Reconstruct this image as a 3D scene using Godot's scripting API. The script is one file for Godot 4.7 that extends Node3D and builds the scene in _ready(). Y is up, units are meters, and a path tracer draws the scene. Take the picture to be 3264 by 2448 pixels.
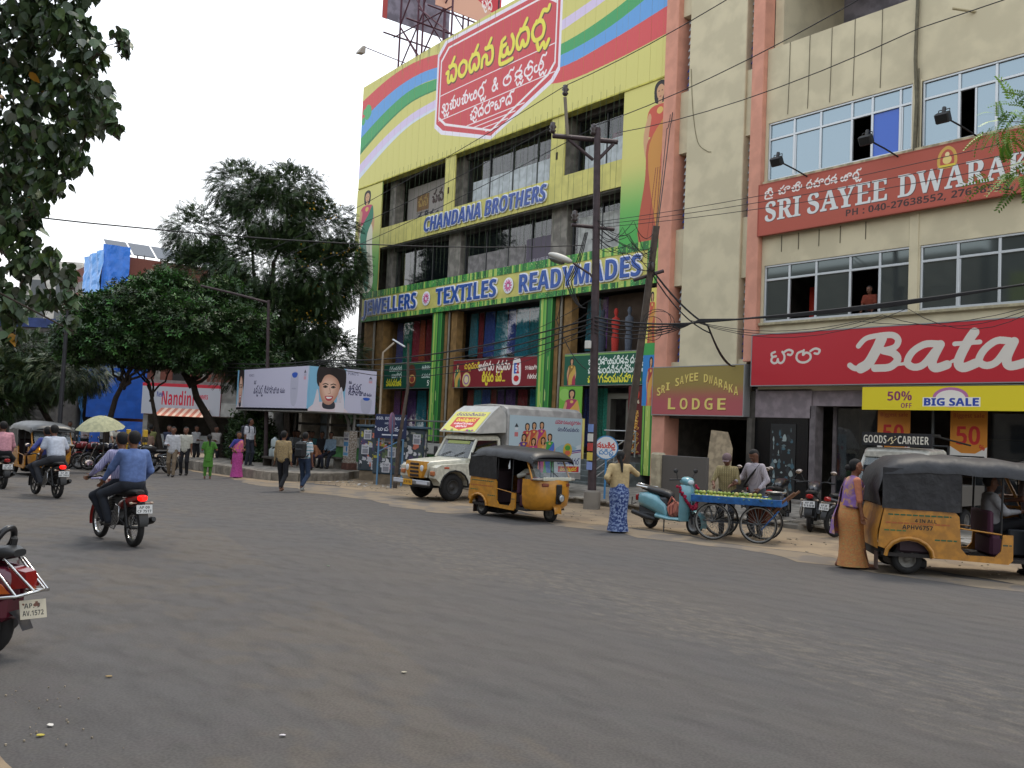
extends Node3D
# street junction with a textile store, a lodge over a shoe shop, traffic, a fruit cart and street trees
var rng := RandomNumberGenerator.new()
var used := {}
var mats := {}
var texs := {}
var tcache := {}
const FZ := -23.5

func gy(x: float, z: float) -> float: return 0.0135 * (0.614 * x - 0.789 * z)
func gp(x: float, z: float, dy := 0.0) -> Vector3: return Vector3(x, gy(x, z) + dy, z)
func V(x: float, y: float, z: float) -> Vector3: return Vector3(x, y, z)
func R(a: float, b: float) -> float: return rng.randf_range(a, b)
func yawb(deg: float) -> Basis: return Basis(Vector3.UP, deg_to_rad(deg))
func numbered(s: String) -> String:
	var k: int = used.get(s, 0); used[s] = k + 1
	return s if k == 0 else "%s_%03d" % [s, k]

class B:
	var v := PackedVector3Array()
	var n := PackedVector3Array()
	var u := PackedVector2Array()
	var c := PackedColorArray()
	var xf := Transform3D()
	var col := Color(1, 1, 1)
	var use_col := false
	func p(a: Vector3, na: Vector3, ua: Vector2) -> void:
		v.append(xf * a); n.append((xf.basis * na).normalized()); u.append(ua)
		if use_col: c.append(col)
	func tri(a: Vector3, b: Vector3, d: Vector3, ua := Vector2(), ub := Vector2(), ud := Vector2()) -> void:
		var m := (b - a).cross(d - a).normalized()
		p(a, m, ua); p(d, m, ud); p(b, m, ub)
	func quad(a: Vector3, b: Vector3, d: Vector3, e: Vector3, r := Rect2(0, 0, 1, 1)) -> void:
		# a b d e run counterclockwise seen from outside, a = lower left of the picture
		var A := Vector2(r.position.x, r.end.y); var Bq := r.end; var D := Vector2(r.end.x, r.position.y); var E := r.position
		tri(a, b, d, A, Bq, D); tri(a, d, e, A, D, E)
	func box(ce: Vector3, s: Vector3, bev := 0.0, bas := Basis()) -> void:
		var h := s * 0.5
		var o := xf
		xf = xf * Transform3D(bas, ce)
		if bev <= 0.0:
			for ax in 3:
				for sg in [-1.0, 1.0]: face(ax, sg, h, h[ax], 0.0)
		else:
			for ax in 3:
				for sg in [-1.0, 1.0]: face(ax, sg, h, h[ax], bev)
			for ax in 3:
				var i := (ax + 1) % 3; var j := (ax + 2) % 3
				for si in [-1.0, 1.0]:
					for sj in [-1.0, 1.0]:
						var q := []
						for w in [[-1.0, 0], [-1.0, 1], [1.0, 1], [1.0, 0]]:
							var pt := Vector3()
							pt[ax] = w[0] * (h[ax] - bev)
							if w[1] == 0: pt[i] = si * h[i]; pt[j] = sj * (h[j] - bev)
							else: pt[i] = si * (h[i] - bev); pt[j] = sj * h[j]
							q.append(pt)
						if (si * sj) > 0: quad(q[0], q[3], q[2], q[1])
						else: quad(q[0], q[1], q[2], q[3])
			for sx in [-1.0, 1.0]:
				for sy in [-1.0, 1.0]:
					for sz in [-1.0, 1.0]:
						var a := Vector3(sx * h.x, sy * (h.y - bev), sz * (h.z - bev)); var b := Vector3(sx * (h.x - bev), sy * h.y, sz * (h.z - bev)); var d := Vector3(sx * (h.x - bev), sy * (h.y - bev), sz * h.z)
						if sx * sy * sz > 0: tri(a, b, d)
						else: tri(a, d, b)
		xf = o
	func face(ax: int, sg: float, h: Vector3, off: float, bev: float) -> void:
		var i := (ax + 1) % 3; var j := (ax + 2) % 3
		var q := []
		for w in [[-1.0, -1.0], [1.0, -1.0], [1.0, 1.0], [-1.0, 1.0]]:
			var pt := Vector3(); pt[ax] = sg * off; pt[i] = w[0] * (h[i] - bev); pt[j] = w[1] * (h[j] - bev); q.append(pt)
		if sg > 0: quad(q[0], q[1], q[2], q[3])
		else: quad(q[0], q[3], q[2], q[1])
	func bx(x0: float, x1: float, y0: float, y1: float, z0: float, z1: float, bev := 0.0) -> void:
		box(Vector3(x0 + x1, y0 + y1, z0 + z1) * 0.5, Vector3(absf(x1 - x0), absf(y1 - y0), absf(z1 - z0)), bev)
	func loft(rings: Array, closed := true, cap := true, flat := false) -> void:
		var m: int = rings.size(); var k: int = rings[0].size(); var e := k if closed else k - 1
		if flat:
			for i in m - 1:
				for j in e:
					var j2 := (j + 1) % k
					quad(rings[i][j], rings[i][j2], rings[i + 1][j2], rings[i + 1][j])
		else:
			var nn := []
			for i in m:
				var a := PackedVector3Array(); a.resize(k); nn.append(a)
			for i in m - 1:
				for j in e:
					var j2 := (j + 1) % k
					var w: Vector3 = (rings[i][j2] - rings[i + 1][j]).cross(rings[i + 1][j2] - rings[i][j])
					nn[i][j] += w; nn[i][j2] += w; nn[i + 1][j] += w; nn[i + 1][j2] += w
			for i in m - 1:
				for j in e:
					var j2 := (j + 1) % k
					var ua := Vector2(float(j) / e, float(i) / (m - 1)); var ub := Vector2(float(j + 1) / e, float(i) / (m - 1)); var ud := Vector2(float(j + 1) / e, float(i + 1) / (m - 1)); var ue := Vector2(float(j) / e, float(i + 1) / (m - 1))
					p(rings[i][j], nn[i][j], ua); p(rings[i + 1][j2], nn[i + 1][j2], ud); p(rings[i][j2], nn[i][j2], ub)
					p(rings[i][j], nn[i][j], ua); p(rings[i + 1][j], nn[i + 1][j], ue); p(rings[i + 1][j2], nn[i + 1][j2], ud)
		if cap and closed:
			for q in [0, m - 1]:
				var ce := Vector3()
				for w in rings[q]: ce += w
				ce /= k
				for j in k:
					if q == 0: tri(ce, rings[q][(j + 1) % k], rings[q][j])
					else: tri(ce, rings[q][j], rings[q][(j + 1) % k])
	func tube(pts: Array, r, sides := 8, cap := true) -> void:
		var m := pts.size(); var rings := []
		var t: Vector3 = (pts[1] - pts[0]).normalized()
		var s := t.cross(Vector3.UP if absf(t.y) < 0.9 else Vector3.RIGHT).normalized()
		for i in m:
			var tt: Vector3 = (pts[mini(i + 1, m - 1)] - pts[maxi(i - 1, 0)]).normalized()
			s = (s - tt * s.dot(tt)).normalized(); var w := tt.cross(s)
			var rr: float = r[i] if r is Array else r
			var ring := PackedVector3Array()
			for j in sides:
				var a := TAU * j / sides
				ring.append(pts[i] + (s * cos(a) + w * sin(a)) * rr)
			rings.append(ring)
		loft(rings, true, cap)
	func bar(a: Vector3, b: Vector3, r := 0.02, sides := 8) -> void: tube([a, b], r, sides)
	func lathe(prof: Array, sides := 20, tr := Transform3D(), flat := false) -> void:
		# profile of Vector2(radius, height), turned about local y
		var rings := []
		for q in prof:
			var ring := PackedVector3Array()
			for j in sides:
				var a := -TAU * j / sides
				ring.append(tr * Vector3(q.x * cos(a), q.y, q.x * sin(a)))
			rings.append(ring)
		loft(rings, true, prof[0] != prof[-1], flat)
	func ell(ce: Vector3, r: Vector3, bas := Basis(), sides := 12, rows := 8) -> void:
		var rings := []
		for i in rows + 1:
			var ph := -PI / 2 + PI * i / rows; var ring := PackedVector3Array()
			for j in sides:
				var a := -TAU * j / sides
				ring.append(ce + bas * Vector3(r.x * cos(ph) * cos(a), r.y * sin(ph), r.z * cos(ph) * sin(a)))
			rings.append(ring)
		loft(rings, true, false)
	func ext(poly: PackedVector2Array, z0: float, z1: float, tr := Transform3D()) -> void:
		# polygon in the xy plane drawn out from z0 to z1
		var q := poly.duplicate()
		if not Geometry2D.is_polygon_clockwise(q): q.reverse()
		q.reverse()
		var ix := Geometry2D.triangulate_polygon(q)
		var o := xf; xf = xf * tr
		for i in range(0, ix.size(), 3):
			var a := q[ix[i]]; var b := q[ix[i + 1]]; var d := q[ix[i + 2]]
			if (b - a).cross(d - a) < 0: var s := b; b = d; d = s
			tri(Vector3(a.x, a.y, z1), Vector3(b.x, b.y, z1), Vector3(d.x, d.y, z1), a, b, d)
			tri(Vector3(a.x, a.y, z0), Vector3(d.x, d.y, z0), Vector3(b.x, b.y, z0), a, d, b)
		for i in q.size():
			var a := q[i]; var b := q[(i + 1) % q.size()]
			if Geometry2D.is_polygon_clockwise(q): quad(Vector3(b.x, b.y, z0), Vector3(a.x, a.y, z0), Vector3(a.x, a.y, z1), Vector3(b.x, b.y, z1))
			else: quad(Vector3(a.x, a.y, z0), Vector3(b.x, b.y, z0), Vector3(b.x, b.y, z1), Vector3(a.x, a.y, z1))
		xf = o
	func wheel_tyre(ce: Vector3, R: float, w: float, sides := 24) -> void:
		# torus about the x axis
		var rings := []
		for i in sides + 1:
			var a := TAU * i / sides; var ring := PackedVector3Array()
			for j in 8:
				var q := TAU * j / 8
				var rr := R - w * 0.5 + cos(q) * w * 0.5
				ring.append(ce + Vector3(sin(q) * w * 0.5, cos(a) * rr, sin(a) * rr))
			rings.append(ring)
		loft(rings, true, false)
	func mesh() -> ArrayMesh:
		var a := []; a.resize(Mesh.ARRAY_MAX)
		a[Mesh.ARRAY_VERTEX] = v; a[Mesh.ARRAY_NORMAL] = n; a[Mesh.ARRAY_TEX_UV] = u
		if use_col: a[Mesh.ARRAY_COLOR] = c
		var m := ArrayMesh.new(); m.add_surface_from_arrays(Mesh.PRIMITIVE_TRIANGLES, a); return m

func put(called: String, m: Mesh, ma: Material, parent: Node = self) -> MeshInstance3D:
	var o := MeshInstance3D.new(); o.mesh = m; o.material_override = ma
	o.name = numbered(called) if parent == self else called
	parent.add_child(o, true)
	return o
func obj(called: String, b: B, ma: Material, parent: Node = self) -> MeshInstance3D: return put(called, b.mesh(), ma, parent)
func tag(o: Node, label: String, cat: String, group := "") -> Node:
	o.set_meta("label", label); o.set_meta("category", cat)
	if group: o.set_meta("group", group)
	return o
func thing(called: String, label: String, cat: String, at := Vector3(), turn := 0.0, group := "") -> Node3D:
	var o := Node3D.new(); o.name = numbered(called); add_child(o)
	o.position = at; o.rotation.y = deg_to_rad(turn); tag(o, label, cat, group)
	return o
func struct(called: String, b: B, ma: Material) -> MeshInstance3D:
	var o := obj(called, b, ma); o.set_meta("kind", "structure"); return o
func dup(o: Node3D, at: Vector3, turn: float, label: String, group := "") -> Node3D:
	var d: Node3D = o.duplicate(); d.name = numbered(String(o.name).rstrip("0123456789").rstrip("_")); add_child(d)
	d.position = at; d.rotation.y = deg_to_rad(turn); d.set_meta("label", label)
	if group: d.set_meta("group", group)
	return d
func recolor(o: Node3D, map: Dictionary) -> void:
	for ch in o.get_children():
		var k := String(ch.name).rstrip("0123456789").rstrip("_")
		if map.has(k) and ch is MeshInstance3D: ch.material_override = map[k]
		recolor(ch, map)

# ---------- textures and materials
func noise_img(kind: String) -> Image:
	var fn := FastNoiseLite.new(); fn.seed = hash(kind) % 1000
	fn.fractal_type = FastNoiseLite.FRACTAL_FBM
	match kind:
		"grime": fn.frequency = 0.008; fn.fractal_octaves = 6
		"grain": fn.frequency = 0.16; fn.fractal_octaves = 3
		"cloth": fn.frequency = 0.012; fn.fractal_octaves = 3
		"bark": fn.frequency = 0.03; fn.fractal_octaves = 5
		"spots": fn.frequency = 0.02; fn.fractal_octaves = 3
	return fn.get_seamless_image(512 if kind != "grain" else 256, 512 if kind != "grain" else 256)
func tex(key: String) -> Texture2D:
	if texs.has(key): return texs[key]
	var parts := key.split(":"); var im := noise_img(parts[0])
	im.convert(Image.FORMAT_L8)
	if parts.size() > 1 and parts[1] == "n":
		im.convert(Image.FORMAT_RGBA8); im.bump_map_to_normal_map(float(parts[2]))
	else:
		# lo..hi brightness of the multiplying texture
		var lo := lerpf(1.0, float(parts[1]), 0.55) if parts.size() > 1 else 0.7
		var d := im.get_data(); var lut := PackedByteArray()
		for i in 256: lut.append(int(255.0 * (lo + (1.0 - lo) * smoothstep(0.2, 0.75, i / 255.0))))
		for i in d.size(): d[i] = lut[d[i]]
		im = Image.create_from_data(im.get_width(), im.get_height(), false, Image.FORMAT_L8, d); im.convert(Image.FORMAT_RGB8)
	im.generate_mipmaps()
	texs[key] = ImageTexture.create_from_image(im); return texs[key]
func M(hex: String, rough := 0.8, metal := 0.0, gr := 0.0, sc := 0.5, bump := "", local := true) -> StandardMaterial3D:
	var key := "%s|%s|%s|%s|%s|%s|%s" % [hex, rough, metal, gr, sc, bump, local]
	if mats.has(key): return mats[key]
	var m := StandardMaterial3D.new()
	m.albedo_color = Color(hex); m.roughness = rough; m.metallic = metal
	if gr > 0.0: m.albedo_texture = tex("grime:%.2f" % (1.0 - gr))
	if bump != "":
		m.normal_enabled = true; m.normal_texture = tex(bump); m.normal_scale = 1.0
	if gr > 0.0 or bump != "":
		m.uv1_triplanar = true; m.uv1_world_triplanar = not local; m.uv1_scale = Vector3.ONE * sc
	mats[key] = m; return m
func W(hex: String, gr := 0.25, sc := 0.3, rough := 0.9) -> StandardMaterial3D: return M(hex, rough, 0.0, gr, sc, "", false)
func cloth(hex: String, gr := 0.18, sc := 2.2) -> StandardMaterial3D:
	return M(hex, 0.9, 0.0, gr, sc, "cloth:n:2")
func glossy(hex: String, gr := 0.15, rough := 0.35) -> StandardMaterial3D:
	var m := M(hex, rough, 0.0, gr, 1.3); m.clearcoat_enabled = true; m.clearcoat = 0.5; m.clearcoat_roughness = 0.25; return m
func glass(hex := "#20282c", a := 0.35) -> StandardMaterial3D:
	var key := "glass" + hex + str(a)
	if mats.has(key): return mats[key]
	var m := StandardMaterial3D.new(); m.albedo_color = Color(Color(hex), a); m.transparency = BaseMaterial3D.TRANSPARENCY_ALPHA; m.roughness = 0.03; m.metallic_specular = 0.6
	mats[key] = m; return m
func glow(hex: String, e: float) -> StandardMaterial3D:
	var key := "glow" + hex
	if mats.has(key): return mats[key]
	var m := StandardMaterial3D.new(); m.albedo_color = Color(hex); m.emission_enabled = true; m.emission = Color(hex); m.emission_energy_multiplier = e; m.roughness = 0.3
	mats[key] = m; return m
func print_mat(c: Cv, rough := 0.6) -> StandardMaterial3D:
	var m := StandardMaterial3D.new(); c.im.generate_mipmaps(); m.albedo_texture = ImageTexture.create_from_image(c.im); m.roughness = rough; return m
func duo(hexa: String, hexb: String, kind := "spots", sc := 1.5, lo := 0.42, hi := 0.58, rough := 0.9, hexc := "") -> StandardMaterial3D:
	# two or three dye or stain colours mixed in patches
	var key := "duo%s%s%s%s%s%s" % [hexa, hexb, hexc, kind, sc, lo]
	if mats.has(key): return mats[key]
	var im := noise_img(kind); im.convert(Image.FORMAT_L8); im.resize(256, 256)
	var d := im.get_data(); var o := PackedByteArray(); o.resize(d.size() * 3)
	var a := Color(hexa); var b := Color(hexb)
	for i in d.size():
		var t := smoothstep(lo, hi, d[i] / 255.0); var q := a.lerp(b, t)
		if hexc != "": q = q.lerp(Color(hexc), smoothstep(0.55, 0.62, d[(i * 7 + 9000) % d.size()] / 255.0) if false else smoothstep(hi + 0.04, hi + 0.1, d[i] / 255.0))
		o[i * 3] = int(q.r * 255); o[i * 3 + 1] = int(q.g * 255); o[i * 3 + 2] = int(q.b * 255)
	im = Image.create_from_data(256, 256, false, Image.FORMAT_RGB8, o); im.generate_mipmaps()
	var m := StandardMaterial3D.new(); m.albedo_texture = ImageTexture.create_from_image(im); m.uv1_triplanar = true; m.uv1_scale = Vector3.ONE * sc; m.roughness = rough
	mats[key] = m; return m
func stripes(hexa: String, hexb: String, per: float, duty := 0.35, cross := "", ) -> StandardMaterial3D:
	var key := "str%s%s%s%s" % [hexa, hexb, per, cross]
	if mats.has(key): return mats[key]
	var im := Image.create(64, 64, false, Image.FORMAT_RGB8); im.fill(Color(hexa))
	im.fill_rect(Rect2i(0, 0, int(64 * duty), 64), Color(hexb))
	if cross != "": im.fill_rect(Rect2i(0, 0, 64, 14), Color(cross))
	im.generate_mipmaps()
	var m := StandardMaterial3D.new(); m.albedo_texture = ImageTexture.create_from_image(im); m.uv1_triplanar = true; m.uv1_scale = Vector3.ONE / per; m.roughness = 0.9
	mats[key] = m; return m

# ---------- flat print: polygons, strokes and lettering drawn into an image
class Cv:
	var im: Image
	var w: int
	var h: int
	func _init(ww: int, hh: int, c: Color) -> void:
		w = ww; h = hh; im = Image.create(w, h, false, Image.FORMAT_RGB8); im.fill(c)
	func rect(x: float, y: float, ww: float, hh: float, c: Color) -> void: im.fill_rect(Rect2i(int(x), int(y), maxi(1, int(ww)), maxi(1, int(hh))), c)
	func poly(pts: PackedVector2Array, c: Color) -> void:
		var y0 := INF; var y1 := -INF
		for q in pts: y0 = minf(y0, q.y); y1 = maxf(y1, q.y)
		for y in range(maxi(0, int(floor(y0))), mini(h - 1, int(ceil(y1))) + 1):
			var yy := y + 0.5; var xs := []
			for i in pts.size():
				var a := pts[i]; var b := pts[(i + 1) % pts.size()]
				if (a.y <= yy) != (b.y <= yy): xs.append(a.x + (yy - a.y) / (b.y - a.y) * (b.x - a.x))
			xs.sort()
			for i in range(0, xs.size() - 1, 2):
				var x0 := int(round(xs[i])); var x1 := int(round(xs[i + 1]))
				if x1 > x0: im.fill_rect(Rect2i(x0, y, x1 - x0, 1), c)
	func disc(x: float, y: float, rx: float, ry: float, c: Color) -> void:
		var q := PackedVector2Array()
		for i in 28: q.append(Vector2(x + rx * cos(TAU * i / 28), y + ry * sin(TAU * i / 28)))
		poly(q, c)
	func line(pts: Array, wd: float, c: Color) -> void:
		for i in pts.size() - 1:
			var a: Vector2 = pts[i]; var b: Vector2 = pts[i + 1]
			if a.distance_to(b) < 0.01: continue
			var s := (b - a).normalized().orthogonal() * wd * 0.5
			poly(PackedVector2Array([a + s, b + s, b - s, a - s]), c)
		if wd > 2.5:
			for q in pts: disc(q.x, q.y, wd * 0.5, wd * 0.5, c)
	func blob(f: Array, x: float, y: float, sx: float, sy: float, c: Color) -> void:
		# closed smooth outline given as flat numbers
		var pts := []
		for i in range(0, f.size(), 2): pts.append(Vector2(x + f[i] * sx, y + f[i + 1] * sy))
		var o := PackedVector2Array(); var m := pts.size()
		for i in m:
			for k in 5: o.append(pts[i].cubic_interpolate(pts[(i + 1) % m], pts[(i - 1 + m) % m], pts[(i + 2) % m], k / 5.0))
		poly(o, c)

func soften(c: Cv) -> void:
	c.im.resize(c.w / 2, c.h / 2, Image.INTERPOLATE_LANCZOS); c.im.resize(c.w, c.h, Image.INTERPOLATE_CUBIC)
func smooth(pts: Array, k := 6) -> Array:
	var o := []; var m := pts.size()
	for i in m - 1:
		for j in k: o.append(pts[i].cubic_interpolate(pts[i + 1], pts[maxi(i - 1, 0)], pts[mini(i + 2, m - 1)], float(j) / k))
	o.append(pts[m - 1]); return o

func text_tris(s: String, font: String, depth := 0.0) -> Dictionary:
	# triangles of a line of type, cap height scaled to 1, starting at x = 0
	var key := s + font + str(depth)
	if tcache.has(key): return tcache[key]
	var f := SystemFont.new(); f.font_names = PackedStringArray([font.trim_suffix(" Bold")])
	if font.ends_with("Bold"): f.font_weight = 700
	var t := TextMesh.new(); t.text = s; t.font = f; t.font_size = 64; t.pixel_size = 1.0; t.depth = depth * 46.0; t.curve_step = 2.0; t.horizontal_alignment = HORIZONTAL_ALIGNMENT_LEFT
	var ref := TextMesh.new(); ref.text = "H"; ref.font = f; ref.font_size = 64; ref.pixel_size = 1.0; ref.depth = 0.0; ref.horizontal_alignment = HORIZONTAL_ALIGNMENT_LEFT
	var rb := ref.get_aabb()
	var o := PackedVector3Array(); var nn := PackedVector3Array()
	for si in t.get_surface_count():
		var a := t.surface_get_arrays(si); var vv: PackedVector3Array = a[Mesh.ARRAY_VERTEX]; var ii: PackedInt32Array = a[Mesh.ARRAY_INDEX]; var nv: PackedVector3Array = a[Mesh.ARRAY_NORMAL]
		for i in ii: o.append(vv[i]); nn.append(nv[i])
	var k := 1.0 / rb.size.y; var mx := 0.0; var mn := INF
	for i in o.size(): mn = minf(mn, o[i].x)
	for i in o.size(): o[i] = Vector3(o[i].x - mn, o[i].y - rb.position.y, o[i].z) * k; mx = maxf(mx, o[i].x)
	tcache[key] = {"v": o, "n": nn, "w": mx}; return tcache[key]
func ctext(c: Cv, s: String, x: float, y: float, hgt: float, wid: float, col: Color, font := "Droid Sans Bold", slant := 0.0, thick := 0.0) -> void:
	# baseline y, cap height hgt, squeezed to width wid (0 keeps the natural width)
	var d := text_tris(s, font); var k: float = wid / d.w if wid > 0 else hgt
	var offs := [Vector2()]
	if thick > 0:
		for i in 8: offs.append(Vector2(cos(TAU * i / 8), sin(TAU * i / 8)) * thick)
	for of in offs:
		for i in range(0, d.v.size(), 3):
			var q := PackedVector2Array()
			for j in 3: q.append(Vector2(x + d.v[i + j].x * k + slant * d.v[i + j].y * hgt, y - d.v[i + j].y * hgt) + of)
			c.poly(q, col)
func btext(b: B, s: String, tr: Transform3D, hgt: float, wid: float, depth: float, font := "Droid Sans Bold", slant := 0.0, off := Vector2()) -> void:
	var d := text_tris(s, font, 0.2); var k: float = wid / d.w if wid > 0 else hgt
	for i in d.v.size():
		var q: Vector3 = d.v[i]
		b.v.append(tr * Vector3(q.x * k + slant * q.y * hgt + off.x, q.y * hgt + off.y, q.z / 0.2 * depth)); b.n.append((tr.basis * d.n[i]).normalized()); b.u.append(Vector2())

# ---------- letter shapes of the local script as pen strokes on a 10-unit body
const TICK := [[3.2, 9.4, 4.6, 9.0, 7.4, 13.0]]
const GL := {
	"da": [10, [[6.2, 9, 3, 8.4, 1, 5, 2, 1, 3.8, 0.6, 5, 3.4, 6.4, 0.6, 8.4, 1.4, 9, 5, 7.6, 8.4, 5, 9]], true],
	"cha": [10.5, [[1, 6.2, 2.6, 6.4, 2.4, 2.4, 3.2, 0.6, 4.8, 1.2, 5.4, 3.4, 6.4, 0.8, 8.6, 0.8, 9.6, 4.6, 8.6, 8, 6.2, 9, 4, 8.4]], true],
	"na": [10, [[0.8, 0.2, 1, 4, 3, 5.6, 4.6, 4, 4.6, 1.2, 6.4, 0.2, 8.6, 1.2, 9.2, 5, 8, 8.6, 5, 8.8]], true],
	"am": [8, [[4, 8.6, 1.2, 6.8, 0.9, 3, 3, 0.6, 5.4, 0.8, 7.2, 3.2, 6.8, 6.8, 4, 8.6]], false],
	"ba": [10, [[3.2, 9.2, 1, 8, 1.6, 5.6, 4, 5.8, 1.6, 5, 1, 2.2, 2.6, 0.4, 4.6, 1, 5.2, 3.6, 5.8, 1, 7.6, 0.4, 9.2, 2.4, 9.4, 6, 8, 9]], false],
	"ra": [9, [[5, 9, 2, 8, 0.8, 4.6, 2.4, 1, 5, 0.4, 7.6, 1.4, 8.4, 5, 7, 8.2, 5, 9]], true],
	"la": [11, [[3, 6.4, 1, 5.6, 1, 2, 3, 0.4, 5, 2, 5.6, 5.6, 5.8, 2, 7.6, 0.4, 10, 2.2, 10, 6, 8, 8.6, 6.4, 7, 8, 6]], false],
	"ka": [10, [[1, 1, 3.6, 3.4, 7, 3.2, 9, 1.8, 7.4, 0.2, 5, 3, 1.4, 4.6, 1.2, 7.4, 4, 8.8, 7.8, 7.6, 8.2, 5.2, 5.4, 4]], true],
	"sa": [10, [[0.8, 6.4, 2.8, 5.4, 1.6, 1.6, 3.4, 0.4, 4.8, 3, 6, 0.6, 8.4, 0.8, 9.2, 4.4, 7.6, 7.2]], true],
	"ta": [10.5, [[4.4, 8.8, 1.6, 7.4, 1, 3.4, 3.2, 0.6, 7, 0.4, 9.6, 3, 9.2, 6.4, 6.8, 7.6, 5, 6, 5.4, 9.6]], false],
	"ya": [13, [[1, 6, 3, 6.4, 2, 2, 3.6, 0.4, 5.4, 2, 6, 6.6, 6.2, 2, 8, 0.4, 10, 2, 10, 6.4, 7.6, 8.4, 4.4, 8.2], [10, 4, 12.4, 4.6, 12.6, 8]], true],
	"ja": [12, [[0.8, 2.2, 2.6, 0.4, 4.4, 2, 3.4, 5, 1.6, 7, 3.4, 8.8, 5.6, 7.4, 5.4, 4.4, 7, 0.8, 9.2, 0.6, 11, 3.6, 10, 7.4, 7.6, 8.2]], false],
	"ha": [12, [[1, 6, 2.8, 6.2, 2, 1.6, 4, 0.4, 5.6, 3, 7, 0.6, 9.4, 1.2, 9.8, 5.6, 7.6, 8], [9.8, 4.6, 11.6, 6, 11.4, 9.4]], true],
	"sha": [11, [[1, 0.6, 2.4, 4, 1, 7, 3.4, 8.8, 5.4, 6.6, 3.4, 4.6, 6, 4, 8.6, 0.6, 10.4, 4, 9, 8.4]], true],
	"tha": [10, [[1, 3, 3, 0.4, 5, 2.6, 7.2, 0.4, 9.4, 3, 8.4, 6, 4.6, 6.6, 2, 8]], true],
	"va": [11, [[1, 6, 2.8, 6, 1.8, 1.8, 3.6, 0.4, 5.2, 2.6, 6.8, 0.4, 9.6, 1.2, 10, 5.4, 8, 8.4, 5, 8]], true],
	"ga": [10, [[1, 0.4, 1.6, 5.6, 5, 8.8, 8.4, 5.6, 9, 0.4]], true],
	"ma": [13, [[1, 6, 2.8, 6, 1.8, 1.8, 3.6, 0.4, 5.2, 2.6, 6.8, 0.4, 9, 1.2, 9.4, 5, 7.6, 8], [9.4, 3, 11.4, 2.4, 12.4, 6]], true],
	"pa": [10, [[1, 6, 2.8, 6, 1.8, 1.8, 3.6, 0.4, 5.2, 2.6, 6.8, 0.4, 9.2, 1.2, 9.4, 6, 7.4, 8.4]], true],
	"e": [11, [[0.8, 3.4, 3, 0.4, 5.2, 3, 4, 7.4, 6.2, 8.8, 7.2, 5, 6.8, 1.4, 8.6, 0.4, 10.4, 3]], false],
	"aa_": [13, [[1, 7, 3.4, 8.4, 4, 5, 1.6, 3, 3.6, 0.4, 6.4, 2, 6.8, 7.6, 9.2, 8.6, 11.6, 5.4, 9.6, 0.6, 7.4, 2.4]], false],
	"aa": [5, [[-1.6, 8.6, 1.2, 10.4, 4, 9, 3, 6.4, 1, 6.8]], false],
	"i": [0, [[-6, 9, -7, 12, -4.4, 13.6, -2.6, 11.2, -4.6, 9.6]], false],
	"h": [2, [[-4.4, 9, -2.4, 13, 0.6, 12.2, 1.6, 14]], false],
	"ai": [0, [[-7, 10, -4.4, 13, -1.6, 10.6], [-7, -1, -4, -4.6, -1.6, -2.4]], false],
	"u": [4, [[-1, 2.4, 1.4, 0.6, 3, 3.4, 2.4, 8]], false],
	"sub": [0, [[-8, -1.2, -6.6, -4.6, -4, -2.2, -2.6, -5, -0.6, -2]], false],
	"rasub": [0, [[-10, 6, -10.6, -1.6, -8, -3.2, -1.6, -2.8]], false],
	" ": [6, [], false],
	"amp": [12, [[10, 0.4, 4, 7, 4.4, 9.6, 6.6, 9.6, 6.4, 7, 1.6, 3.6, 2.4, 0.6, 6, 0.4, 9.6, 4.6]], false],
	"dot": [3, [[1, 0.4, 1.6, 0.8]], false],
}
func glyphs(s: String) -> Dictionary:
	var x := 0.0; var out := []
	for k in s.split("."):
		if not GL.has(k): continue
		var g = GL[k]
		var st = g[1].duplicate()
		if g[2]: st = st + TICK
		for f in st:
			var pts := []
			for i in range(0, f.size(), 2): pts.append(Vector2(x + f[i], f[i + 1]))
			out.append(smooth(pts, 4))
		x += g[0] + (0.6 if g[0] > 0 else 0.0)
	return {"s": out, "w": x}
func cglyph(c: Cv, s: String, x: float, y: float, hgt: float, wid: float, th: float, col: Color) -> void:
	# y is the baseline, hgt the body height
	var g := glyphs(s); var kx: float = wid / g.w; var ky := hgt / 10.0
	for st in g.s:
		var pts := []
		for q in st: pts.append(Vector2(x + q.x * kx, y - q.y * ky))
		c.line(pts, th, col)
var cam: Camera3D
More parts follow.
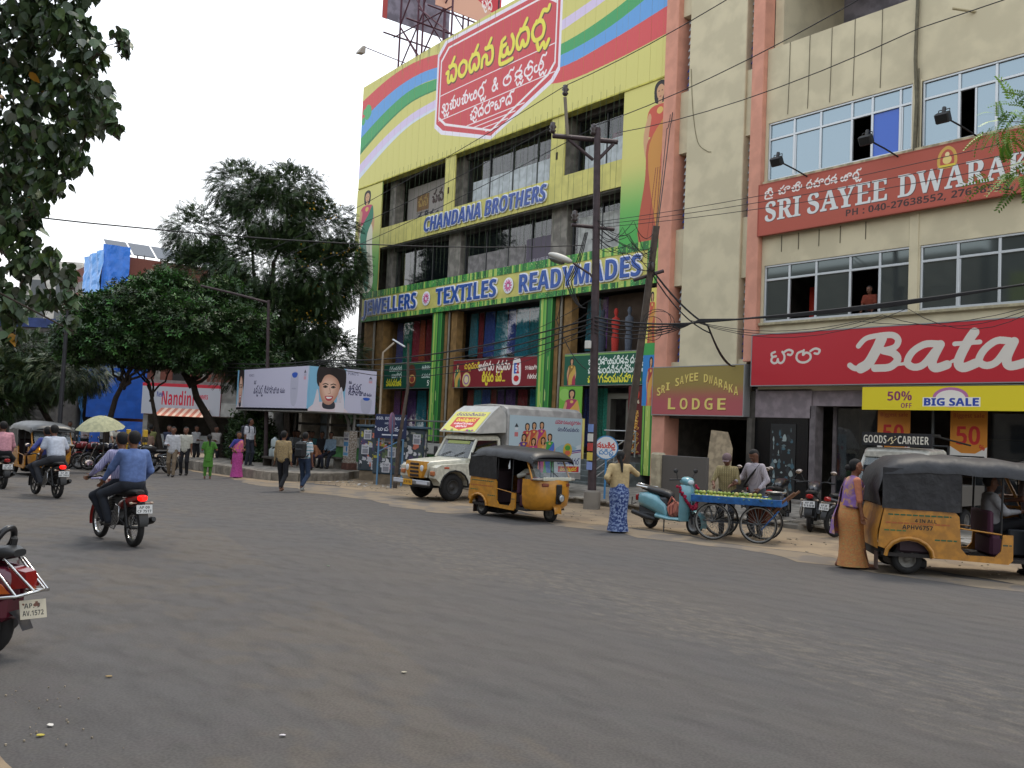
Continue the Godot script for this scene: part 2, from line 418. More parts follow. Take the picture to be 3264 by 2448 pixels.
func _ready() -> void:
	rng.seed = 7
	cam = Camera3D.new(); cam.name = "camera"; add_child(cam)
	cam.transform = Transform3D(Basis(Vector3.UP, deg_to_rad(52.1)) * Basis(Vector3.RIGHT, deg_to_rad(2.9)) * Basis(Vector3.BACK, deg_to_rad(2.55)), V(0, 1.93, 0))
	cam.fov = 45.16; cam.near = 0.05; cam.far = 900.0; cam.current = true
	var we := WorldEnvironment.new(); we.name = "world_environment"; var e := Environment.new(); we.environment = e
	var sm := ProceduralSkyMaterial.new(); sm.sky_top_color = Color(0.86, 0.9, 0.96); sm.sky_horizon_color = Color(0.98, 0.98, 0.97); sm.sky_curve = 0.3
	sm.ground_bottom_color = Color(0.3, 0.29, 0.27); sm.ground_horizon_color = Color(0.62, 0.6, 0.57); sm.sky_energy_multiplier = 1.12
	var sk := Sky.new(); sk.sky_material = sm; e.background_mode = Environment.BG_SKY; e.sky = sk
	e.tonemap_mode = Environment.TONE_MAPPER_LINEAR; e.tonemap_exposure = 1.45
	e.sdfgi_enabled = true; e.ssao_enabled = true; e.ssil_enabled = true
	add_child(we)
	var sun := DirectionalLight3D.new(); sun.name = "sun"; sun.light_energy = 0.45; sun.light_angular_distance = 12.0; sun.light_color = Color(1.0, 0.96, 0.9); sun.shadow_enabled = true
	sun.rotation = Vector3(deg_to_rad(-66), deg_to_rad(205), 0); add_child(sun)
	ground()
	chandana()
	lodge_building()
	far_left()
	opposite_side()
	signs()
	bus_shelter()
	street_furniture()
	cables()
	trees()
	vehicles()
	people()
	small_things()

func flat_sheet(b: B, poly: PackedVector2Array, dy: float) -> void:
	var ix := Geometry2D.triangulate_polygon(poly)
	for i in range(0, ix.size(), 3):
		var q := []
		for j in 3: var w := poly[ix[i + j]]; q.append(gp(w.x, w.y, dy))
		if (q[1] - q[0]).cross(q[2] - q[0]).y < 0: var s = q[1]; q[1] = q[2]; q[2] = s
		b.tri(q[0], q[1], q[2])
func rough_strip(x0: float, x1: float, za: float, zb: float, am: float, step := 0.35, fa := true, fb := false) -> PackedVector2Array:
	# a strip along x whose two long edges wander
	var fn := FastNoiseLite.new(); fn.seed = int(absf(x0 * 31 + za * 7)); fn.frequency = 0.35; fn.fractal_octaves = 4
	var o := PackedVector2Array(); var x := x0
	while x <= x1 + 0.001: o.append(Vector2(x, za + (fn.get_noise_1d(x) * am if fa else 0.0))); x += step
	x = x1
	while x >= x0 - 0.001: o.append(Vector2(x, zb + (fn.get_noise_1d(x + 77) * am if fb else 0.0))); x -= step
	return o

func ground() -> void:
	var b := B.new()
	# earth under everything
	var em := W("#8a7a66", 0.3, 0.15)
	b.quad(gp(-320, 120, -0.02), gp(120, 120, -0.02), gp(120, -200, -0.02), gp(-320, -200, -0.02))
	struct("ground", b, em)
	# asphalt, one sheet with its own map of wear plus fine grain
	b = B.new()
	var x0 := -120.0; var x1 := 30.0; var z0 := -14.6; var z1 := 14.0
	var nx := 60; var nz := 12
	for i in nx:
		for j in nz:
			var xa := lerpf(x0, x1, float(i) / nx); var xb := lerpf(x0, x1, float(i + 1) / nx); var za := lerpf(z0, z1, float(j) / nz); var zb := lerpf(z0, z1, float(j + 1) / nz)
			b.quad(gp(xa, zb), gp(xb, zb), gp(xb, za), gp(xa, za))
	for i in b.v.size(): b.u[i] = Vector2((b.v[i].x + 40.0) / 40.0, (b.v[i].z + 15.0) / 16.0)
	var m := StandardMaterial3D.new(); m.albedo_texture = asphalt_tex(); m.roughness = 0.93; m.texture_repeat = true
	m.detail_enabled = true; m.detail_blend_mode = BaseMaterial3D.BLEND_MODE_MUL; m.detail_uv_layer = BaseMaterial3D.DETAIL_UV_2; m.detail_albedo = tex("grain:0.75")
	m.uv2_triplanar = true; m.uv2_world_triplanar = true; m.uv2_scale = Vector3.ONE * 0.9
	m.normal_enabled = true; m.normal_texture = tex("grain:n:3"); m.normal_scale = 0.3
	var rd := struct("road", b, m)
	rd.set_meta("label", "grey dusty asphalt road")
	# sandy verge between the asphalt and the shops
	b = B.new(); flat_sheet(b, rough_strip(-28.2, 4, -13.75, -17.2, 0.55), 0.006)
	flat_sheet(b, rough_strip(-47, -28.2, -12.3, -17.2, 0.35), 0.0065)
	var vm := duo("#8c7a61", "#7a6a56", "grime", 0.25, 0.35, 0.65); vm.uv1_world_triplanar = true
	struct("verge", b, vm)
	b = B.new(); flat_sheet(b, rough_strip(-31.0, -17.5, -11.9, -13.6, 0.75, 0.3, true, true), 0.004)
	var vm2 := duo("#776a58", "#655d54", "grime", 0.3, 0.4, 0.6); vm2.uv1_world_triplanar = true
	struct("verge", b, vm2)
	b = B.new(); flat_sheet(b, rough_strip(-26, 2, -12.9, -13.9, 0.7, 0.25, true, true), 0.003)
	struct("verge", b, vm2)
	# near verge in the lower left corner
	b = B.new(); flat_sheet(b, rough_strip(-7.6, 3, -1.05, 8.0, 0.3, 0.15), 0.005)
	struct("verge", b, vm)
	# footpath along the shops, a low plinth
	b = B.new()
	for q in [[-44.6, -29.5], [-29.5, -4.0]]:
		var g0: float = gy(q[0], -20)
		b.box(V((q[0] + q[1]) / 2, gy((q[0] + q[1]) / 2, -20) + 0.02, -20.35), V(q[1] - q[0], 0.2, 6.3), 0.02)
	struct("pavement", b, W("#8d877c", 0.4, 0.4))
	# broken paving slabs on the pavement edge
	var pv := thing("paving", "uneven cracked paving slabs along the pavement edge", "paving", gp(-17, -17.1))
	pv.remove_meta("category"); pv.remove_meta("label"); pv.set_meta("kind", "structure")
	var slab_m := [W("#9a948a", 0.35, 0.8), W("#8b8376", 0.35, 0.9), W("#a59c8c", 0.3, 0.7)]
	for i in 38:
		for j in 3:
			if R(0, 1) < 0.16: continue
			var sb := B.new(); var sx := -19.6 + i * 0.42 + R(-0.02, 0.02); var sz := -17.25 - j * 0.42 + R(-0.02, 0.02)
			sb.box(Vector3(), V(R(0.36, 0.4), 0.05, R(0.36, 0.4)), 0.008)
			var so := obj("slab", sb, slab_m[(i * 7 + j) % 3], pv)
			so.position = V(sx + 17, gy(sx, sz) - gy(-17, -17.1) + 0.13 + R(-0.008, 0.02), sz + 17.1); so.rotation = Vector3(R(-0.05, 0.05), R(-0.12, 0.12), R(-0.05, 0.05))

func asphalt_tex() -> Texture2D:
	var w := 1024; var h := 512
	var a := FastNoiseLite.new(); a.seed = 3; a.frequency = 0.012; a.fractal_octaves = 5
	var s := FastNoiseLite.new(); s.seed = 9; s.frequency = 0.05; s.fractal_octaves = 4
	var d := PackedByteArray(); d.resize(w * h * 3)
	# dusty asphalt tones and the worn seams where an older layer shows
	var base := Color("#504d4b"); var dust := Color("#58524c"); var dark := Color("#494644"); var pale := Color("#6f675c")
	var i := 0
	for y in h:
		var z := -15.0 + 16.0 * (y + 0.5) / h
		for x in w:
			var X := -40.0 + 40.0 * (x + 0.5) / w
			var n1 := a.get_noise_2d(x * 0.7, y * 0.9); var n2 := s.get_noise_2d(x * 1.0, y * 1.1)
			var c := base.lerp(dust, clampf(0.4 + n1 * 0.6, 0, 1)).lerp(dark, clampf(n2 * 0.35, 0, 0.2))
			# seam: runs from (-17,-9.5) to (0,-7.2)
			var zc := -7.35 + (X + 4.0) * 0.118 + n1 * 0.5
			var ds := absf(z - zc)
			if X > -21.0 and ds < 1.15:
				var e := s.get_noise_2d(x * 2.3 + 300.0, y * 9.0)
				var k := clampf((e - 0.02 + (0.1 - ds * 0.3)) * 3.0, 0, 1) * clampf((X + 21.0) / 3.0, 0, 1)
				c = c.lerp(pale, k * 0.55)
				if absf(e - 0.05) < 0.02 and ds < 0.6: c = c.lerp(Color("#454240"), 0.5)
			# sandy dust toward the near verge
			if z > -4.5 + 0.2 * (X + 8.0) and n1 + n2 * 0.8 > -0.1: c = c.lerp(Color("#655a4c"), 0.3 * smoothstep(-0.1, 0.2, n1 + n2 * 0.8))
			d[i] = int(c.r * 255); d[i + 1] = int(c.g * 255); d[i + 2] = int(c.b * 255); i += 3
	var im := Image.create_from_data(w, h, false, Image.FORMAT_RGB8, d); im.generate_mipmaps()
	return ImageTexture.create_from_image(im)

# ---------- textile store
func bc(hex: String) -> Color: return Color(hex)
func wall_with(b: B, x0: float, x1: float, y0: float, y1: float, z0: float, z1: float, holes: Array) -> void:
	# wall between z0 and z1 with rectangular openings [xa, xb, ya, yb] sorted by x and not overlapping in x
	var x := x0
	for q in holes:
		if q[0] > x: b.bx(x, q[0], y0, y1, z0, z1)
		if q[2] > y0: b.bx(q[0], q[1], y0, q[2], z0, z1)
		if q[3] < y1: b.bx(q[0], q[1], q[3], y1, z0, z1)
		x = q[1]
	if x < x1: b.bx(x, x1, y0, y1, z0, z1)
func bands(c: Cv, L: Array, col: Color, ox: float, oy: float, k: float) -> void:
	# ribbon between an upper and a lower edge, [x, top, bottom] in metres
	var up := []; var dn := []
	for q in L: up.append(Vector2((q[0] - ox) * k, (oy - q[1]) * k)); dn.append(Vector2((q[0] - ox) * k, (oy - q[2]) * k))
	up = smooth(up); dn = smooth(dn); dn.reverse()
	c.poly(PackedVector2Array(up + dn), col)
func board_print() -> Cv:
	var k := 90.0; var ox := -44.7; var oy := 20.75
	var c := Cv.new(2048, 560, bc("#cfc872"))
	bands(c, [[-45, 19.4, 18.3], [-42, 20.0, 19.1], [-39.5, 20.15, 19.4], [-37, 19.9, 19.25], [-34, 19.2, 18.5], [-31, 17.6, 16.9], [-28, 16.65, 16.0], [-25, 16.82, 15.97], [-22, 17.22, 16.2]], bc("#cf4a4c"), ox, oy, k)
	bands(c, [[-45, 18.3, 17.3], [-42, 19.1, 18.3], [-39.5, 19.4, 18.8], [-37, 19.25, 18.7], [-34, 18.5, 18.0], [-31, 17.7, 17.2], [-28, 17.15, 16.62], [-25, 17.4, 16.82], [-22, 18.2, 17.22]], bc("#5f9bd6"), ox, oy, k)
	bands(c, [[-45, 17.3, 16.45], [-42, 18.3, 17.55], [-39.5, 18.8, 18.15], [-37, 18.7, 18.2], [-34, 18.4, 17.9], [-31, 17.8, 17.4], [-28, 17.58, 17.12], [-25, 17.95, 17.4], [-22, 18.8, 18.2]], bc("#3f9d5c"), ox, oy, k)
	bands(c, [[-45, 16.6, 16.35], [-42, 17.62, 17.5], [-39.5, 18.2, 18.12], [-37, 18.22, 18.14]], bc("#2d7f47"), ox, oy, k)
	bands(c, [[-45, 15.8, 14.95], [-42, 16.9, 16.2], [-39.5, 17.5, 16.95], [-37, 17.7, 17.2], [-34, 18, 17.5], [-31, 18.3, 17.8], [-28, 18.56, 18.13], [-25, 19.0, 18.6], [-22, 19.7, 19.2]], bc("#d3c3e0"), ox, oy, k)
	bands(c, [[-45, 15.25, 14.95], [-42, 16.45, 16.2], [-39.5, 17.1, 16.95], [-37, 17.32, 17.2]], bc("#cfd6e4"), ox, oy, k)
	for q in [[-43.9, 18.75, 0.42], [-44.35, 18.35, 0.22], [-44.3, 18.85, 0.16]]: c.blob([0, -1, 0.8, -0.5, 0.9, 0.4, 0, 1, -0.8, 0.5, -0.7, -0.6], (q[0] - ox) * k, (oy - q[1]) * k, q[2] * k, q[2] * k, bc("#4fa868"))
	# shield
	var sh := PackedVector2Array()
	var outl := [[-36.4, 20.2], [-28.9, 20.2], [-28.1, 19.7], [-28.1, 16.7], [-28.5, 16.3], [-32.5, 14.86], [-36.4, 16.0], [-37.0, 16.45], [-37.0, 19.7]]
	for gq in [[0.14, "#e8e0ea"], [0.0, "#c9444a"], [-0.16, "#eee6e6"], [-0.24, "#c9444a"]]:
		sh = PackedVector2Array()
		for q in outl:
			var dx: float = q[0] + 32.5; var dy: float = q[1] - 17.8
			sh.append(Vector2((q[0] + signf(dx) * (gq[0] if absf(dx) > 0.2 else 0.0) - ox) * k, (oy - q[1] - signf(dy) * gq[0] * 1.2) * k))
		c.poly(sh, bc(gq[1]))
	var wht := bc("#efe6e6")
	for yy in [17.75, 16.55]: c.line([Vector2((-36.8 - ox) * k, (oy - yy) * k), Vector2((-28.3 - ox) * k, (oy - yy) * k)], 4, wht)
	for q in [[15.75, -34.4, -30.2], [15.55, -33.9, -30.8], [15.35, -33.3, -31.3], [15.15, -32.9, -31.8]]: c.line([Vector2((q[1] - ox) * k, (oy - q[0]) * k), Vector2((q[2] - ox) * k, (oy - q[0]) * k)], 4, wht)
	for of in [[5, 6, "#5a3a2e", 19], [0, 0, "#e8dc4e", 17]]:
		cglyph(c, "cha.am.da.na", (-36.4 - ox) * k + of[0], (oy - 18.2) * k + of[1], 78, 3.9 * k, of[3], bc(of[2]))
		cglyph(c, "ba.rasub.da.ra.h.sub", (-32.1 - ox) * k + of[0], (oy - 18.2) * k + of[1], 82, 3.4 * k, of[3], bc(of[2]))
	cglyph(c, "ja.sub.ya.u.ya.la.ra.h.sub", (-36.6 - ox) * k, (oy - 16.85) * k, 42, 3.6 * k, 8, wht)
	cglyph(c, "amp", (-32.6 - ox) * k, (oy - 16.85) * k, 50, 0.55 * k, 9, wht)
	cglyph(c, "ta.h.ka.sub.ta.ai.la.h.sub", (-31.8 - ox) * k, (oy - 16.85) * k, 42, 3.0 * k, 8, wht)
	cglyph(c, "ha.ai.da.ra.aa.ba.aa.da.h", (-34.2 - ox) * k, (oy - 15.95) * k, 36, 3.3 * k, 8, wht)
	# dark rain streaks with their own ragged outline below the rim
	for i in 46:
		var x := R(2.0, 22.4) if i % 3 else R(3.2, 9.0); var l := R(0.3, 1.3)
		var q := PackedVector2Array([Vector2(x * k, 0), Vector2((x + R(0.03, 0.1)) * k, 0), Vector2((x + R(-0.02, 0.05)) * k, l * k)])
		c.poly(q, bc("#8d7f3e") if i % 2 else bc("#6f7350"))
	return c
func lady(c: Cv, x: float, y: float, s: float, sari: String, drape: String, blouse: String) -> void:
	# printed generic figure in a sari; x centre, y top, s height
	var sk := bc("#c99a72"); var hr := bc("#1d1614")
	c.blob([0, 0, 0.05, 0.02, 0.06, 0.08, 0.04, 0.14, -0.04, 0.14, -0.06, 0.08, -0.05, 0.02], x, y, s, s, hr)
	c.blob([0, 0.025, 0.035, 0.05, 0.03, 0.1, 0, 0.125, -0.03, 0.1, -0.035, 0.05], x, y, s, s, sk)
	c.rect(x - 0.02 * s, y + 0.11 * s, 0.04 * s, 0.05 * s, sk)
	c.blob([-0.11, 0.18, 0, 0.15, 0.11, 0.18, 0.1, 0.34, -0.1, 0.34], x, y, s, s, bc(blouse))
	c.blob([-0.11, 0.2, -0.15, 0.34, -0.12, 0.48, -0.09, 0.48, -0.1, 0.34, -0.08, 0.22], x, y, s, s, sk)
	c.blob([0.11, 0.2, 0.15, 0.34, 0.12, 0.46, 0.09, 0.46, 0.1, 0.34, 0.08, 0.22], x, y, s, s, sk)
	c.blob([-0.1, 0.36, 0.1, 0.36, 0.13, 0.6, 0.16, 1.0, -0.16, 1.0, -0.12, 0.6], x, y, s, s, bc(sari))
	c.blob([0.1, 0.17, 0.12, 0.3, 0.02, 0.5, 0.1, 0.95, 0.02, 0.98, -0.1, 0.45, 0.04, 0.24], x, y, s, s, bc(drape))
	for i in 6: c.line([Vector2(x + (-0.02 + i * 0.02) * s, y + 0.55 * s), Vector2(x + (-0.08 + i * 0.04) * s, y + 0.99 * s)], maxf(1.0, s * 0.006), bc(sari).darkened(0.25))
	c.disc(x, y + 0.19 * s, 0.03 * s, 0.022 * s, bc("#d9b45a"))
	for sg in [-1, 1]: c.rect(x + sg * 0.015 * s - 0.006 * s, y + 0.065 * s, 0.012 * s, 0.006 * s, hr)
	c.rect(x - 0.01 * s, y + 0.1 * s, 0.02 * s, 0.006 * s, bc("#a33b3b"))
func panel(called: String, x0: float, x1: float, y0: float, y1: float, z: float, m: Material, parent: Node, th := 0.04, r := Rect2(0, 0, 1, 1)) -> MeshInstance3D:
	# board facing +z with the picture on its face; parent sits at the origin
	var b := B.new()
	b.quad(V(x0, y0, z), V(x1, y0, z), V(x1, y1, z), V(x0, y1, z), r)
	var e := Rect2(r.position, Vector2(0.004, 0.004))
	b.quad(V(x1, y0, z), V(x1, y0, z - th), V(x1, y1, z - th), V(x1, y1, z), e); b.quad(V(x0, y0, z - th), V(x0, y0, z), V(x0, y1, z), V(x0, y1, z - th), e)
	b.quad(V(x0, y1, z), V(x1, y1, z), V(x1, y1, z - th), V(x0, y1, z - th), e); b.quad(V(x0, y0, z - th), V(x1, y0, z - th), V(x1, y0, z), V(x0, y0, z), e)
	b.quad(V(x1, y0, z - th), V(x0, y0, z - th), V(x0, y1, z - th), V(x1, y1, z - th), e)
	return obj(called, b, m, parent)

func raised_word(parent: Node, s: String, x0: float, x1: float, y0: float, hgt: float, z: float, front: Material, rim: Material, slant := 0.0, ow := 0.055) -> void:
	# each letter is a raised piece: a white backing and a coloured face
	var tot: float = text_tris(s, "Droid Sans Bold").w
	var kx := (x1 - x0 - slant * hgt) / tot
	for i in s.length():
		if s[i] == " ": continue
		var pre: float = text_tris(s.substr(0, i + 1), "Droid Sans Bold").w; var w: float = text_tris(s[i], "Droid Sans Bold").w
		var lx := x0 + (pre - w) * kx
		var o := Node3D.new(); o.name = "letter"; parent.add_child(o, true); o.position = V(lx, y0, z)
		var b := B.new()
		for j in 8: btext(b, s[i], Transform3D(Basis(), V(0, 0, 0.02 + j * 0.0015)), hgt, w * kx, 0.04, "Droid Sans Bold", slant, Vector2(cos(TAU * j / 8), sin(TAU * j / 8)) * ow)
		obj("backing", b, rim, o)
		b = B.new(); btext(b, s[i], Transform3D(Basis(), V(0, 0, 0.06)), hgt, w * kx, 0.05, "Droid Sans Bold", slant)
		obj("face", b, front, o)

func bamboo_mat() -> StandardMaterial3D:
	var c := Cv.new(512, 64, bc("#3c8b3c")); var x := 0
	var L := ["#2f7a36", "#4d9c3f", "#79b04a", "#2a6a34", "#a7bf5a", "#3b8c45", "#1f5a2c"]
	while x < 512:
		var w := 3 + rng.randi() % 9; c.rect(x, 0, w, 64, bc(L[rng.randi() % 7])); x += w
	for i in 90: c.rect(rng.randi() % 512, rng.randi() % 60, 2, 3 + rng.randi() % 5, bc("#d5e08a"))
	var m := print_mat(c); m.texture_repeat = true; return m

func chandana() -> void:
	var o := thing("textile_store", "four storey textile store clad in yellow striped panels", "building")
	var conc := W("#8d887f", 0.35, 0.4); var dark := W("#6d6862", 0.3, 0.4); var grey := W("#77736d", 0.35, 0.5)
	var yel := W("#cdc56c", 0.12, 0.35, 0.6); var tan := W("#8a6a3c", 0.25, 0.5)
	var b := B.new()
	# shell: back wall, side walls, slabs
	b.bx(-44.5, -22.0, 0, 20.2, -36, -35.6); b.bx(-44.5, -44.1, 0, 20.2, -35.6, -23.9); b.bx(-22.4, -22.0, 0, 20.2, -35.6, -23.9)
	for y in [7.6, 11.3, 14.9, 19.8]: b.bx(-44.1, -22.4, y, y + 0.3, -35.6, -23.9)
	b.bx(-44.1, -22.4, 14.7, 19.8, -24.4, -24.0)
	b.bx(-44.1, -22.4, 0.9, 1.2, -35.6, -23.7)
	for y in [7.9, 11.6]: b.bx(-44.1, -22.4, y, y + 3.2, -30.2, -30.0)
	b.bx(-44.1, -22.4, 1.2, 7.6, -29.2, -29.0)
	obj("shell", b, dark, o)
	# concrete columns between the window bays
	for x in [-41.9, -35.7, -28.2, -24.0]:
		for q in [[1.2, 7.28], [8.7, 11.1], [12.05, 14.66]]:
			b = B.new(); b.bx(x - 0.55 if x > -41 else x - 0.1, x + 0.45, q[0], q[1], -24.6, -24.05, 0.02)
			if x == -24.0: continue
			obj("column", b, conc if q[0] > 2 else tan, o)
	# striped top board made of upright panels
	var bm := print_mat(board_print(), 0.55)
	var xs := -44.55; var i := 0
	while xs < -22.0:
		var w := 0.3; var x1 := minf(xs + w, -22.0); var top := 20.28 + 0.25 * sin((xs + 44.5) / 22.0 * PI * 0.8)
		var zz := -23.5 + (i % 2) * 0.003 + R(0, 0.002)
		panel("cladding_panel", xs + 0.002, x1 - 0.002, 14.66, top, zz, bm, o, 0.08, Rect2((xs + 44.7) * 90 / 2048.0, (20.75 - top) * 90 / 560.0, w * 90 / 2048.0, (top - 14.66) * 90 / 560.0))
		xs += w; i += 1
	b = B.new(); b.bx(-44.5, -22.0, 14.6, 14.66, -23.9, -23.46); obj("board_trim", b, W("#c9c25e", 0.3, 0.5), o)
	b = B.new(); b.bx(-44.5, -22.0, 14.66, 20.2, -23.9, -23.62); obj("board_backing", b, grey, o)
	# yellow band of the third floor, in panels
	xs = -41.85
	while xs < -24.2:
		var x1 := minf(xs + 0.3, -24.2)
		panel("band_panel", xs + 0.002, x1 - 0.002, 11.08, 12.1, -23.5 + R(0, 0.002), yel, o, 0.06); xs += 0.3
	b = B.new(); b.bx(-41.85, -24.2, 11.02, 12.06, -23.9, -23.57); obj("band_backing", b, grey, o)
	for x in [[-36.05, -35.2], [-28.35, -27.5]]:
		panel("pier_cladding", x[0], x[1], 12.1, 14.6, -23.52, yel, o, 0.06)
	for x in [-35.7, -27.95]:
		b = B.new(); b.lathe([Vector2(0.001, -0.01), Vector2(0.055, -0.01), Vector2(0.055, 0.01), Vector2(0.001, 0.01)], 14, Transform3D(Basis(Vector3.RIGHT, PI / 2).scaled(V(1, 1, 1)), V(x, 13.0, -23.515))); b.bx(x - 0.055, x + 0.055, 12.85, 13.15, -23.52, -23.505); obj("slot", b, W("#3d2f22"), o)
	raised_word(o, "CHANDANA BROTHERS", -37.55, -28.4, 11.28, 0.66, -23.48, M("#2e4f9c", 0.4), M("#dfe3ea", 0.5), 0.12)
	# green bordered name band
	var bam := bamboo_mat()
	for q in [[8.5, 8.82], [7.28, 7.5]]:
		xs = -43.2; i = 0
		while xs < -22.0:
			var x1 := minf(xs + 2.65, -22.0)
			panel("border_panel", xs, x1 - 0.008, q[0], q[1], -23.36 + 0.004 * (i % 2), bam, o, 0.05, Rect2(0.37 * i + 0.1 * q[0], 0.1, 0.45, 0.8)); xs += 2.65; i += 1
	xs = -43.2; i = 0
	while xs < -22.6:
		var x1 := minf(xs + 2.06, -22.6)
		panel("name_panel", xs, x1 - 0.006, 7.5, 8.5, -23.38, yel, o, 0.05); xs += 2.06; i += 1
	b = B.new(); b.bx(-43.2, -22.0, 7.3, 8.8, -23.95, -23.44); obj("name_backing", b, grey, o)
	panel("border_panel", -22.6, -22.0, 7.5, 8.5, -23.37, bam, o, 0.05, Rect2(0.2, 0, 0.12, 1))
	var blue := M("#1f4f9e", 0.4); var white := M("#e6e6ea", 0.5)
	raised_word(o, "JEWELLERS", -43.0, -37.75, 7.62, 0.74, -23.37, blue, white, 0.0, 0.06)
	raised_word(o, "TEXTILES", -36.0, -31.35, 7.62, 0.74, -23.37, blue, white, 0.0, 0.06)
	raised_word(o, "READYMADES", -29.75, -22.85, 7.62, 0.74, -23.37, blue, white, 0.0, 0.06)
	for x in [-36.9, -30.55]:
		var fl := Node3D.new(); fl.name = "flower_emblem"; o.add_child(fl, true); fl.position = V(x, 8.0, -23.36)
		b = B.new(); b.lathe([Vector2(0.001, 0), Vector2(0.34, 0), Vector2(0.34, 0.02), Vector2(0.001, 0.02)], 24, Transform3D(Basis(Vector3.RIGHT, PI / 2), Vector3())); obj("disc", b, white, fl)
		b = B.new()
		for j in 12:
			var bas := Basis(Vector3.BACK, TAU * j / 12)
			b.ell(bas * V(0.17, 0, 0) + V(0, 0, 0.025), V(0.11, 0.032, 0.012), bas, 8, 4)
		obj("petals", b, M("#cf4f8f", 0.5), fl)
	# printed figures on the end panels
	var c := Cv.new(256, 600, bc("#cfc872"))
	for y in 600: c.rect(0, y, 256, 1, bc("#cfc872").lerp(bc("#52a838"), smoothstep(0.4, 0.8, y / 600.0)))
	lady(c, 110, 20, 560, "#e3dfc6", "#1d7a5c", "#c0425f")
	panel("figure_panel", -44.6, -41.9, 8.85, 14.58, -23.5, print_mat(c), o, 0.06)
	c = Cv.new(256, 600, bc("#cfc872"))
	for y in 600: c.rect(0, y, 256, 1, bc("#cfc872").lerp(bc("#4aa64a"), smoothstep(0.45, 0.95, y / 600.0)))
	lady(c, 212, 10, 590, "#b5543a", "#c78a3c", "#c4513c")
	panel("figure_panel", -24.2, -22.0, 8.85, 14.66, -23.5, print_mat(c), o, 0.06)
	c = Cv.new(64, 256, bc("#ddd06a")); lady(c, 40, 8, 150, "#b5543a", "#c78a3c", "#c4513c"); c.rect(0, 120, 64, 26, bc("#3c9a4a")); c.rect(0, 146, 64, 110, bc("#2f7fc0")); lady(c, 46, 150, 160, "#c9605a", "#d8a04c", "#a8423c")
	panel("figure_panel", -22.55, -22.02, 3.0, 7.1, -23.3, print_mat(c), o, 0.05)
	# third floor bays: shutter with lettering, then glass with half height film
	shutter(o, -41.35, -36.1, 12.1, 14.3)
	glass_bay(o, -35.15, -28.4, 12.1, 14.45, 13.35, "#c3cacc")
	glass_bay(o, -27.45, -24.25, 12.1, 14.45, 13.35, "#c3cacc")
	glass_bay(o, -41.3, -36.2, 8.8, 10.9, 0, "")
	glass_bay(o, -35.1, -28.6, 8.8, 10.9, 0, "")
	glass_bay(o, -27.6, -24.25, 8.8, 10.9, 0, "")
	c = Cv.new(256, 170, bc("#574f5c")); ctext(c, "GRAVIERA", 36, 140, 22, 190, bc("#b9b6bd"), "Droid Sans")
	panel("window_poster", -30.6, -28.7, 8.82, 10.1, -24.28, print_mat(c), o, 0.02)
	panel("window_poster", -34.9, -30.7, 8.82, 9.9, -24.28, W("#8a8684", 0.3, 0.6), o, 0.02)
	panel("window_poster", -27.3, -24.3, 8.82, 10.5, -24.27, W("#b9bbb6", 0.25, 0.6), o, 0.02)
	# clothes hung in the upper windows
	for q in [[-32.2, "#2c6a4a"], [-31.2, "#26242a"], [-30.2, "#8f2f36"], [-29.2, "#3c3a48"], [-26.6, "#2a7f7c"], [-26.1, "#b03560"], [-25.4, "#39414a"]]:
		b = B.new(); b.loft(drape(q[0], 13.9, -25.0, 0.5, 1.3), false, false); obj("hanging_dress", b, cloth(q[1]), o)
	# ground floor: green piers, glass fronts with cloth displays
	for x in [[-36.4, -35.6], [-28.55, -27.75]]:
		panel("pier_cladding", x[0], x[1], 1.3, 7.28, -23.45, bam, o, 0.3, Rect2(0.1, 0, 0.13, 1))
		b = B.new(); b.bx(x[1] + 0.03, x[1] + 0.25, 1.2, 7.28, -24.0, -23.6); obj("side_pier", b, tan, o)
		b = B.new(); b.bar(V(x[1] + 0.4, 1.2, -23.6), V(x[1] + 0.4, 7.28, -23.6), 0.05); obj("drain_pipe", b, W("#8b8578"), o)
		b = B.new(); b.bx(x[1] + 0.5, x[1] + 0.95, 1.2, 7.28, -24.0, -23.65); obj("side_pier", b, tan, o)
	b = B.new(); b.bx(-43.2, -42.2, 0.3, 7.28, -24.0, -23.6); b.bx(-41.9, -41.2, 0.3, 7.28, -24.0, -23.6); obj("side_pier", b, tan, o)
	b = B.new(); b.bar(V(-42.05, 0.3, -23.55), V(-42.05, 7.28, -23.55), 0.06); obj("drain_pipe", b, W("#8b8578"), o)
	panel("pier_cladding", -22.5, -22.02, 0.6, 3.0, -23.3, bam, o, 0.2, Rect2(0.4, 0, 0.1, 1))
	var hues := ["#7a4a96", "#2a8088", "#a23f8a", "#8f2c32", "#35917a", "#b03a4a", "#4058a4", "#c05c38", "#62407c", "#2a8a9c"]
	for bay in [[-41.2, -36.4], [-34.65, -28.55], [-26.8, -25.4]]:
		for lv in [[1.3, 3.7], [5.0, 7.2]]:
			var x: float = bay[0]
			while x < bay[1] - 0.2:
				var w := R(0.5, 0.95); b = B.new(); b.loft(drape(x + w / 2, lv[1], -24.4, w, lv[1] - lv[0] - R(0, 0.3)), false, false)
				obj("cloth_display", b, cloth(hues[rng.randi() % 10], 0.3), o); x += w
		var gl := panel("shop_glass", bay[0], bay[1], 1.25, 7.25, -24.2, glass("#1c2024", 0.12), o, 0.01)
	# entrance: dark lobby, doorframe, red jewel hoarding
	b = B.new(); b.bx(-25.3, -25.12, 1.2, 3.5, -24.6, -24.3); b.bx(-23.6, -23.42, 1.2, 3.5, -24.6, -24.3); b.bx(-25.12, -23.6, 3.3, 3.5, -24.6, -24.3); b.bx(-24.4, -24.3, 1.2, 3.3, -24.5, -24.4); obj("door_frame", b, M("#8d8a80", 0.4, 0.6), o)
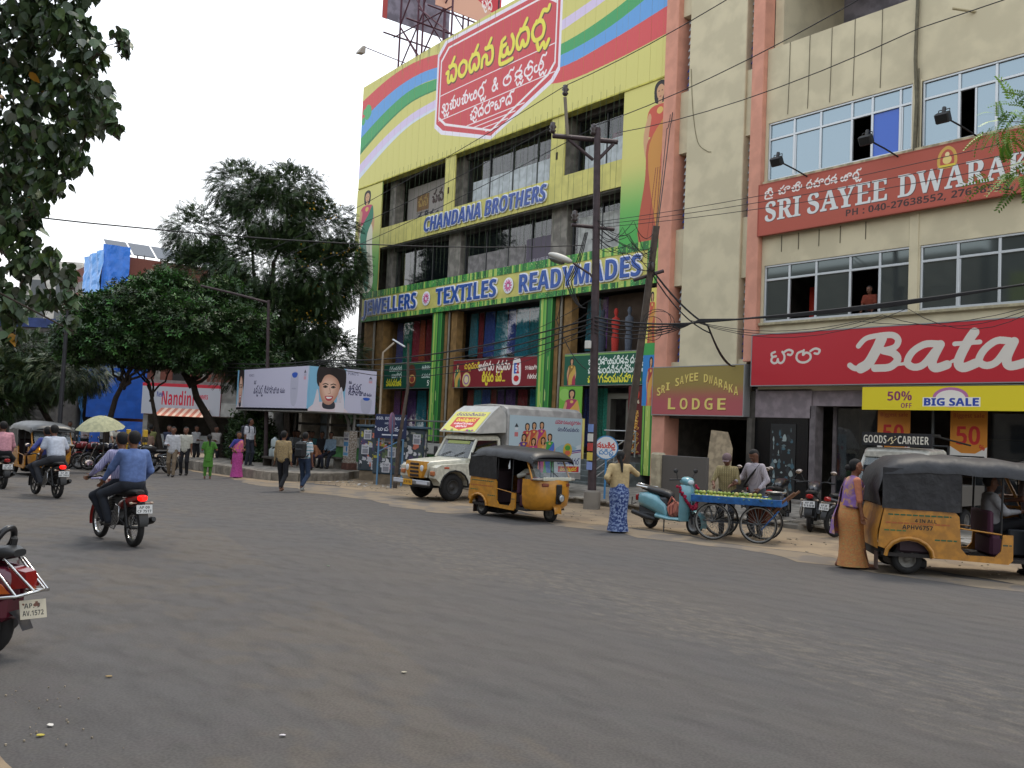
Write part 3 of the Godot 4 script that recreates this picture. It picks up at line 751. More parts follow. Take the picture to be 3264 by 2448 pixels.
	b = B.new(); b.bx(-25.35, -22.5, 3.72, 7.2, -24.3, -24.2); obj("lobby_wall", b, W("#4a3c30"), o)
	for q in [[-24.6, "#b9382e", "#201c1e"], [-23.9, "#5a616c", "#26303a"], [-25.3, "#38404c", "#b0b4a4"]]:
		b = B.new(); mannequin(b, V(q[0], 5.0, -23.9)); obj("mannequin", b, cloth(q[1]), o)
	c = Cv.new(96, 256, bc("#5c1614"))
	for j in 260: c.disc(48 + R(-26, 26) * sin(j * 0.1), 90 + R(0, 160), 2, 3, bc("#c9912f") if j % 3 else bc("#e8c469"))
	c.disc(48, 30, 20, 22, bc("#c23a2a")); ctext(c, "91.6", 30, 66, 14, 38, bc("#efe3c0"))
	panel("jewel_poster", -23.35, -22.6, 1.3, 3.7, -23.45, print_mat(c), o, 0.04)
	c = Cv.new(128, 150, bc("#6fae3a")); c.disc(30, 40, 30, 30, bc("#8fc25a")); lady(c, 72, 14, 320, "#c0504c", "#cfa04a", "#a83a5c")
	panel("bride_poster", -27.05, -25.75, 2.55, 3.72, -23.4, print_mat(c), o, 0.03)
	c = Cv.new(128, 230, bc("#cfc06a")); lady(c, 38, 20, 205, "#9c4a3a", "#b5703c", "#a83a3c"); lady(c, 92, 12, 210, "#b58a4a", "#c79a4a", "#8d3a34")
	panel("bride_poster", -26.6, -25.45, 0.5, 2.5, -23.3, print_mat(c), o, 0.03)
	# basement plinth, railing, steps
	b = B.new(); b.bx(-44.4, -26.8, 0.72, 1.2, -23.9, -22.6, 0.01); obj("plinth", b, W("#a7a59d", 0.35, 0.6), o)
	b = B.new(); b.bx(-44.4, -26.8, -0.2, 0.72, -23.9, -22.75); obj("plinth_base", b, W("#4d8a4f", 0.3, 0.6), o)
	for x in [-41, -39.2, -37.4, -35.6, -33.8, -32.0, -30.2]:
		b = B.new(); b.bx(x - 0.55, x + 0.55, 0.1, 0.62, -22.76, -22.735); obj("vent", b, M("#1b1d1e", 0.6), o)
		b = B.new()
		for j in 3: b.bx(x - 0.55, x + 0.55, 0.2 + j * 0.15, 0.215 + j * 0.15, -22.735, -22.72)
		obj("vent_grille", b, M("#3b4144", 0.5, 0.4), o)
	c = Cv.new(256, 40, bc("#a7a59d")); cglyph(c, "na.ya.u.la", 30, 32, 20, 130, 5, bc("#2b2b2b"))
	panel("plinth_lettering", -37.2, -33.4, 0.76, 1.16, -22.57, print_mat(c), o, 0.02)
	b = B.new(); var rl := M("#8f8f8c", 0.35, 0.7)
	for yy in [1.55, 1.85, 2.2]: b.bar(V(-42.5, yy, -22.7), V(-26.9, yy, -22.7), 0.025 if yy < 2.1 else 0.035)
	for j in 11: b.bar(V(-42.5 + j * 1.56, 1.2, -22.7), V(-42.5 + j * 1.56, 2.2, -22.7), 0.028)
	obj("railing", b, rl, o)
	for j in 6:
		b = B.new(); b.bx(-26.6, -22.5, -0.1 + 0.18 * j, 0.1 + 0.18 * j, -23.9, -21.3 - 0.35 * j, 0.01); obj("step", b, W("#5a605e", 0.35, 0.6), o)
	b = B.new()
	for x in [-26.5, -22.7]:
		for yy in [0.45, 0.7, 1.0]: b.bar(V(x, yy - 0.1, -21.1), V(x, yy + 1.05, -23.2), 0.025)
		b.bar(V(x, 0.1, -21.1), V(x, 0.95, -21.1), 0.03); b.bar(V(x, 0.6, -22.2), V(x, 1.5, -22.2), 0.03); b.bar(V(x, 1.2, -23.2), V(x, 2.1, -23.2), 0.03)
	for yy in [1.4, 1.75, 2.1]: b.bar(V(-24.3, yy, -23.25), V(-22.7, yy, -23.25), 0.025)
	obj("stair_rail", b, M("#a8aaa8", 0.3, 0.8), o)
	# strings of tiny lamps hung down the front
	for j in 46:
		var x := -41.6 + j * 0.385 + R(-0.08, 0.08); b = B.new()
		var zt := -23.4
		b.tube([V(x, 14.9, zt), V(x + R(-0.03, 0.03), 12, zt + 0.06), V(x + R(-0.04, 0.04), R(8.9, 9.6), zt + 0.05)], 0.006, 3, false)
		obj("light_string", b, M("#4a5a40", 0.7), o)

func drape(cx: float, y1: float, z: float, w: float, h: float) -> Array:
	var rings := []; var ph := R(0, 6)
	for i in 7:
		var t := i / 6.0; var ring := PackedVector3Array()
		for j in 13:
			var s := j / 12.0 - 0.5
			ring.append(V(cx + s * w * (0.82 + 0.18 * t), y1 - h * t, z + 0.06 * sin(s * 22 + ph) * (0.3 + 0.7 * t)))
		rings.append(ring)
	return rings
func mannequin(b: B, at: Vector3) -> void:
	b.xf = Transform3D(Basis(), at)
	b.lathe([Vector2(0.02, 0), Vector2(0.12, 0.0), Vector2(0.15, 0.5), Vector2(0.11, 0.75), Vector2(0.17, 1.05), Vector2(0.15, 1.25), Vector2(0.05, 1.32), Vector2(0.05, 1.38), Vector2(0.09, 1.5), Vector2(0.06, 1.62), Vector2(0.01, 1.65)], 12)
	b.xf = Transform3D()
func shutter(o: Node3D, x0: float, x1: float, y0: float, y1: float) -> void:
	var s := Node3D.new(); s.name = "rolling_shutter"; o.add_child(s, true)
	var c := Cv.new(512, 256, bc("#9a948e"))
	c.rect(90, 60, 110, 96, bc("#7c5a34")); cglyph(c, "cha.na", 100, 130, 50, 90, 9, bc("#a88a4a")); ctext(c, "CHANDANA", 92, 172, 12, 110, bc("#3a2a20"))
	cglyph(c, "sa.va.ra.h.ma.aa.la", 230, 130, 56, 300, 12, bc("#3c2422")); cglyph(c, "pa.la.i.pa.ta.u.cha.i.ra.la.u", 96, 232, 48, 420, 12, bc("#2b2b38"))
	var m := print_mat(c); var n := 22
	for i in n:
		var t0 := float(i) / n; var t1 := float(i + 1) / n
		var sl := panel("slat", x0, x1, lerpf(y0, y1, t0) + 0.004, lerpf(y0, y1, t1), -24.75, m, s, 0.02, Rect2(0, 1 - t1, 1, 1.0 / n)); sl.rotation.x = 0.0
func glass_bay(o: Node3D, x0: float, x1: float, y0: float, y1: float, film: float, fc: String) -> void:
	panel("window_glass", x0, x1, y0, y1, -24.3, glass("#1c2226", 0.3), o, 0.01)
	if film > 0: panel("window_film", x0 + 0.35, x1, y0, film, -24.285, W(fc, 0.2, 0.5), o, 0.01)
	var b := B.new()
	var n := maxi(1, int(round((x1 - x0) / 1.6)))
	for i in n + 1:
		var x := lerpf(x0, x1, float(i) / n); b = B.new(); b.bx(x - 0.025, x + 0.025, y0, y1, -24.29, -24.25); obj("mullion", b, M("#3d3f40", 0.5, 0.3), o)
	b = B.new(); b.bx(x0, x1, y1, y1 + 0.25, -24.9, -24.1); obj("lintel", b, W("#4a4542"), o)

# ---------- lodge and shoe shop building
func frame_window(o: Node3D, x0: float, x1: float, y0: float, y1: float, tr: float, cols: Array, open: Dictionary, gm: Material) -> void:
	var w := Node3D.new(); w.name = "window"; o.add_child(w, true); w.position = V(x0, y0, -23.62)
	var fm := M("#b9bdbf", 0.35, 0.5); var b := B.new(); var h := y1 - y0; var L := x1 - x0; var t := tr - y0
	b.bx(0, L, 0, 0.07, 0, 0.09, 0.008); b.bx(0, L, h - 0.06, h, 0, 0.09, 0.008); b.bx(0, L, t - 0.035, t + 0.035, 0, 0.08, 0.008)
	for x in [0.0, L - 0.06]: b.bx(x, x + 0.06, 0.07, h - 0.06, 0.002, 0.088, 0.008)
	for q in cols: b.bx(q - x0 - 0.035, q - x0 + 0.035, 0.07, h - 0.06, 0.004, 0.078, 0.008)
	obj("frame", b, fm, w)
	var ed := [x0] + cols + [x1]
	for i in ed.size() - 1:
		var a: float = ed[i] - x0 + 0.035; var e: float = ed[i + 1] - x0 - 0.035
		b = B.new(); b.bx(a, e, t + 0.035, h - 0.06, 0.03, 0.036); obj("pane", b, gm, w)
		var mode = open.get(i, 0)
		if mode is int and mode == 0:
			b = B.new(); b.bx(a, e, 0.07, t - 0.035, 0.03, 0.036); obj("pane", b, gm, w)
			if i % 2 == 1:
				b = B.new(); b.bx(a, a + 0.04, 0.07, t - 0.035, 0.0365, 0.06); obj("sash", b, fm, w)
		elif mode is float:
			# sash slid aside, glass covers only part
			var mid: float = lerpf(a, e, absf(mode))
			b = B.new(); b.bx(mid if mode > 0 else a, e if mode > 0 else mid, 0.07, t - 0.035, 0.03, 0.036); obj("pane", b, gm, w)
			b = B.new(); b.bx(mid - 0.025, mid + 0.025, 0.07, t - 0.035, 0.0365, 0.062); obj("sash", b, fm, w)
		elif mode is String:
			b = B.new(); b.bx(a, e, 0.07, t - 0.035, 0.03, 0.036); obj("pane", b, M(mode, 0.12), w)

func lodge_building() -> void:
	var o := thing("lodge_building", "cream four storey lodge with pink pillars above a red shoe shop", "building")
	var cream := W("#ccc1a2", 0.12, 0.2); var pink := W("#d2957e", 0.12, 0.3, 0.85); var dark := W("#6b665f", 0.3, 0.4)
	var b := B.new()
	var hA := [[-17.72, -13.0, 10.02, 11.87], [-12.74, -8.0, 10.0, 11.85]]; var hC := [[-17.72, -12.96, 5.6, 7.38], [-12.7, -8.0, 5.6, 7.36]]
	wall_with(b, -17.82, -4.0, 8.6, 14.25, -23.8, -23.5, hA); obj("wall", b, cream, o)
	b = B.new(); wall_with(b, -17.82, -4.0, 3.5, 8.595, -23.8, -23.5, hC); obj("wall", b, cream, o)
	# column between the windows
	b = B.new(); b.bx(-13.0, -12.74, 5.6, 11.9, -23.6, -23.47, 0.01); obj("mullion_column", b, cream, o)
	# rooms, slabs and the recessed roof terrace
	b = B.new(); b.bx(-22, -4, 0, 22, -36, -35.7); b.bx(-4.3, -4, 0, 22, -35.7, -23.8)
	for y in [3.55, 8.2, 12.4]: b.bx(-21.9, -4.3, y, y + 0.3, -35.7, -23.8)
	for y in [3.85, 8.5]: b.bx(-17.8, -4.3, y, y + (4.3 if y < 5 else 3.9), -28.3, -28.0)
	b.bx(-18.3, -17.83, 3.6, 20, -30, -23.8)
	obj("shell", b, dark, o)
	b = B.new(); b.bx(-17.8, -4.3, 12.7, 20, -27.4, -27.1); obj("terrace_wall", b, W("#8f8a93", 0.35, 0.3), o)
	b = B.new(); b.bx(-17.82, -17.5, 12.7, 22, -27.1, -23.82); obj("terrace_wall", b, cream, o)
	b = B.new(); b.bx(-17.8, -4.3, 17.6, 17.9, -35, -23.9); obj("roof_slab", b, dark, o)
	b = B.new(); b.bx(-15.4, -14.2, 12.7, 15.8, -27.1, -27.05); obj("terrace_door", b, M("#2b2320", 0.7), o)
	# pink pillars and the stair tower with slit windows
	b = B.new(); b.bx(-22.0, -21.42, -0.1, 22, -24, -23.25, 0.02); obj("pillar", b, pink, o)
	b = B.new(); b.bx(-18.28, -17.83, 4.4, 22, -24, -23.3, 0.02); obj("pillar", b, pink, o)
	var hs := [[-21.3, -21.0, 0], [-18.6, -18.3, 0]]
	b = B.new(); b.bx(-21.0, -18.6, 3.3, 22, -24, -23.4, 0.02); obj("stair_wall", b, cream, o)
	for q in hs:
		b = B.new()
		var yy := 3.3
		for r in [[4.5, 7.1], [9.04, 11.68], [13.82, 16.5], [18.3, 21]]:
			b = B.new(); b.bx(q[0] - 0.12 if q[0] < -20 else q[0], q[1] if q[0] < -20 else q[1] + 0.02, yy, r[0], -23.9, -23.5); obj("slit_wall", b, cream, o); yy = r[1]
		for r in [[4.5, 7.1], [9.04, 11.68], [13.82, 16.5]]:
			var n := 11
			for i in n:
				b = B.new(); b.box(V((q[0] + q[1]) / 2, lerpf(r[0], r[1], (i + 0.5) / n), -23.72), V(0.3, (r[1] - r[0]) / n * 1.05, 0.012), 0.0, Basis(Vector3.RIGHT, -0.5))
				obj("louvre", b, M("#2c4a94", 0.15) if i < 3 + int(r[0]) % 3 else M("#aeb9bf", 0.12), o)
			b = B.new(); b.bx(q[0], q[1], r[0], r[1], -23.95, -23.9); obj("slit_back", b, dark, o)
	# hairline conduits on the parapet
	for x in [-17.0, -16.3, -15.55, -14.8, -13.95]:
		b = B.new(); b.tube([V(x, 14.25, -23.49), V(x, 13.2, -23.488), V(x - 0.02, 12.0, -23.49)], 0.009, 5); obj("conduit", b, M("#5a5546"), o)
	for x in [-17.1, -16.5, -15.8, -15.1, -14.3]:
		b = B.new(); b.bar(V(x, 8.25, -23.49), V(x, 7.75, -23.49), 0.012, 5); obj("conduit", b, M("#5a5546"), o)
	b = B.new(); b.tube([V(-12.87, 14.3, -23.42), V(-12.9, 12.5, -23.41), V(-12.84, 11.3, -23.42), V(-12.88, 9.95, -23.42)], 0.05, 7); b.tube([V(-12.8, 12.2, -23.42), V(-12.76, 10, -23.42)], 0.02, 5); obj("drain_pipe", b, M("#6a6450", 0.8, 0, 0.3, 1.0), o)
	b = B.new(); b.bar(V(-11.35, 13.3, -23.5), V(-11.75, 13.4, -23.1), 0.035, 6); obj("cable_bracket", b, M("#a79c7c"), o)
	# wandering cable stuck to the stair wall
	b = B.new(); b.tube(smooth([V(-20.9, 14.5, -23.39), V(-20.75, 13.0, -23.385), V(-20.5, 11.9, -23.39), V(-20.1, 11.5, -23.385), V(-19.9, 11.42, -23.39)], 5), 0.012, 5); obj("wall_cable", b, M("#7a7258"), o)
	# reflective upper windows, darker lower ones
	var sky_gl := M("#8797a0", 0.06); sky_gl.metallic = 0.7
	var dk_gl := M("#5c6464", 0.05); dk_gl.metallic = 0.7
	frame_window(o, -17.72, -13.0, 10.02, 11.87, 11.35, [-16.8, -15.88, -14.86, -14.22, -13.38], {3: true, 4: "#2f5fbf"}, sky_gl)
	frame_window(o, -12.74, -8.0, 10.0, 11.85, 11.35, [-11.75, -10.8, -9.8, -8.9], {1: 0.45}, sky_gl)
	frame_window(o, -17.72, -12.96, 5.6, 7.38, 6.93, [-16.83, -15.9, -14.79, -13.88], {1: true, 3: true}, dk_gl)
	frame_window(o, -12.7, -8.0, 5.6, 7.36, 6.93, [-11.7, -10.65, -9.7, -8.85], {}, dk_gl)
	b = B.new(); b.bx(-16.75, -15.95, 5.7, 6.75, -24.6, -24.5); obj("red_shutter", b, M("#c0301c", 0.6), o)
	for q in [[10.02, 11.87], [5.6, 7.38]]:
		b = B.new(); b.bx(-17.8, -8.0, q[0] - 0.09, q[0] - 0.01, -23.55, -23.38, 0.01); obj("window_sill", b, W("#b5aa8a", 0.4, 0.8), o)
	# lodge doorway
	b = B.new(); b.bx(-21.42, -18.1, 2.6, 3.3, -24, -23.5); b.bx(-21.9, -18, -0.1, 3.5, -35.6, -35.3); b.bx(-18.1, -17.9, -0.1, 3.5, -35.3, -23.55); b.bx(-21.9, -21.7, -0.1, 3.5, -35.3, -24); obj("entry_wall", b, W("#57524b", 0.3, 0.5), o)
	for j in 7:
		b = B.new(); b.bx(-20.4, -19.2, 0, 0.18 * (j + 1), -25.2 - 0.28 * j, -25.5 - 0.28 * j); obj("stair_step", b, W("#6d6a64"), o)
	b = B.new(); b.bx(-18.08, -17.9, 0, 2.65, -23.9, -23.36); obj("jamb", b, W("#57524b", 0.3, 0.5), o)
	# shoe shop front
	b = B.new(); b.bx(-17.9, -15.9, 2.68, 3.55, -24, -23.5, 0.01); b.bx(-15.9, -4.3, 3.05, 3.55, -24, -23.55); obj("shop_beam", b, W("#8b7f82", 0.25, 0.5), o)
	b = B.new(); b.bx(-17.9, -16.0, -0.1, 2.68, -23.8, -23.52); obj("granite_wall", b, M("#151414", 0.25), o)
	b = B.new(); b.bx(-15.95, -15.75, -0.1, 3.05, -23.9, -23.5, 0.01); b.bx(-15.5, -15.4, 0, 3.05, -24.1, -24.0); obj("shop_pier", b, W("#6f6768", 0.3, 0.6), o)
	panel("shop_window", -15.4, -13.6, 0.1, 3.0, -24.05, glass("#20262a", 0.3), o, 0.012)
	panel("shop_window", -11.4, -4.4, 0.1, 3.0, -24.05, glass("#20262a", 0.3), o, 0.012)
	b = B.new()
	for x in [-13.6, -12.5, -11.4, -9.2, -7.0]: b.bx(x - 0.03, x + 0.03, 0.1, 3.02, -24.04, -23.98)
	obj("shop_frame", b, M("#5d5f60", 0.4, 0.5), o)
	b = B.new(); b.bx(-17.9, -4.3, -0.1, 3.5, -29.6, -29.3); obj("shop_back_wall", b, W("#6b5f58"), o)
	for j in 4:
		b = B.new(); b.bx(-15.2, -5, 0.5 + 0.6 * j, 0.54 + 0.6 * j, -29.3, -28.9); obj("shoe_shelf", b, W("#8a7a6a"), o)
	b = B.new(); b.bx(-18, -4, -0.05, 0.28, -24.3, -22.9, 0.01); obj("shop_step", b, W("#7b746c", 0.35, 0.5), o)
	# torn posters on the granite
	var c := Cv.new(128, 256, bc("#1a1918"))
	for j in 70: c.blob([0, -1, 0.7, -0.4, 1, 0.6, -0.2, 1, -1, 0.2], R(10, 118), R(20, 250), R(2, 12), R(3, 14), [bc("#3c5a66"), bc("#8f9a98"), bc("#2c3032"), bc("#58686a")][j % 4])
	panel("torn_poster", -17.3, -16.4, 0.4, 2.5, -23.5, print_mat(c), o, 0.004)
func crumple(b: B, o: Vector3, ex: Vector3, ey: Vector3, nrm: Vector3, nx: int, ny: int, am: float, seed: int) -> void:
	var fn := FastNoiseLite.new(); fn.seed = seed; fn.frequency = 0.9; fn.fractal_octaves = 2; fn.noise_type = FastNoiseLite.TYPE_CELLULAR; fn.cellular_return_type = FastNoiseLite.RETURN_DISTANCE2_SUB
	var rings := []
	for i in ny + 1:
		var r := PackedVector3Array()
		for j in nx + 1:
			var p := o + ex * (float(j) / nx) + ey * (float(i) / ny)
			r.append(p + nrm * am * (0.6 + 0.6 * fn.get_noise_3dv(p * V(1.6, 0.7, 1.6)) + 0.12 * sin(p.y * 1.1 + j)))
		rings.append(r)
	b.loft(rings, false, false, true)

func far_left() -> void:
	var g0 := -0.4
	# unfinished brick building wrapped in tarpaulin
	var o := thing("brick_building", "unfinished brick building wrapped in blue tarpaulin with solar panels", "building")
	var brick := duo("#7d4a3c", "#64392f", "grain", 1.2, 0.35, 0.6); var conc := W("#8b857c", 0.3, 0.4)
	var b := B.new(); b.bx(-80, -68, g0, 11.0, -27, -16.6); obj("wall", b, brick, o)
	b = B.new(); b.bx(-80, -68.02, 11.75, 13.0, -27, -17.0); obj("wall", b, brick, o)
	b = B.new(); b.bx(-80, -67.95, 11.0, 11.7, -27, -16.6); obj("concrete_band", b, conc, o)
	for z in [-20.6, -24.0]:
		b = B.new(); b.bx(-68.2, -67.93, g0, 13.1, z - 0.2, z + 0.2); obj("concrete_column", b, conc, o)
	for q in [[-18.6, 8.5], [-22.3, 8.6], [-22.3, 5.2]]:
		b = B.new(); b.bx(-68.1, -67.97, q[1] - 0.7, q[1] + 0.7, q[0] - 0.6, q[0] + 0.6); obj("window", b, M("#1d1a18", 0.6), o)
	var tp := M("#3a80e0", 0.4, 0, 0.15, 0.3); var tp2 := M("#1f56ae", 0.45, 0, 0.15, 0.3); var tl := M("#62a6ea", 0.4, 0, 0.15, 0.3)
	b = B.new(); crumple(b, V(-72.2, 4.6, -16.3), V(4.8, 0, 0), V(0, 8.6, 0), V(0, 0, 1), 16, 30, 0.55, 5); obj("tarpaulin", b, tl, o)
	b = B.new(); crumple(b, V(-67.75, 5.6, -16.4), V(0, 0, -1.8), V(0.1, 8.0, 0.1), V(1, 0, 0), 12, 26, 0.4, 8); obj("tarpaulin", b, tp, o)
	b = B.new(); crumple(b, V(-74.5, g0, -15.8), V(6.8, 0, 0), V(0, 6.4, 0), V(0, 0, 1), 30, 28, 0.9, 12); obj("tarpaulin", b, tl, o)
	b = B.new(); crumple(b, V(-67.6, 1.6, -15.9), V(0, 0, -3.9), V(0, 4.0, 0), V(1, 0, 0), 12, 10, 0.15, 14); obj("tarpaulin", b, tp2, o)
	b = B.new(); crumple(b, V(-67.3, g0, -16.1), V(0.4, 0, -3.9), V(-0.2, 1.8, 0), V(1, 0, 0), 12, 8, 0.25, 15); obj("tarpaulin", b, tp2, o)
	for i in 6:
		var z := -17.0 - i * 1.65
		b = B.new(); b.box(V(-69.0, 13.75, z - 0.6), V(2.1, 0.06, 1.5), 0.0, Basis(Vector3.BACK, -0.55)); obj("solar_panel", b, M("#3a3f46", 0.25), o)
		b = B.new(); b.bar(V(-69.9, 13.0, z - 0.6), V(-69.9, 14.3, z - 0.6), 0.05, 5); b.bar(V(-68.2, 13.0, z - 0.6), V(-68.2, 13.3, z - 0.6), 0.05, 5); obj("panel_stand", b, M("#777777", 0.5, 0.6), o)
	# sweet shop with red lettering
	o = thing("sweet_shop", "low white sweet shop with red lettering behind the tree trunks", "building", V(-60, -0.35, -17.3), 49.6)
	b = B.new(); b.bx(0.1, 8.4, -0.2, 2.3, -6, -5.8); b.bx(0.1, 8.4, 2.3, 4.5, -6, -0.25); b.bx(0.1, 0.4, -0.2, 2.3, -6, -0.2); b.bx(8.1, 8.4, -0.2, 2.3, -6, -0.2); obj("wall", b, W("#8f8d88", 0.3, 0.4), o)
	var c := Cv.new(512, 150, bc("#b9bcc4")); c.rect(0, 0, 512, 16, bc("#c2283a"))
	ctext(c, "Nandini", 130, 104, 66, 210, bc("#c81f3a")); ctext(c, "New", 96, 66, 26, 42, bc("#2a3c8c")); ctext(c, "Sweets", 360, 70, 26, 70, bc("#c81f3a"))
	panel("fascia", 0, 5.0, 2.35, 4.3, -0.1, print_mat(c), o, 0.12)
	panel("fascia", 5.05, 8.4, 2.35, 3.2, -0.12, W("#b3b3ae", 0.3, 0.4), o, 0.12)
	for i in 14:
		b = B.new(); b.box(V(1.4 + i * 0.22, 2.5, 0.45), V(0.21, 0.03, 1.2), 0.0, Basis(Vector3.RIGHT, 0.42)); obj("awning_strip", b, M("#d9b8a0" if i % 2 else "#b8705a", 0.9), o)
	for i in 3:
		b = B.new(); b.bx(1.2 + i * 2.1, 2.6 + i * 2.1, 0, 1.1, -0.9, -0.3, 0.02); obj("counter", b, W("#9aa0a0"), o)
	# dim row of shops behind the shelter
	o = thing("shop_row", "dim row of low shops under the big tree", "building")
	b = B.new(); b.bx(-62, -45, -0.4, 5.2, -32, -31.7); b.bx(-62, -45, 3.4, 5.2, -31.7, -25)
	for x in [-62.0, -58.0, -54.0, -50.0, -45.4]: b.bx(x, x + 0.4, -0.4, 3.4, -31.7, -25.2)
	obj("wall", b, W("#7c7468", 0.35, 0.4), o)
	for i in 4: panel("fascia", -61.4 + i * 4.05, -57.6 + i * 4.05, 2.7, 3.4, -24.95, W(["#c3c5c4", "#39454f", "#bcb6a8", "#4f5a58"][i], 0.3, 0.5), o, 0.08)
	for i in 4: panel("shutter", -61.5 + i * 4.05, -58.1 + i * 4.05, -0.4, 2.7, -26.4, W("#41484c", 0.3, 0.8), o, 0.05)
	o = thing("cream_house", "cream house with grey balconies beside the textile store", "building")
	b = B.new(); b.bx(-58, -45.5, -0.4, 10.5, -40, -33); obj("wall", b, W("#b3aa94", 0.35, 0.3), o)
	for y in [4.5, 7.6]:
		b = B.new(); b.bx(-57, -46, y, y + 0.2, -33, -31.8); b.bx(-57, -46, y + 0.2, y + 1.0, -31.95, -31.8); obj("balcony", b, W("#8f8a80", 0.3, 0.4), o)
		for i in 4:
			b = B.new(); b.bx(-55.8 + i * 2.6, -54.4 + i * 2.6, y + 0.3, y + 2.3, -33, -32.96); obj("window", b, M("#22262a", 0.3), o)
	# dark shuttered building at the far left
	o = thing("shuttered_building", "dark grey shuttered building under the leaves, blue band on top", "building", V(-69.3, -0.5, -8.9), 52)
	b = B.new(); b.bx(-8, 6.0, 0, 7.8, -8, 0); obj("wall", b, W("#5b5752", 0.35, 0.3), o)
	b = B.new(); b.bx(-8, 6.05, 7.8, 8.4, -8, 0.1); obj("parapet", b, W("#3b4a7a", 0.3, 0.4), o)
	for i in 3:
		for j in 12:
			b = B.new(); b.bx(-7 + i * 4.3, -3.4 + i * 4.3, 0.3 + j * 0.22, 0.49 + j * 0.22, 0.0, 0.06); obj("shutter_slat", b, W("#4e4a46", 0.3, 0.5), o)
	b = B.new(); b.bx(-8, 6, 3.3, 4.1, 0, 0.15); obj("signboard", b, W("#5c3a34", 0.3, 0.4), o)
	c = Cv.new(96, 64, bc("#b9a6b6")); c.blob([0, -1, 1, -0.3, 0.6, 1, -0.8, 0.8, -1, -0.4], 40, 34, 26, 18, bc("#7c4a66")); c.rect(60, 8, 26, 20, bc("#d8d2da"))
	var fb := panel("hanging_banner", 0.9, 2.6, 2.5, 3.4, 0.2, print_mat(c), o, 0.02); fb.rotation.z = -0.16
	o = thing("white_tower_block", "pale concrete block far behind the shuttered building", "building", V(-100, -1, -17.6), 52)
	b = B.new(); b.bx(-1, 5, 0, 17.5, -8, 0); obj("wall", b, W("#c9c6bd", 0.3, 0.3), o)
	for j in 5:
		for i in 2:
			b = B.new(); b.bx(0.2 + i * 2.4, 1.6 + i * 2.4, 2 + j * 3, 3.6 + j * 3, 0, 0.03); obj("window", b, M("#4a4f52", 0.3), o)
	o = thing("distant_block", "grey flat roofed block closing the far end of the road", "building", V(-118, -1.4, -2), 80)
	b = B.new(); b.bx(-14, 14, 0, 9, -8, 0); obj("wall", b, W("#8e8a82", 0.3, 0.3), o)

func opposite_side() -> void:
	# houses on the photographer's side of the road, mirrored in the lodge's lower windows
	var o := thing("opposite_house", "grey house with lime green balcony across the road", "building")
	var b := B.new(); b.bx(-26, -8, -0.3, 16.5, 9, 20); obj("wall", b, W("#77746d", 0.3, 0.3), o)
	b = B.new(); b.bx(-24, -13, 10.4, 12.2, 7.2, 9); obj("balcony", b, W("#8f9a3a", 0.2, 0.4), o)
	for i in 5:
		for y in [2.0, 5.5, 9.0]:
			b = B.new(); b.bx(-25 + i * 3.4, -23.4 + i * 3.4, y, y + 1.6, 8.96, 9.0); obj("window", b, M("#2a2d30", 0.3), o)
	o = thing("opposite_block", "half built concrete block across the road", "building")
	b = B.new(); b.bx(-7, 14, -0.3, 15.0, 10, 22); obj("wall", b, W("#8a8781", 0.3, 0.3), o)
	for i in 4:
		b = B.new(); b.bx(-6.6 + i * 4.8, -6.2 + i * 4.8, 15.0, 17.0, 10.2, 10.6); obj("column_stub", b, W("#77746d"), o)
	for i in 4:
		b = B.new(); b.bx(-5.5 + i * 4.6, -3 + i * 4.6, 10, 12.2, 9.95, 10.0); obj("opening", b, M("#26241f", 0.9), o)
	o = thing("opposite_terrace", "long low terrace of shops across the road", "building")
	b = B.new(); b.bx(-70, -27, -0.5, 14.5, 10, 20); obj("wall", b, W("#8b8478", 0.3, 0.3), o)

func sign_box(called: String, label: String, x0: float, x1: float, y0: float, y1: float, z: float, th: float, m: Material, frame: Material) -> Node3D:
	var o := thing(called, label, "sign", V(x0, y0, z))
	panel("face", 0.03, x1 - x0 - 0.03, 0.03, y1 - y0 - 0.03, 0.012, m, o, 0.012)
	var b := B.new(); b.bx(0, x1 - x0, 0, y1 - y0, -th, -0.002, 0.006); obj("casing", b, frame, o)
	b = B.new(); var L := x1 - x0; var h := y1 - y0
	for q in [[0, L, 0, 0.03], [0, L, h - 0.03, h], [0, 0.03, 0.03, h - 0.03], [L - 0.03, L, 0.03, h - 0.03]]: b.bx(q[0], q[1], q[2], q[3], -0.0018, 0.02)
	obj("frame", b, frame, o)
	return o

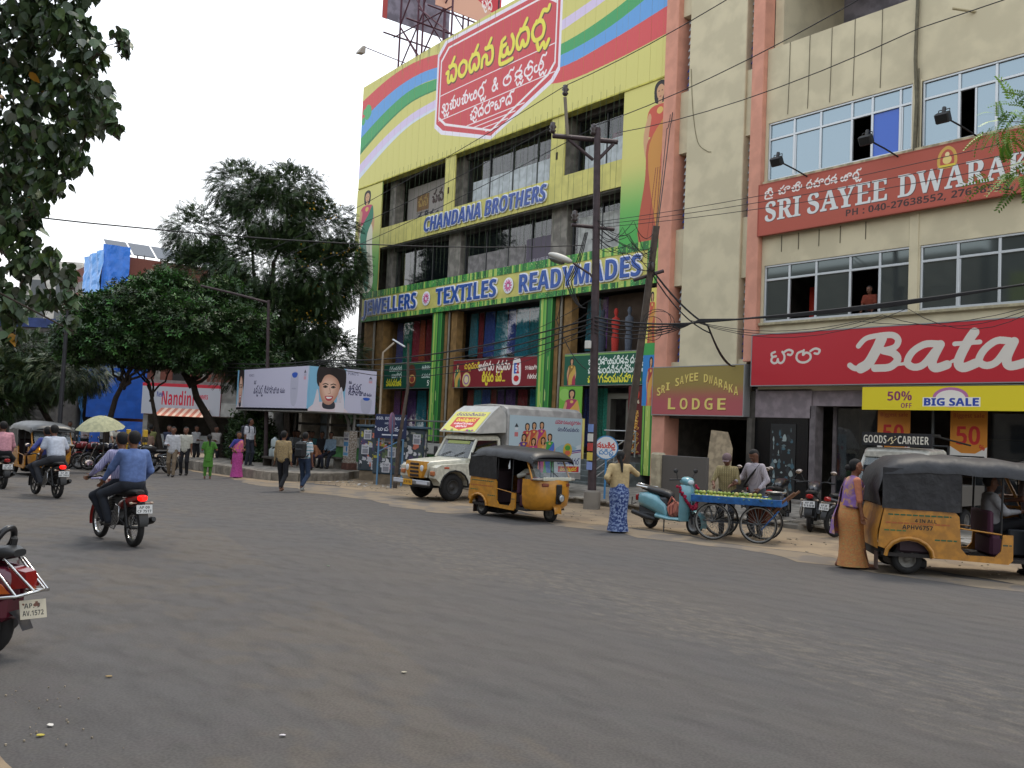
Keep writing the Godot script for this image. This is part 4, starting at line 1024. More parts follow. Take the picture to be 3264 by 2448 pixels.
func signs() -> void:
	# lodge name board
	var k := 150.0; var ox := -17.85; var oy := 9.9; var c := Cv.new(1800, 246, bc("#ab4f3c"))
	for q in [[2.5, 3, "#4a2a26"], [0, 0, "#d3d5d2"]]:
		ctext(c, "SRI SAYEE", (-17.6 - ox) * k + q[0], (oy - 8.68) * k + q[1], 94, 4.05 * k, bc(q[2]), "Droid Serif Bold", 0.0, 1.2)
		ctext(c, "DWARAKA", (-13.22 - ox) * k + q[0], (oy - 8.68) * k + q[1], 94, 3.95 * k, bc(q[2]), "Droid Serif Bold", 0.0, 1.2)
		ctext(c, "LODGE", (-8.8 - ox) * k + q[0], (oy - 8.68) * k + q[1], 94, 2.4 * k, bc(q[2]), "Droid Serif Bold", 0.0, 1.2)
	ctext(c, "PH : 040-27638552, 27638553, 27638554", (-14.8 - ox) * k, (oy - 8.39) * k, 30, 6.2 * k, bc("#3a2422"), "Droid Sans Bold")
	cglyph(c, "sha.i.rasub", (-17.65 - ox) * k, (oy - 9.48) * k, 30, 52, 6.5, bc("#e2dcd6"))
	cglyph(c, "sa.aa.ya.i", (-17.15 - ox) * k, (oy - 9.48) * k, 30, 130, 6.5, bc("#e2dcd6"))
	cglyph(c, "da.va.aa.ra.ka", (-16.15 - ox) * k, (oy - 9.48) * k, 30, 160, 6.5, bc("#e2dcd6")); cglyph(c, "la.aa.da.h.sub", (-15.0 - ox) * k, (oy - 9.48) * k, 30, 100, 6.5, bc("#e2dcd6"))
	# gold arch with a seated figure, plain stand-in
	var ex := (-11.87 - ox) * k; var ey := (oy - 9.58) * k
	c.blob([-1, 1.2, -1, -0.4, 0, -1.2, 1, -0.4, 1, 1.2], ex, ey, 34, 36, bc("#c9a24a")); c.blob([-1, 1.2, -1, -0.4, 0, -1.1, 1, -0.4, 1, 1.2], ex, ey + 4, 24, 30, bc("#b4503c")); c.disc(ex, ey + 14, 18, 18, bc("#e0c77a")); c.disc(ex, ey - 8, 9, 10, bc("#e6d29a")); c.rect(ex - 32, ey + 34, 64, 10, bc("#d8c23c"))
	sign_box("lodge_name_board", "red board lettered SRI SAYEE DWARAKA below the upper windows", -17.85, -5.9, 8.28, 9.9, -23.28, 0.12, print_mat(c), M("#9a4734", 0.6))
	for x in [[-16.35, 10.05], [-13.5, 10.05], [-11.4, 10.15]]:
		var o := thing("flood_lamp", ["black flood lamp in front of the left sky blue panes", "black flood lamp in front of the deep blue pane", "black flood lamp beside the gold arched emblem"][[-16.35, -13.5, -11.4].find(x[0])], "lamp", V(x[0], x[1], -23.3), 0, "flood lamps on the lodge board")
		var b := B.new(); b.tube([V(0.25, -0.22, 0), V(0.1, -0.05, 0.5), V(-0.1, 0.12, 0.95)], 0.022, 6); obj("arm", b, M("#1b1b1b"), o)
		b = B.new(); b.box(V(-0.12, 0.1, 1.02), V(0.36, 0.26, 0.2), 0.03, Basis(Vector3.RIGHT, 0.5)); obj("housing", b, M("#171717", 0.5), o)
		b = B.new(); b.tube([V(-0.28, 0.12, 1.0), V(-0.26, 0.32, 0.96), V(0.02, 0.32, 0.96), V(0.04, 0.12, 1.0)], 0.014, 5); b.bar(V(-0.12, 0.2, 1.0), V(-0.12, 0.38, 0.96), 0.05, 8); obj("bracket", b, M("#222222", 0.5), o)
	# red script sign of the shoe shop
	c = Cv.new(1810, 250, bc("#b3202c")); ox = -17.87; oy = 5.22; k = 150.0
	var cr := bc("#cfc8bd")
	for q in [[0.34, [-13.57, 4.88, -13.72, 4.55, -13.94, 4.17, -14.17, 4.02]], [0.18, [-14.17, 4.0, -14.38, 4.03, -14.51, 4.12]], [0.17, [-14.26, 4.69, -14.03, 4.91, -13.62, 4.98]], [0.20, [-13.61, 4.97, -13.25, 4.96, -13.09, 4.81, -13.18, 4.61, -13.51, 4.52]], [0.24, [-13.51, 4.52, -13.2, 4.42, -13.1, 4.23, -13.32, 4.03, -13.75, 4.01]], [0.22, [-12.02, 4.64, -12.34, 4.65, -12.67, 4.46, -12.82, 4.16, -12.64, 4.01, -12.37, 4.08, -12.08, 4.44]], [0.27, [-11.94, 4.62, -12.14, 4.16, -12.05, 3.97, -11.75, 4.05]], [0.28, [-11.07, 4.91, -11.24, 4.64, -11.45, 4.14, -11.33, 3.96, -11.02, 4.07]], [0.14, [-11.56, 4.62, -10.93, 4.64]], [0.21, [-10.22, 4.63, -10.52, 4.65, -10.81, 4.43, -10.94, 4.14, -10.77, 4.0, -10.51, 4.09, -10.26, 4.46]], [0.25, [-10.11, 4.61, -10.27, 4.18, -10.19, 3.97, -9.82, 4.05]], [0.1, [-13.1, 4.1, -12.85, 4.12]], [0.1, [-11.78, 4.05, -11.5, 4.2]], [0.1, [-11.05, 4.07, -10.93, 4.14]]]:
		var pts := []
		for i in range(0, q[1].size(), 2): pts.append(Vector2((q[1][i] - ox) * k, (oy - q[1][i + 1]) * k))
		c.line(smooth(pts, 6), q[0] * k * 0.92, cr)
	cglyph(c, "ba.aa.ta.aa", (-17.2 - ox) * k, (oy - 4.25) * k, 62, 270, 11, cr)
	sign_box("shoe_shop_sign", "big red sign with cream Bata script over the shop", -17.87, -5.8, 3.62, 5.22, -23.2, 0.28, print_mat(c, 0.4), M("#8f8f90", 0.4, 0.5))
	# sale banner under it
	c = Cv.new(1024, 88, bc("#dcc81c"))
	for x in [70, 560]:
		ctext(c, "50%", x + 30, 52, 34, 92, bc("#7b1f5c")); ctext(c, "OFF", x + 82, 80, 18, 40, bc("#7b1f5c"))
	c.disc(330, 40, 62, 36, bc("#b0699a")); c.disc(330, 44, 52, 30, bc("#e3dcd0")); c.rect(232, 40, 200, 34, bc("#e8e2d2")); ctext(c, "BIG SALE", 238, 70, 26, 188, bc("#223f9c"), "Droid Sans Bold", 0.0, 0.8)
	c.rect(660, 66, 60, 2, bc("#a8842a")); ctext(c, "50%", 830, 52, 34, 92, bc("#7b1f5c"))
	var o := thing("sale_banner", "yellow BIG SALE banner with purple 50% hung below the red sign", "banner", V(-14.1, 2.94, -23.2))
	panel("cloth", 0, 7.6, 0, 0.62, 0.0, print_mat(c), o, 0.015)
	var b := B.new(); b.bar(V(0, 0.64, -0.02), V(7.6, 0.64, -0.02), 0.018, 6); obj("rod", b, M("#7a7a78", 0.5, 0.5), o)
	for x in [-14.05, -12.0]:
		c = Cv.new(96, 150, bc("#c47a1e")); c.poly(PackedVector2Array([Vector2(0, 110), Vector2(30, 130), Vector2(66, 130), Vector2(96, 110), Vector2(96, 150), Vector2(0, 150)]), bc("#cfcac2")); ctext(c, "50", 16, 104, 54, 62, bc("#b3201c")); ctext(c, "Biggest sale", 8, 24, 12, 80, bc("#a3481c")); ctext(c, "%", 76, 120, 16, 14, bc("#b3201c"))
		var p := thing("sale_poster", "orange 50 poster hanging %s in the shoe shop window" % ("left" if x < -13 else "right"), "poster", V(x, 1.7, -23.93), 0, "orange sale posters"); panel("sheet", 0, 0.95, 0, 1.3, 0, print_mat(c), p, 0.008)
	# lodge entrance sign, gold over pink print
	c = Cv.new(640, 250, bc("#b08a3a"))
	for y in 250: c.rect(0, y, 640, 1, bc("#8f7d40").lerp(bc("#a95658"), smoothstep(0.3, 0.75, y / 250.0)))
	var word := "SRI SAYEE DWARAKA"
	for i in word.length():
		var t := (i + 0.5) / word.length(); var px := 30 + 580 * t; var py := 120 - 62 * sin(PI * t) + 40 * absf(t - 0.5)
		if word[i] != " ":
			for q in [[2, 3, "#6a3a20"], [0, 0, "#d9c46a"]]: ctext(c, word[i], px - 14 + q[0], py + q[1] + 16, 42, 28, bc(q[2]))
	for q in [[3, 4, "#7c3a30"], [0, 0, "#dcc870"]]:
		for i in 5: ctext(c, "LODGE"[i], 120 + i * 88 + q[0], 222 + q[1], 58, 56, bc(q[2]))
	sign_box("lodge_entrance_sign", "gold and pink SRI SAYEE DWARAKA LODGE sign over the dark doorway", -21.95, -18.08, 2.68, 4.32, -23.18, 0.3, print_mat(c, 0.4), M("#9a9a98", 0.45, 0.5))
	# banners across the ground floor of the textile store
	c = Cv.new(768, 150, bc("#7c1620"))
	lady(c, 45, 14, 230, "#2c6a4a", "#c9a24a", "#2c6a4a"); c.disc(135, 108, 40, 40, bc("#d6c07a")); c.disc(135, 108, 28, 28, bc("#8f5a9c")); c.disc(135, 108, 20, 20, bc("#e0d2a0"))
	cglyph(c, "va.cha.sub.sa.i.am.da.i", 110, 48, 26, 150, 5, bc("#e3cf3a")); cglyph(c, "aa_.sha.aa.da.am. .sha.rasub.va.na.am", 245, 62, 38, 290, 7, bc("#efe6da")); cglyph(c, "ba.i.ga.sub.sa.ta. .sa.la.h.dot.dot.dot", 285, 122, 40, 210, 8, bc("#e6d43a"))
	c.blob([-1, -1, 0, -1.3, 1, -1, 1, 1, -1, 1], 588, 75, 32, 56, bc("#e8e2dc")); c.rect(566, 28, 22, 56, bc("#2f62b8")); c.rect(588, 28, 22, 56, bc("#c22a34")); ctext(c, "51", 578, 74, 36, 34, bc("#f4f4f4")); c.disc(588, 110, 22, 16, bc("#c41f24")); ctext(c, "916", 660, 66, 20, 40, bc("#efe6da")); cglyph(c, "ba.am.ga.aa.ra", 700, 66, 18, 66, 4, bc("#efe6da")); cglyph(c, "ga.ya.ra.am.ta.i", 680, 112, 18, 84, 4, bc("#efe6da"))
	banner("store_banner", "maroon sale banner between the two green piers", -34.65, -28.58, 3.78, 4.97, c)
	c = Cv.new(640, 160, bc("#11573f")); c.rect(0, 0, 640, 8, bc("#7fa85a"))
	lady(c, 60, 18, 250, "#a8324a", "#caa24c", "#8f6a2c"); cglyph(c, "aa_.da.i.ra.ka.aa.la.sa.ra.i.ka.tha.sub", 190, 58, 30, 300, 6, bc("#e6ece2")); cglyph(c, "da.ja.ai.na.h.sub.dot.dot", 500, 58, 30, 130, 6, bc("#e6ece2")); cglyph(c, "sa.ha.ka.u.am.da.na.i.tha.ga.am.pa.u.da.ra.la", 190, 102, 28, 430, 6, bc("#e6ece2")); cglyph(c, "sa.va.aa.ga.tha.am.sa.u.sa.va.aa.ga.tha", 190, 148, 32, 390, 7, bc("#e6dc3c"))
	banner("store_banner", "dark green banner over the store entrance steps", -27.0, -22.45, 3.78, 4.96, c)
	c = Cv.new(512, 150, bc("#0e4a3a")); c.rect(0, 0, 512, 7, bc("#7fa85a"))
	cglyph(c, "sa.ra.la.ka.va.da", 60, 46, 24, 140, 5, bc("#c9d6cc")); cglyph(c, "ba.am.ga.aa.ra", 90, 86, 24, 110, 5, bc("#c9d6cc")); cglyph(c, "tha.ka.ma.da.ra.la.ka", 30, 136, 32, 170, 7, bc("#d9cf2c")); c.blob([-0.6, -1.2, 0.5, -1.1, 1, 0.2, 0.6, 1.1, -0.7, 1, -1, 0], 310, 80, 44, 54, bc("#5a2c1c")); c.disc(312, 96, 34, 26, bc("#c9a05a")); c.disc(314, 100, 24, 18, bc("#8a3a2c")); ctext(c, "51", 470, 138, 32, 34, bc("#f0f0e4"))
	cglyph(c, "ya.la.i.ra.ka.ta", 410, 44, 18, 96, 4, bc("#c9d6cc")); cglyph(c, "tha.na.ka.da", 410, 92, 18, 90, 4, bc("#c9d6cc"))
	banner("store_banner", "dark green banner at the left end, behind the bare pole", -40.85, -36.42, 3.78, 5.0, c)

func banner(called: String, label: String, x0: float, x1: float, y0: float, y1: float, c: Cv) -> void:
	var o := thing(called, label, "banner", V(x0, y0, -23.56), 0, "printed banners of the textile store")
	panel("cloth", 0, x1 - x0, 0, y1 - y0, 0, print_mat(c), o, 0.015)
	var b := B.new(); b.bar(V(0, y1 - y0 + 0.02, -0.02), V(x1 - x0, y1 - y0 + 0.02, -0.02), 0.02, 6); b.bar(V(0, -0.02, -0.02), V(x1 - x0, -0.02, -0.02), 0.02, 6); obj("rod", b, M("#8a8a84", 0.5, 0.5), o)

func face_print(c: Cv, x0: float, w: float, h: float, squeeze: float) -> void:
	# generic smiling woman with gloved hands on a pale blue ground, h is the picture height
	c.rect(x0, 0, w, h, bc("#7fb4d0")); var cx := x0 + w * 0.55; var s := h / 100.0; var q := squeeze
	c.blob([-30, -4, -10, -8, 24, -4, 44, 4, 44, 44, 30, 50, -26, 44, -36, 20], cx, 2 * s, s * q, s, bc("#241a1a"))
	c.blob([-52, 104, -44, 86, -20, 78, 20, 78, 42, 88, 50, 104], cx, 0, s * q, s, bc("#d9c9cd"))
	c.blob([-14, 76, 14, 76, 16, 92, -14, 92], cx, 0, s * q, s, bc("#30303a"))
	c.blob([-26, 24, -8, 12, 14, 14, 28, 34, 26, 58, 10, 80, -4, 84, -18, 76, -27, 52], cx, 0, s * q, s, bc("#dcb09a"))
	for i in 7:
		var t := i / 6.0; var kk := 1.0 - 0.55 * t
		c.blob([-26, 24, -8, 12, 14, 14, 28, 34, 26, 58, 10, 80, -4, 84, -18, 76, -27, 52].map(func(v): return v * kk), cx - 2 * t * s * q, (1 - kk) * 46 * s, s * q, s, bc("#c08c74").lerp(bc("#e4bca6"), t))
	c.blob([-28, 30, -20, 10, 4, 6, 30, 22, 32, 44, 22, 26, 2, 16, -14, 20, -24, 36], cx, 0, s * q, s, bc("#241a1a"))
	for sg in [-1, 1]:
		c.line([Vector2(cx + (sg * 11 - 7) * s * q, 39 * s), Vector2(cx + (sg * 11) * s * q, 36.5 * s), Vector2(cx + (sg * 11 + 7) * s * q, 38.5 * s)], 2.0 * s, bc("#2c1c18"))
		c.blob([-6.5, 0.5, 0, -3.4, 6.5, 0, 0, 2.6], cx + sg * 11 * s * q, 44 * s, s * q, s, bc("#3a2620")); c.blob([-4, 0.5, 0, -1, 4, 0.5, 0, 1.6], cx + sg * 11 * s * q, 44 * s, s * q, s, bc("#a8948c")); c.disc(cx + sg * 11 * s * q, 44 * s, 2.4 * s * q, 2.4 * s, bc("#1c1210"))
	c.line([Vector2(cx + 1 * s * q, 46 * s), Vector2(cx + 4 * s * q, 58 * s), Vector2(cx - 2 * s * q, 59.5 * s)], 1.2 * s, bc("#b07e68"))
	c.blob([-11, 66, 0, 64, 12, 65, 6, 74, -5, 74.5], cx, 0, s * q, s, bc("#b5434e")); c.blob([-8, 66.8, 0, 66, 9, 66.4, 4, 70, -4, 70.4], cx, 0, s * q, s, bc("#f0ece8"))
	c.blob([-44, 100, -38, 70, -33, 50, -28, 62, -25, 84, -20, 100], cx, 0, s * q, s, bc("#d5ccd2")); c.blob([20, 100, 22, 80, 26, 56, 34, 42, 40, 60, 44, 78, 42, 100], cx, 0, s * q, s, bc("#dad2d8"))
	for i in 3: c.line([Vector2(cx + (27 + i * 4) * s * q, (56 - i * 3) * s), Vector2(cx + (26 + i * 4) * s * q, 78 * s)], 0.8 * s, bc("#a89ea6"))

func bus_shelter() -> void:
	var g := -0.1
	var o := thing("bus_shelter", "bus shelter with white face cream adverts on two sides", "bus shelter", V(-30.5, g, -14.5))
	# local: street face along -x, side face along -z
	var b := B.new(); b.bx(-6.6, 0, 2.38, 2.5, -2.7, 0); obj("roof", b, W("#7d7a74", 0.3, 0.6), o)
	b = B.new(); b.bx(-6.62, -0.05, 2.5, 3.95, -0.18, -0.06); b.bx(-0.2, -0.05, 2.5, 3.95, -2.7, -0.18); obj("board_frame", b, W("#a9a6a4", 0.3, 0.6), o)
	var c := Cv.new(1024, 250, bc("#c4c1d4")); face_print(c, 0, 110, 250, 0.42)
	ctext(c, "POND'S", 190, 46, 15, 76, bc("#4a4a66"), "Droid Sans"); cglyph(c, "ka.i.ma.h", 272, 94, 16, 34, 3, bc("#2a2a44"))
	cglyph(c, "e.ka.h.sub.pa.ra.h.sub", 268, 152, 36, 146, 5, bc("#23234a")); cglyph(c, "sha.i.tha.aa.ka.aa.la.aa.la", 432, 152, 34, 216, 5, bc("#23234a")); cglyph(c, "ka.u.sa.am", 664, 150, 22, 66, 4, bc("#23234a"))
	c.blob([-0.7, -1, 0.7, -1, 1, -0.2, 0.6, 1, -0.6, 1, -1, -0.2], 852, 124, 52, 88, bc("#b4b3c4")); c.blob([-0.7, -0.3, 0, -0.6, 0.7, -0.3, 0.5, 0.4, 0, 0.6, -0.5, 0.4], 852, 48, 52, 26, bc("#2353b4")); ctext(c, "POND'S", 824, 130, 8, 56, bc("#7a7a96"), "Droid Sans")
	for i in 9: c.rect(260 + i * 52, 236, 30, 3, bc("#a19eb8"))
	c.poly(PackedVector2Array([Vector2(985, 20), Vector2(970, 38), Vector2(1000, 38)]), bc("#4a4a5a")); c.rect(970, 42, 30, 14, bc("#b0a9bc")); c.rect(970, 58, 30, 18, bc("#cc9aa6"))
	soften(c); panel("advert", -6.62, 0.0, 2.42, 4.03, 0.0, print_mat(c), o, 0.05)
	c = Cv.new(512, 300, bc("#c6c3d6")); face_print(c, 0, 272, 300, 0.9)
	ctext(c, "POND'S", 288, 40, 18, 80, bc("#4a4a66"), "Droid Sans"); cglyph(c, "ka.i.ma", 296, 100, 14, 24, 3, bc("#2a2a44")); cglyph(c, "e.ka.h.sub.pa.ra.h.sub", 296, 140, 30, 100, 4.5, bc("#23234a")); cglyph(c, "sha.i.tha.aa.ka.aa.la.aa.la", 296, 178, 26, 140, 4, bc("#23234a")); cglyph(c, "ka.u.sa.am", 440, 178, 16, 40, 3, bc("#23234a"))
	c.blob([-0.8, -1, 0.8, -1, 1, -0.2, 0.6, 1, -0.6, 1, -1, -0.2], 440, 244, 44, 48, bc("#b4b3c4")); c.blob([-0.8, -0.4, 0, -0.7, 0.8, -0.4, 0.6, 0.5, 0, 0.8, -0.6, 0.5], 440, 198, 34, 14, bc("#2353b4"))
	c.poly(PackedVector2Array([Vector2(466, 40), Vector2(452, 58), Vector2(480, 58)]), bc("#4a4a5a")); c.rect(452, 60, 28, 12, bc("#b0a9bc")); c.rect(452, 72, 28, 14, bc("#cc9aa6"))
	soften(c); var side := panel("advert", 0, 2.72, 2.42, 4.03, 0.0, print_mat(c), o, 0.05); side.rotation.y = PI / 2; side.position = V(0.012, 0, -0.055)
	# posts: bent steel tubes and a poster covered pillar
	for q in [[-6.3, -0.3], [-6.3, -2.5], [-3.2, -2.5]]:
		b = B.new(); b.tube([V(q[0], 0, q[1]), V(q[0], 1.9, q[1]), V(q[0] + 0.1, 2.2, q[1] + 0.05), V(q[0] + 0.3, 2.38, q[1] + 0.1)], 0.05, 8); obj("post", b, W("#6d6a68"), o)
	b = B.new(); b.bx(-0.95, -0.45, 0, 0.55, -2.4, -2.0, 0.02); obj("pillar_foot", b, W("#6b4a40", 0.3, 1.0), o)
	b = B.new(); b.bx(-0.92, -0.48, 0.55, 1.75, -2.37, -2.03, 0.015); obj("pillar", b, duo("#8a7a6c", "#b9b0a6", "spots", 1.4), o)
	b = B.new(); b.tube([V(-0.9, 1.75, -2.2), V(-0.95, 2.1, -2.2), V(-1.2, 2.38, -2.2)], 0.055, 8); b.tube([V(-0.5, 1.75, -2.2), V(-0.45, 2.38, -2.2)], 0.05, 8); obj("post", b, W("#8d8a86"), o)
	c = Cv.new(96, 150, bc("#cfcfd2")); ctext(c, "TO-LET", 8, 28, 20, 80, bc("#23234a")); c.rect(8, 36, 80, 14, bc("#6a6a80")); c.rect(6, 60, 84, 26, bc("#5c9ccf")); c.disc(64, 104, 14, 18, bc("#3a86c4")); c.rect(6, 126, 84, 18, bc("#6aa6d2"))
	panel("bill", -0.9, -0.5, 0.8, 1.7, -2.02, print_mat(c), o, 0.006).rotation = Vector3()
	b = B.new(); b.bx(-6.5, -0.3, 1.9, 2.0, -2.68, -2.6); obj("back_rail", b, W("#4a4846"), o)
	b = B.new(); b.bx(-6.2, -1.2, 0.66, 0.72, -2.3, -1.9, 0.01)
	for x in [-6.0, -3.7, -1.5]: b.bx(x, x + 0.1, 0.15, 0.66, -2.25, -1.95)
	obj("bench", b, W("#77726a", 0.3, 0.8), o)
	# raised platform
	b = B.new()
	var pl := PackedVector2Array([Vector2(-39.5, -12.8), Vector2(-34, -12.75), Vector2(-29.6, -13.0), Vector2(-28.9, -13.6), Vector2(-29.3, -15.6), Vector2(-30.2, -16.4), Vector2(-30.2, -18.5), Vector2(-39.5, -18.5)])
	var q2 := PackedVector2Array()
	for v in pl: q2.append(Vector2(v.x, -v.y))
	b.ext(q2, -0.35, 0.2, Transform3D(Basis(Vector3.RIGHT, -PI / 2), Vector3()))
	var pf := struct("pavement", b, W("#8c8478", 0.4, 0.5)); rng.seed = 88
	var tones := [W("#8f877a", 0.35, 1.0), W("#7f786d", 0.35, 1.1), W("#989084", 0.3, 0.9)]; var run := [Vector2(-39.5, -12.74), Vector2(-34, -12.69), Vector2(-29.55, -12.94), Vector2(-28.84, -13.58), Vector2(-29.24, -15.62)]
	for i in run.size() - 1:
		var L: float = run[i].distance_to(run[i + 1]); var n := maxi(1, int(round(L / 0.62)))
		for k in n:
			var p: Vector2 = run[i].lerp(run[i + 1], (k + 0.5) / n); var dv: Vector2 = (run[i + 1] - run[i]).normalized(); var kb := B.new()
			kb.box(Vector3(), V(L / n - 0.015, 0.36, 0.14), 0.015); var ko := obj("kerb_block", kb, tones[rng.randi() % 3], pf)
			ko.position = V(p.x, 0.02 + R(-0.012, 0.012), p.y); ko.rotation = V(R(-0.03, 0.03), -atan2(dv.y, dv.x) + R(-0.02, 0.02), 0)

func cabinet(label: String, at: Vector3, turn: float, seed: int) -> void:
	var o := thing("utility_cabinet", label, "cabinet", at, turn, "poster covered utility cabinets"); var b := B.new()
	rng.seed = seed
	b.bx(-0.85, 0.85, 0.35, 1.9, -0.35, 0.35, 0.02); obj("body", b, W("#3d4c56", 0.35, 1.0), o)
	b = B.new(); b.bx(-0.95, 0.95, 1.9, 1.98, -0.45, 0.45, 0.015); obj("lid", b, W("#4d6272", 0.3, 0.8), o)
	b = B.new(); b.bx(-0.8, 0.8, -0.1, 0.35, -0.32, 0.32, 0.02); obj("plinth", b, W("#857763", 0.3, 0.8), o)
	b = B.new(); b.bx(-0.015, 0.015, 0.4, 1.85, 0.351, 0.356); obj("door_gap", b, M("#14181a"), o)
	var inks := [bc("#b9bac0"), bc("#c2705c"), bc("#8f8f86"), bc("#5a6a4a"), bc("#4b3f63"), bc("#c9c9cc"), bc("#2a3034"), bc("#a8a23c")]
	for i in 2:
		var c := Cv.new(128, 224, bc("#39434a"))
		for j in 46: c.blob([-0.8, -1, 0.7, -0.6, 1, 0.5, 0.2, 1, -1, 0.6, -0.6, -0.2], R(8, 120), R(8, 216), R(4, 16), R(5, 18), inks[rng.randi() % 8])
		for j in 3:
			var x := R(6, 78); var y: float = [8.0, 88.0, 160.0][j] + R(0, 14)
			if R(0, 1) < 0.85:
				c.rect(x, y, 42, 52, bc("#c3c4ca")); ctext(c, "TO-LET", x + 4, y + 16, 10, 34, bc("#23262c")); c.rect(x + 5, y + 22, 32, 26, bc("#85868e"))
		panel("door_bills", -0.83 + i * 0.85, -0.02 + i * 0.83, 0.4, 1.85, 0.354, print_mat(c), o, 0.003)
	var c2 := Cv.new(80, 180, bc("#36424a"))
	for j in 26: c2.blob([-0.8, -1, 0.7, -0.6, 1, 0.5, -1, 0.6], R(6, 74), R(6, 174), R(4, 12), R(5, 16), inks[rng.randi() % 8])
	c2.rect(20, 14, 34, 60, bc("#c3c4ca")); ctext(c2, "TO LET", 24, 36, 10, 28, bc("#23262c")); c2.rect(20, 118, 34, 50, bc("#c3c4ca")); ctext(c2, "TO LET", 24, 138, 10, 28, bc("#23262c"))
	var e := panel("side_bills", -0.33, 0.33, 0.4, 1.85, 0.854, print_mat(c2), o, 0.003); e.rotation.y = PI / 2

func street_furniture() -> void:
	var pm := M("#46383a", 0.7, 0.1, 0.35, 0.8, "", false)
	# steel electric pole with street lamp
	var o := thing("electric_pole", "tall brown steel electric pole with cross arm at the top", "pole", gp(-17.32, -16.23)); var b := B.new()
	b.tube([V(0, -0.1, 0), V(-0.2, 6.0, 0), V(-0.36, 9.95, 0)], [0.11, 0.1, 0.085], 8); obj("shaft", b, pm, o)
	b = B.new(); b.lathe([Vector2(0.22, -0.1), Vector2(0.21, 0.42), Vector2(0.17, 0.48), Vector2(0.01, 0.48)], 8); obj("footing", b, W("#7d766c"), o)
	b = B.new(); b.bar(V(-1.05, 9.68, 0.95), V(-0.2, 9.68, -0.6), 0.07, 4); b.bar(V(-0.85, 9.62, 0.55), V(-0.42, 9.1, 0.05), 0.045, 4); b.bar(V(-0.25, 9.62, -0.5), V(-0.36, 9.1, -0.05), 0.045, 4); obj("cross_arm", b, pm, o)
	b = B.new(); b.bar(V(-0.85, 9.68, 0.6), V(-0.95, 10.75, 0.66), 0.06, 4); obj("extension_arm", b, W("#83796a"), o)
	for q in [V(-1.05, 9.75, 0.95), V(-0.4, 9.75, 0.1), V(-0.95, 10.8, 0.66), V(-0.55, 7.4, 0.5)]:
		b = B.new(); b.lathe([Vector2(0.01, 0), Vector2(0.05, 0.0), Vector2(0.09, 0.06), Vector2(0.05, 0.1), Vector2(0.1, 0.16), Vector2(0.06, 0.22), Vector2(0.07, 0.27), Vector2(0.01, 0.3)], 10, Transform3D(Basis(), q)); obj("insulator", b, M("#3a302f", 0.3), o)
	b = B.new(); b.bar(V(-0.55, 7.3, 0.6), V(-0.1, 7.3, -0.5), 0.05, 4); obj("lower_arm", b, pm, o)
	b = B.new(); b.tube([V(-0.2, 5.85, 0), V(-0.3, 6.05, 0.1), V(-0.7, 6.35, 0.35)], 0.03, 6); obj("lamp_arm", b, pm, o)
	b = B.new(); b.ell(V(-1.0, 6.5, 0.55), V(0.36, 0.1, 0.15), Basis(Vector3.UP, 0.55) * Basis(Vector3.BACK, -0.35), 12, 8); obj("lamp_head", b, M("#b7b5ac", 0.5), o)
	b = B.new(); b.ell(V(-1.08, 6.43, 0.6), V(0.24, 0.08, 0.12), Basis(Vector3.UP, 0.55) * Basis(Vector3.BACK, -0.35), 12, 8); obj("lamp_lens", b, M("#55544e", 0.15), o)
	b = B.new(); b.bx(-0.26, -0.1, 4.1, 4.3, 0.14, 0.24, 0.01); obj("meter_box", b, M("#c8c6be"), o)
	for j in 5:
		b = B.new(); b.bx(-0.09, 0.08, 1.0 + j * 0.24, 1.2 + j * 0.24, 0.12, 0.155); obj("sticker", b, M(["#7d8fc0", "#c8b24a", "#b04038", "#c5c3bd", "#6d86b8"][j]), o)
	# leaning concrete pole
	o = thing("leaning_pole", "leaning grey pole in front of the pink pillar", "pole", gp(-18.4, -18.3)); b = B.new()
	b.tube([V(0, -0.1, 0), V(1.76, 7.4, 0.8)], [0.12, 0.09], 6); obj("shaft", b, W("#5d534a", 0.3, 0.8), o)
	b = B.new(); b.bar(V(1.2, 6.0, 1.0), V(1.6, 6.3, 0.3), 0.05, 5); obj("bracket", b, pm, o)
	b = B.new(); b.lathe([Vector2(0.01, 0), Vector2(0.09, 0.0), Vector2(0.09, 0.2), Vector2(0.05, 0.22), Vector2(0.01, 0.26)], 8, Transform3D(Basis(), V(1.6, 6.25, 0.75))); obj("insulator", b, M("#2f2826", 0.3), o)
	# street lamp by the shelter, bare pole, sign poles
	o = thing("street_lamp", "thin street lamp rising behind the shelter advert", "street lamp", gp(-34.8, -14.95)); b = B.new()
	b.tube([V(0, 0, 0), V(0.05, 6.8, 0.3)], [0.09, 0.06], 8); obj("shaft", b, pm, o)
	b = B.new(); b.tube([V(0.05, 6.7, 0.3), V(-0.8, 7.0, 1.4), V(-1.6, 7.25, 2.45)], 0.05, 6); obj("arm", b, pm, o)
	o = thing("street_lamp", "dark street lamp in front of the lower blue tarpaulin", "street lamp", gp(-39.2, -8.3)); b = B.new()
	b.tube([V(0, 0, 0), V(0.02, 5.4, 0)], [0.1, 0.07], 8); obj("shaft", b, M("#26262a", 0.6), o)
	b = B.new(); b.tube([V(0.02, 5.3, 0), V(0.03, 6.6, 0.0), V(0.0, 7.2, 0.1)], 0.05, 6); obj("arm", b, M("#26262a", 0.6), o)
	o = thing("bare_pole", "crooked bare wooden pole behind the utility cabinets", "pole", gp(-25.3, -15.2)); b = B.new()
	b.tube([V(0, 0, 0), V(-0.05, 1.5, -0.1), V(0.15, 3.2, -0.2), V(0.2, 4.6, -0.1)], [0.07, 0.06, 0.05, 0.035], 7); obj("shaft", b, W("#5b5047", 0.3, 1.2), o)
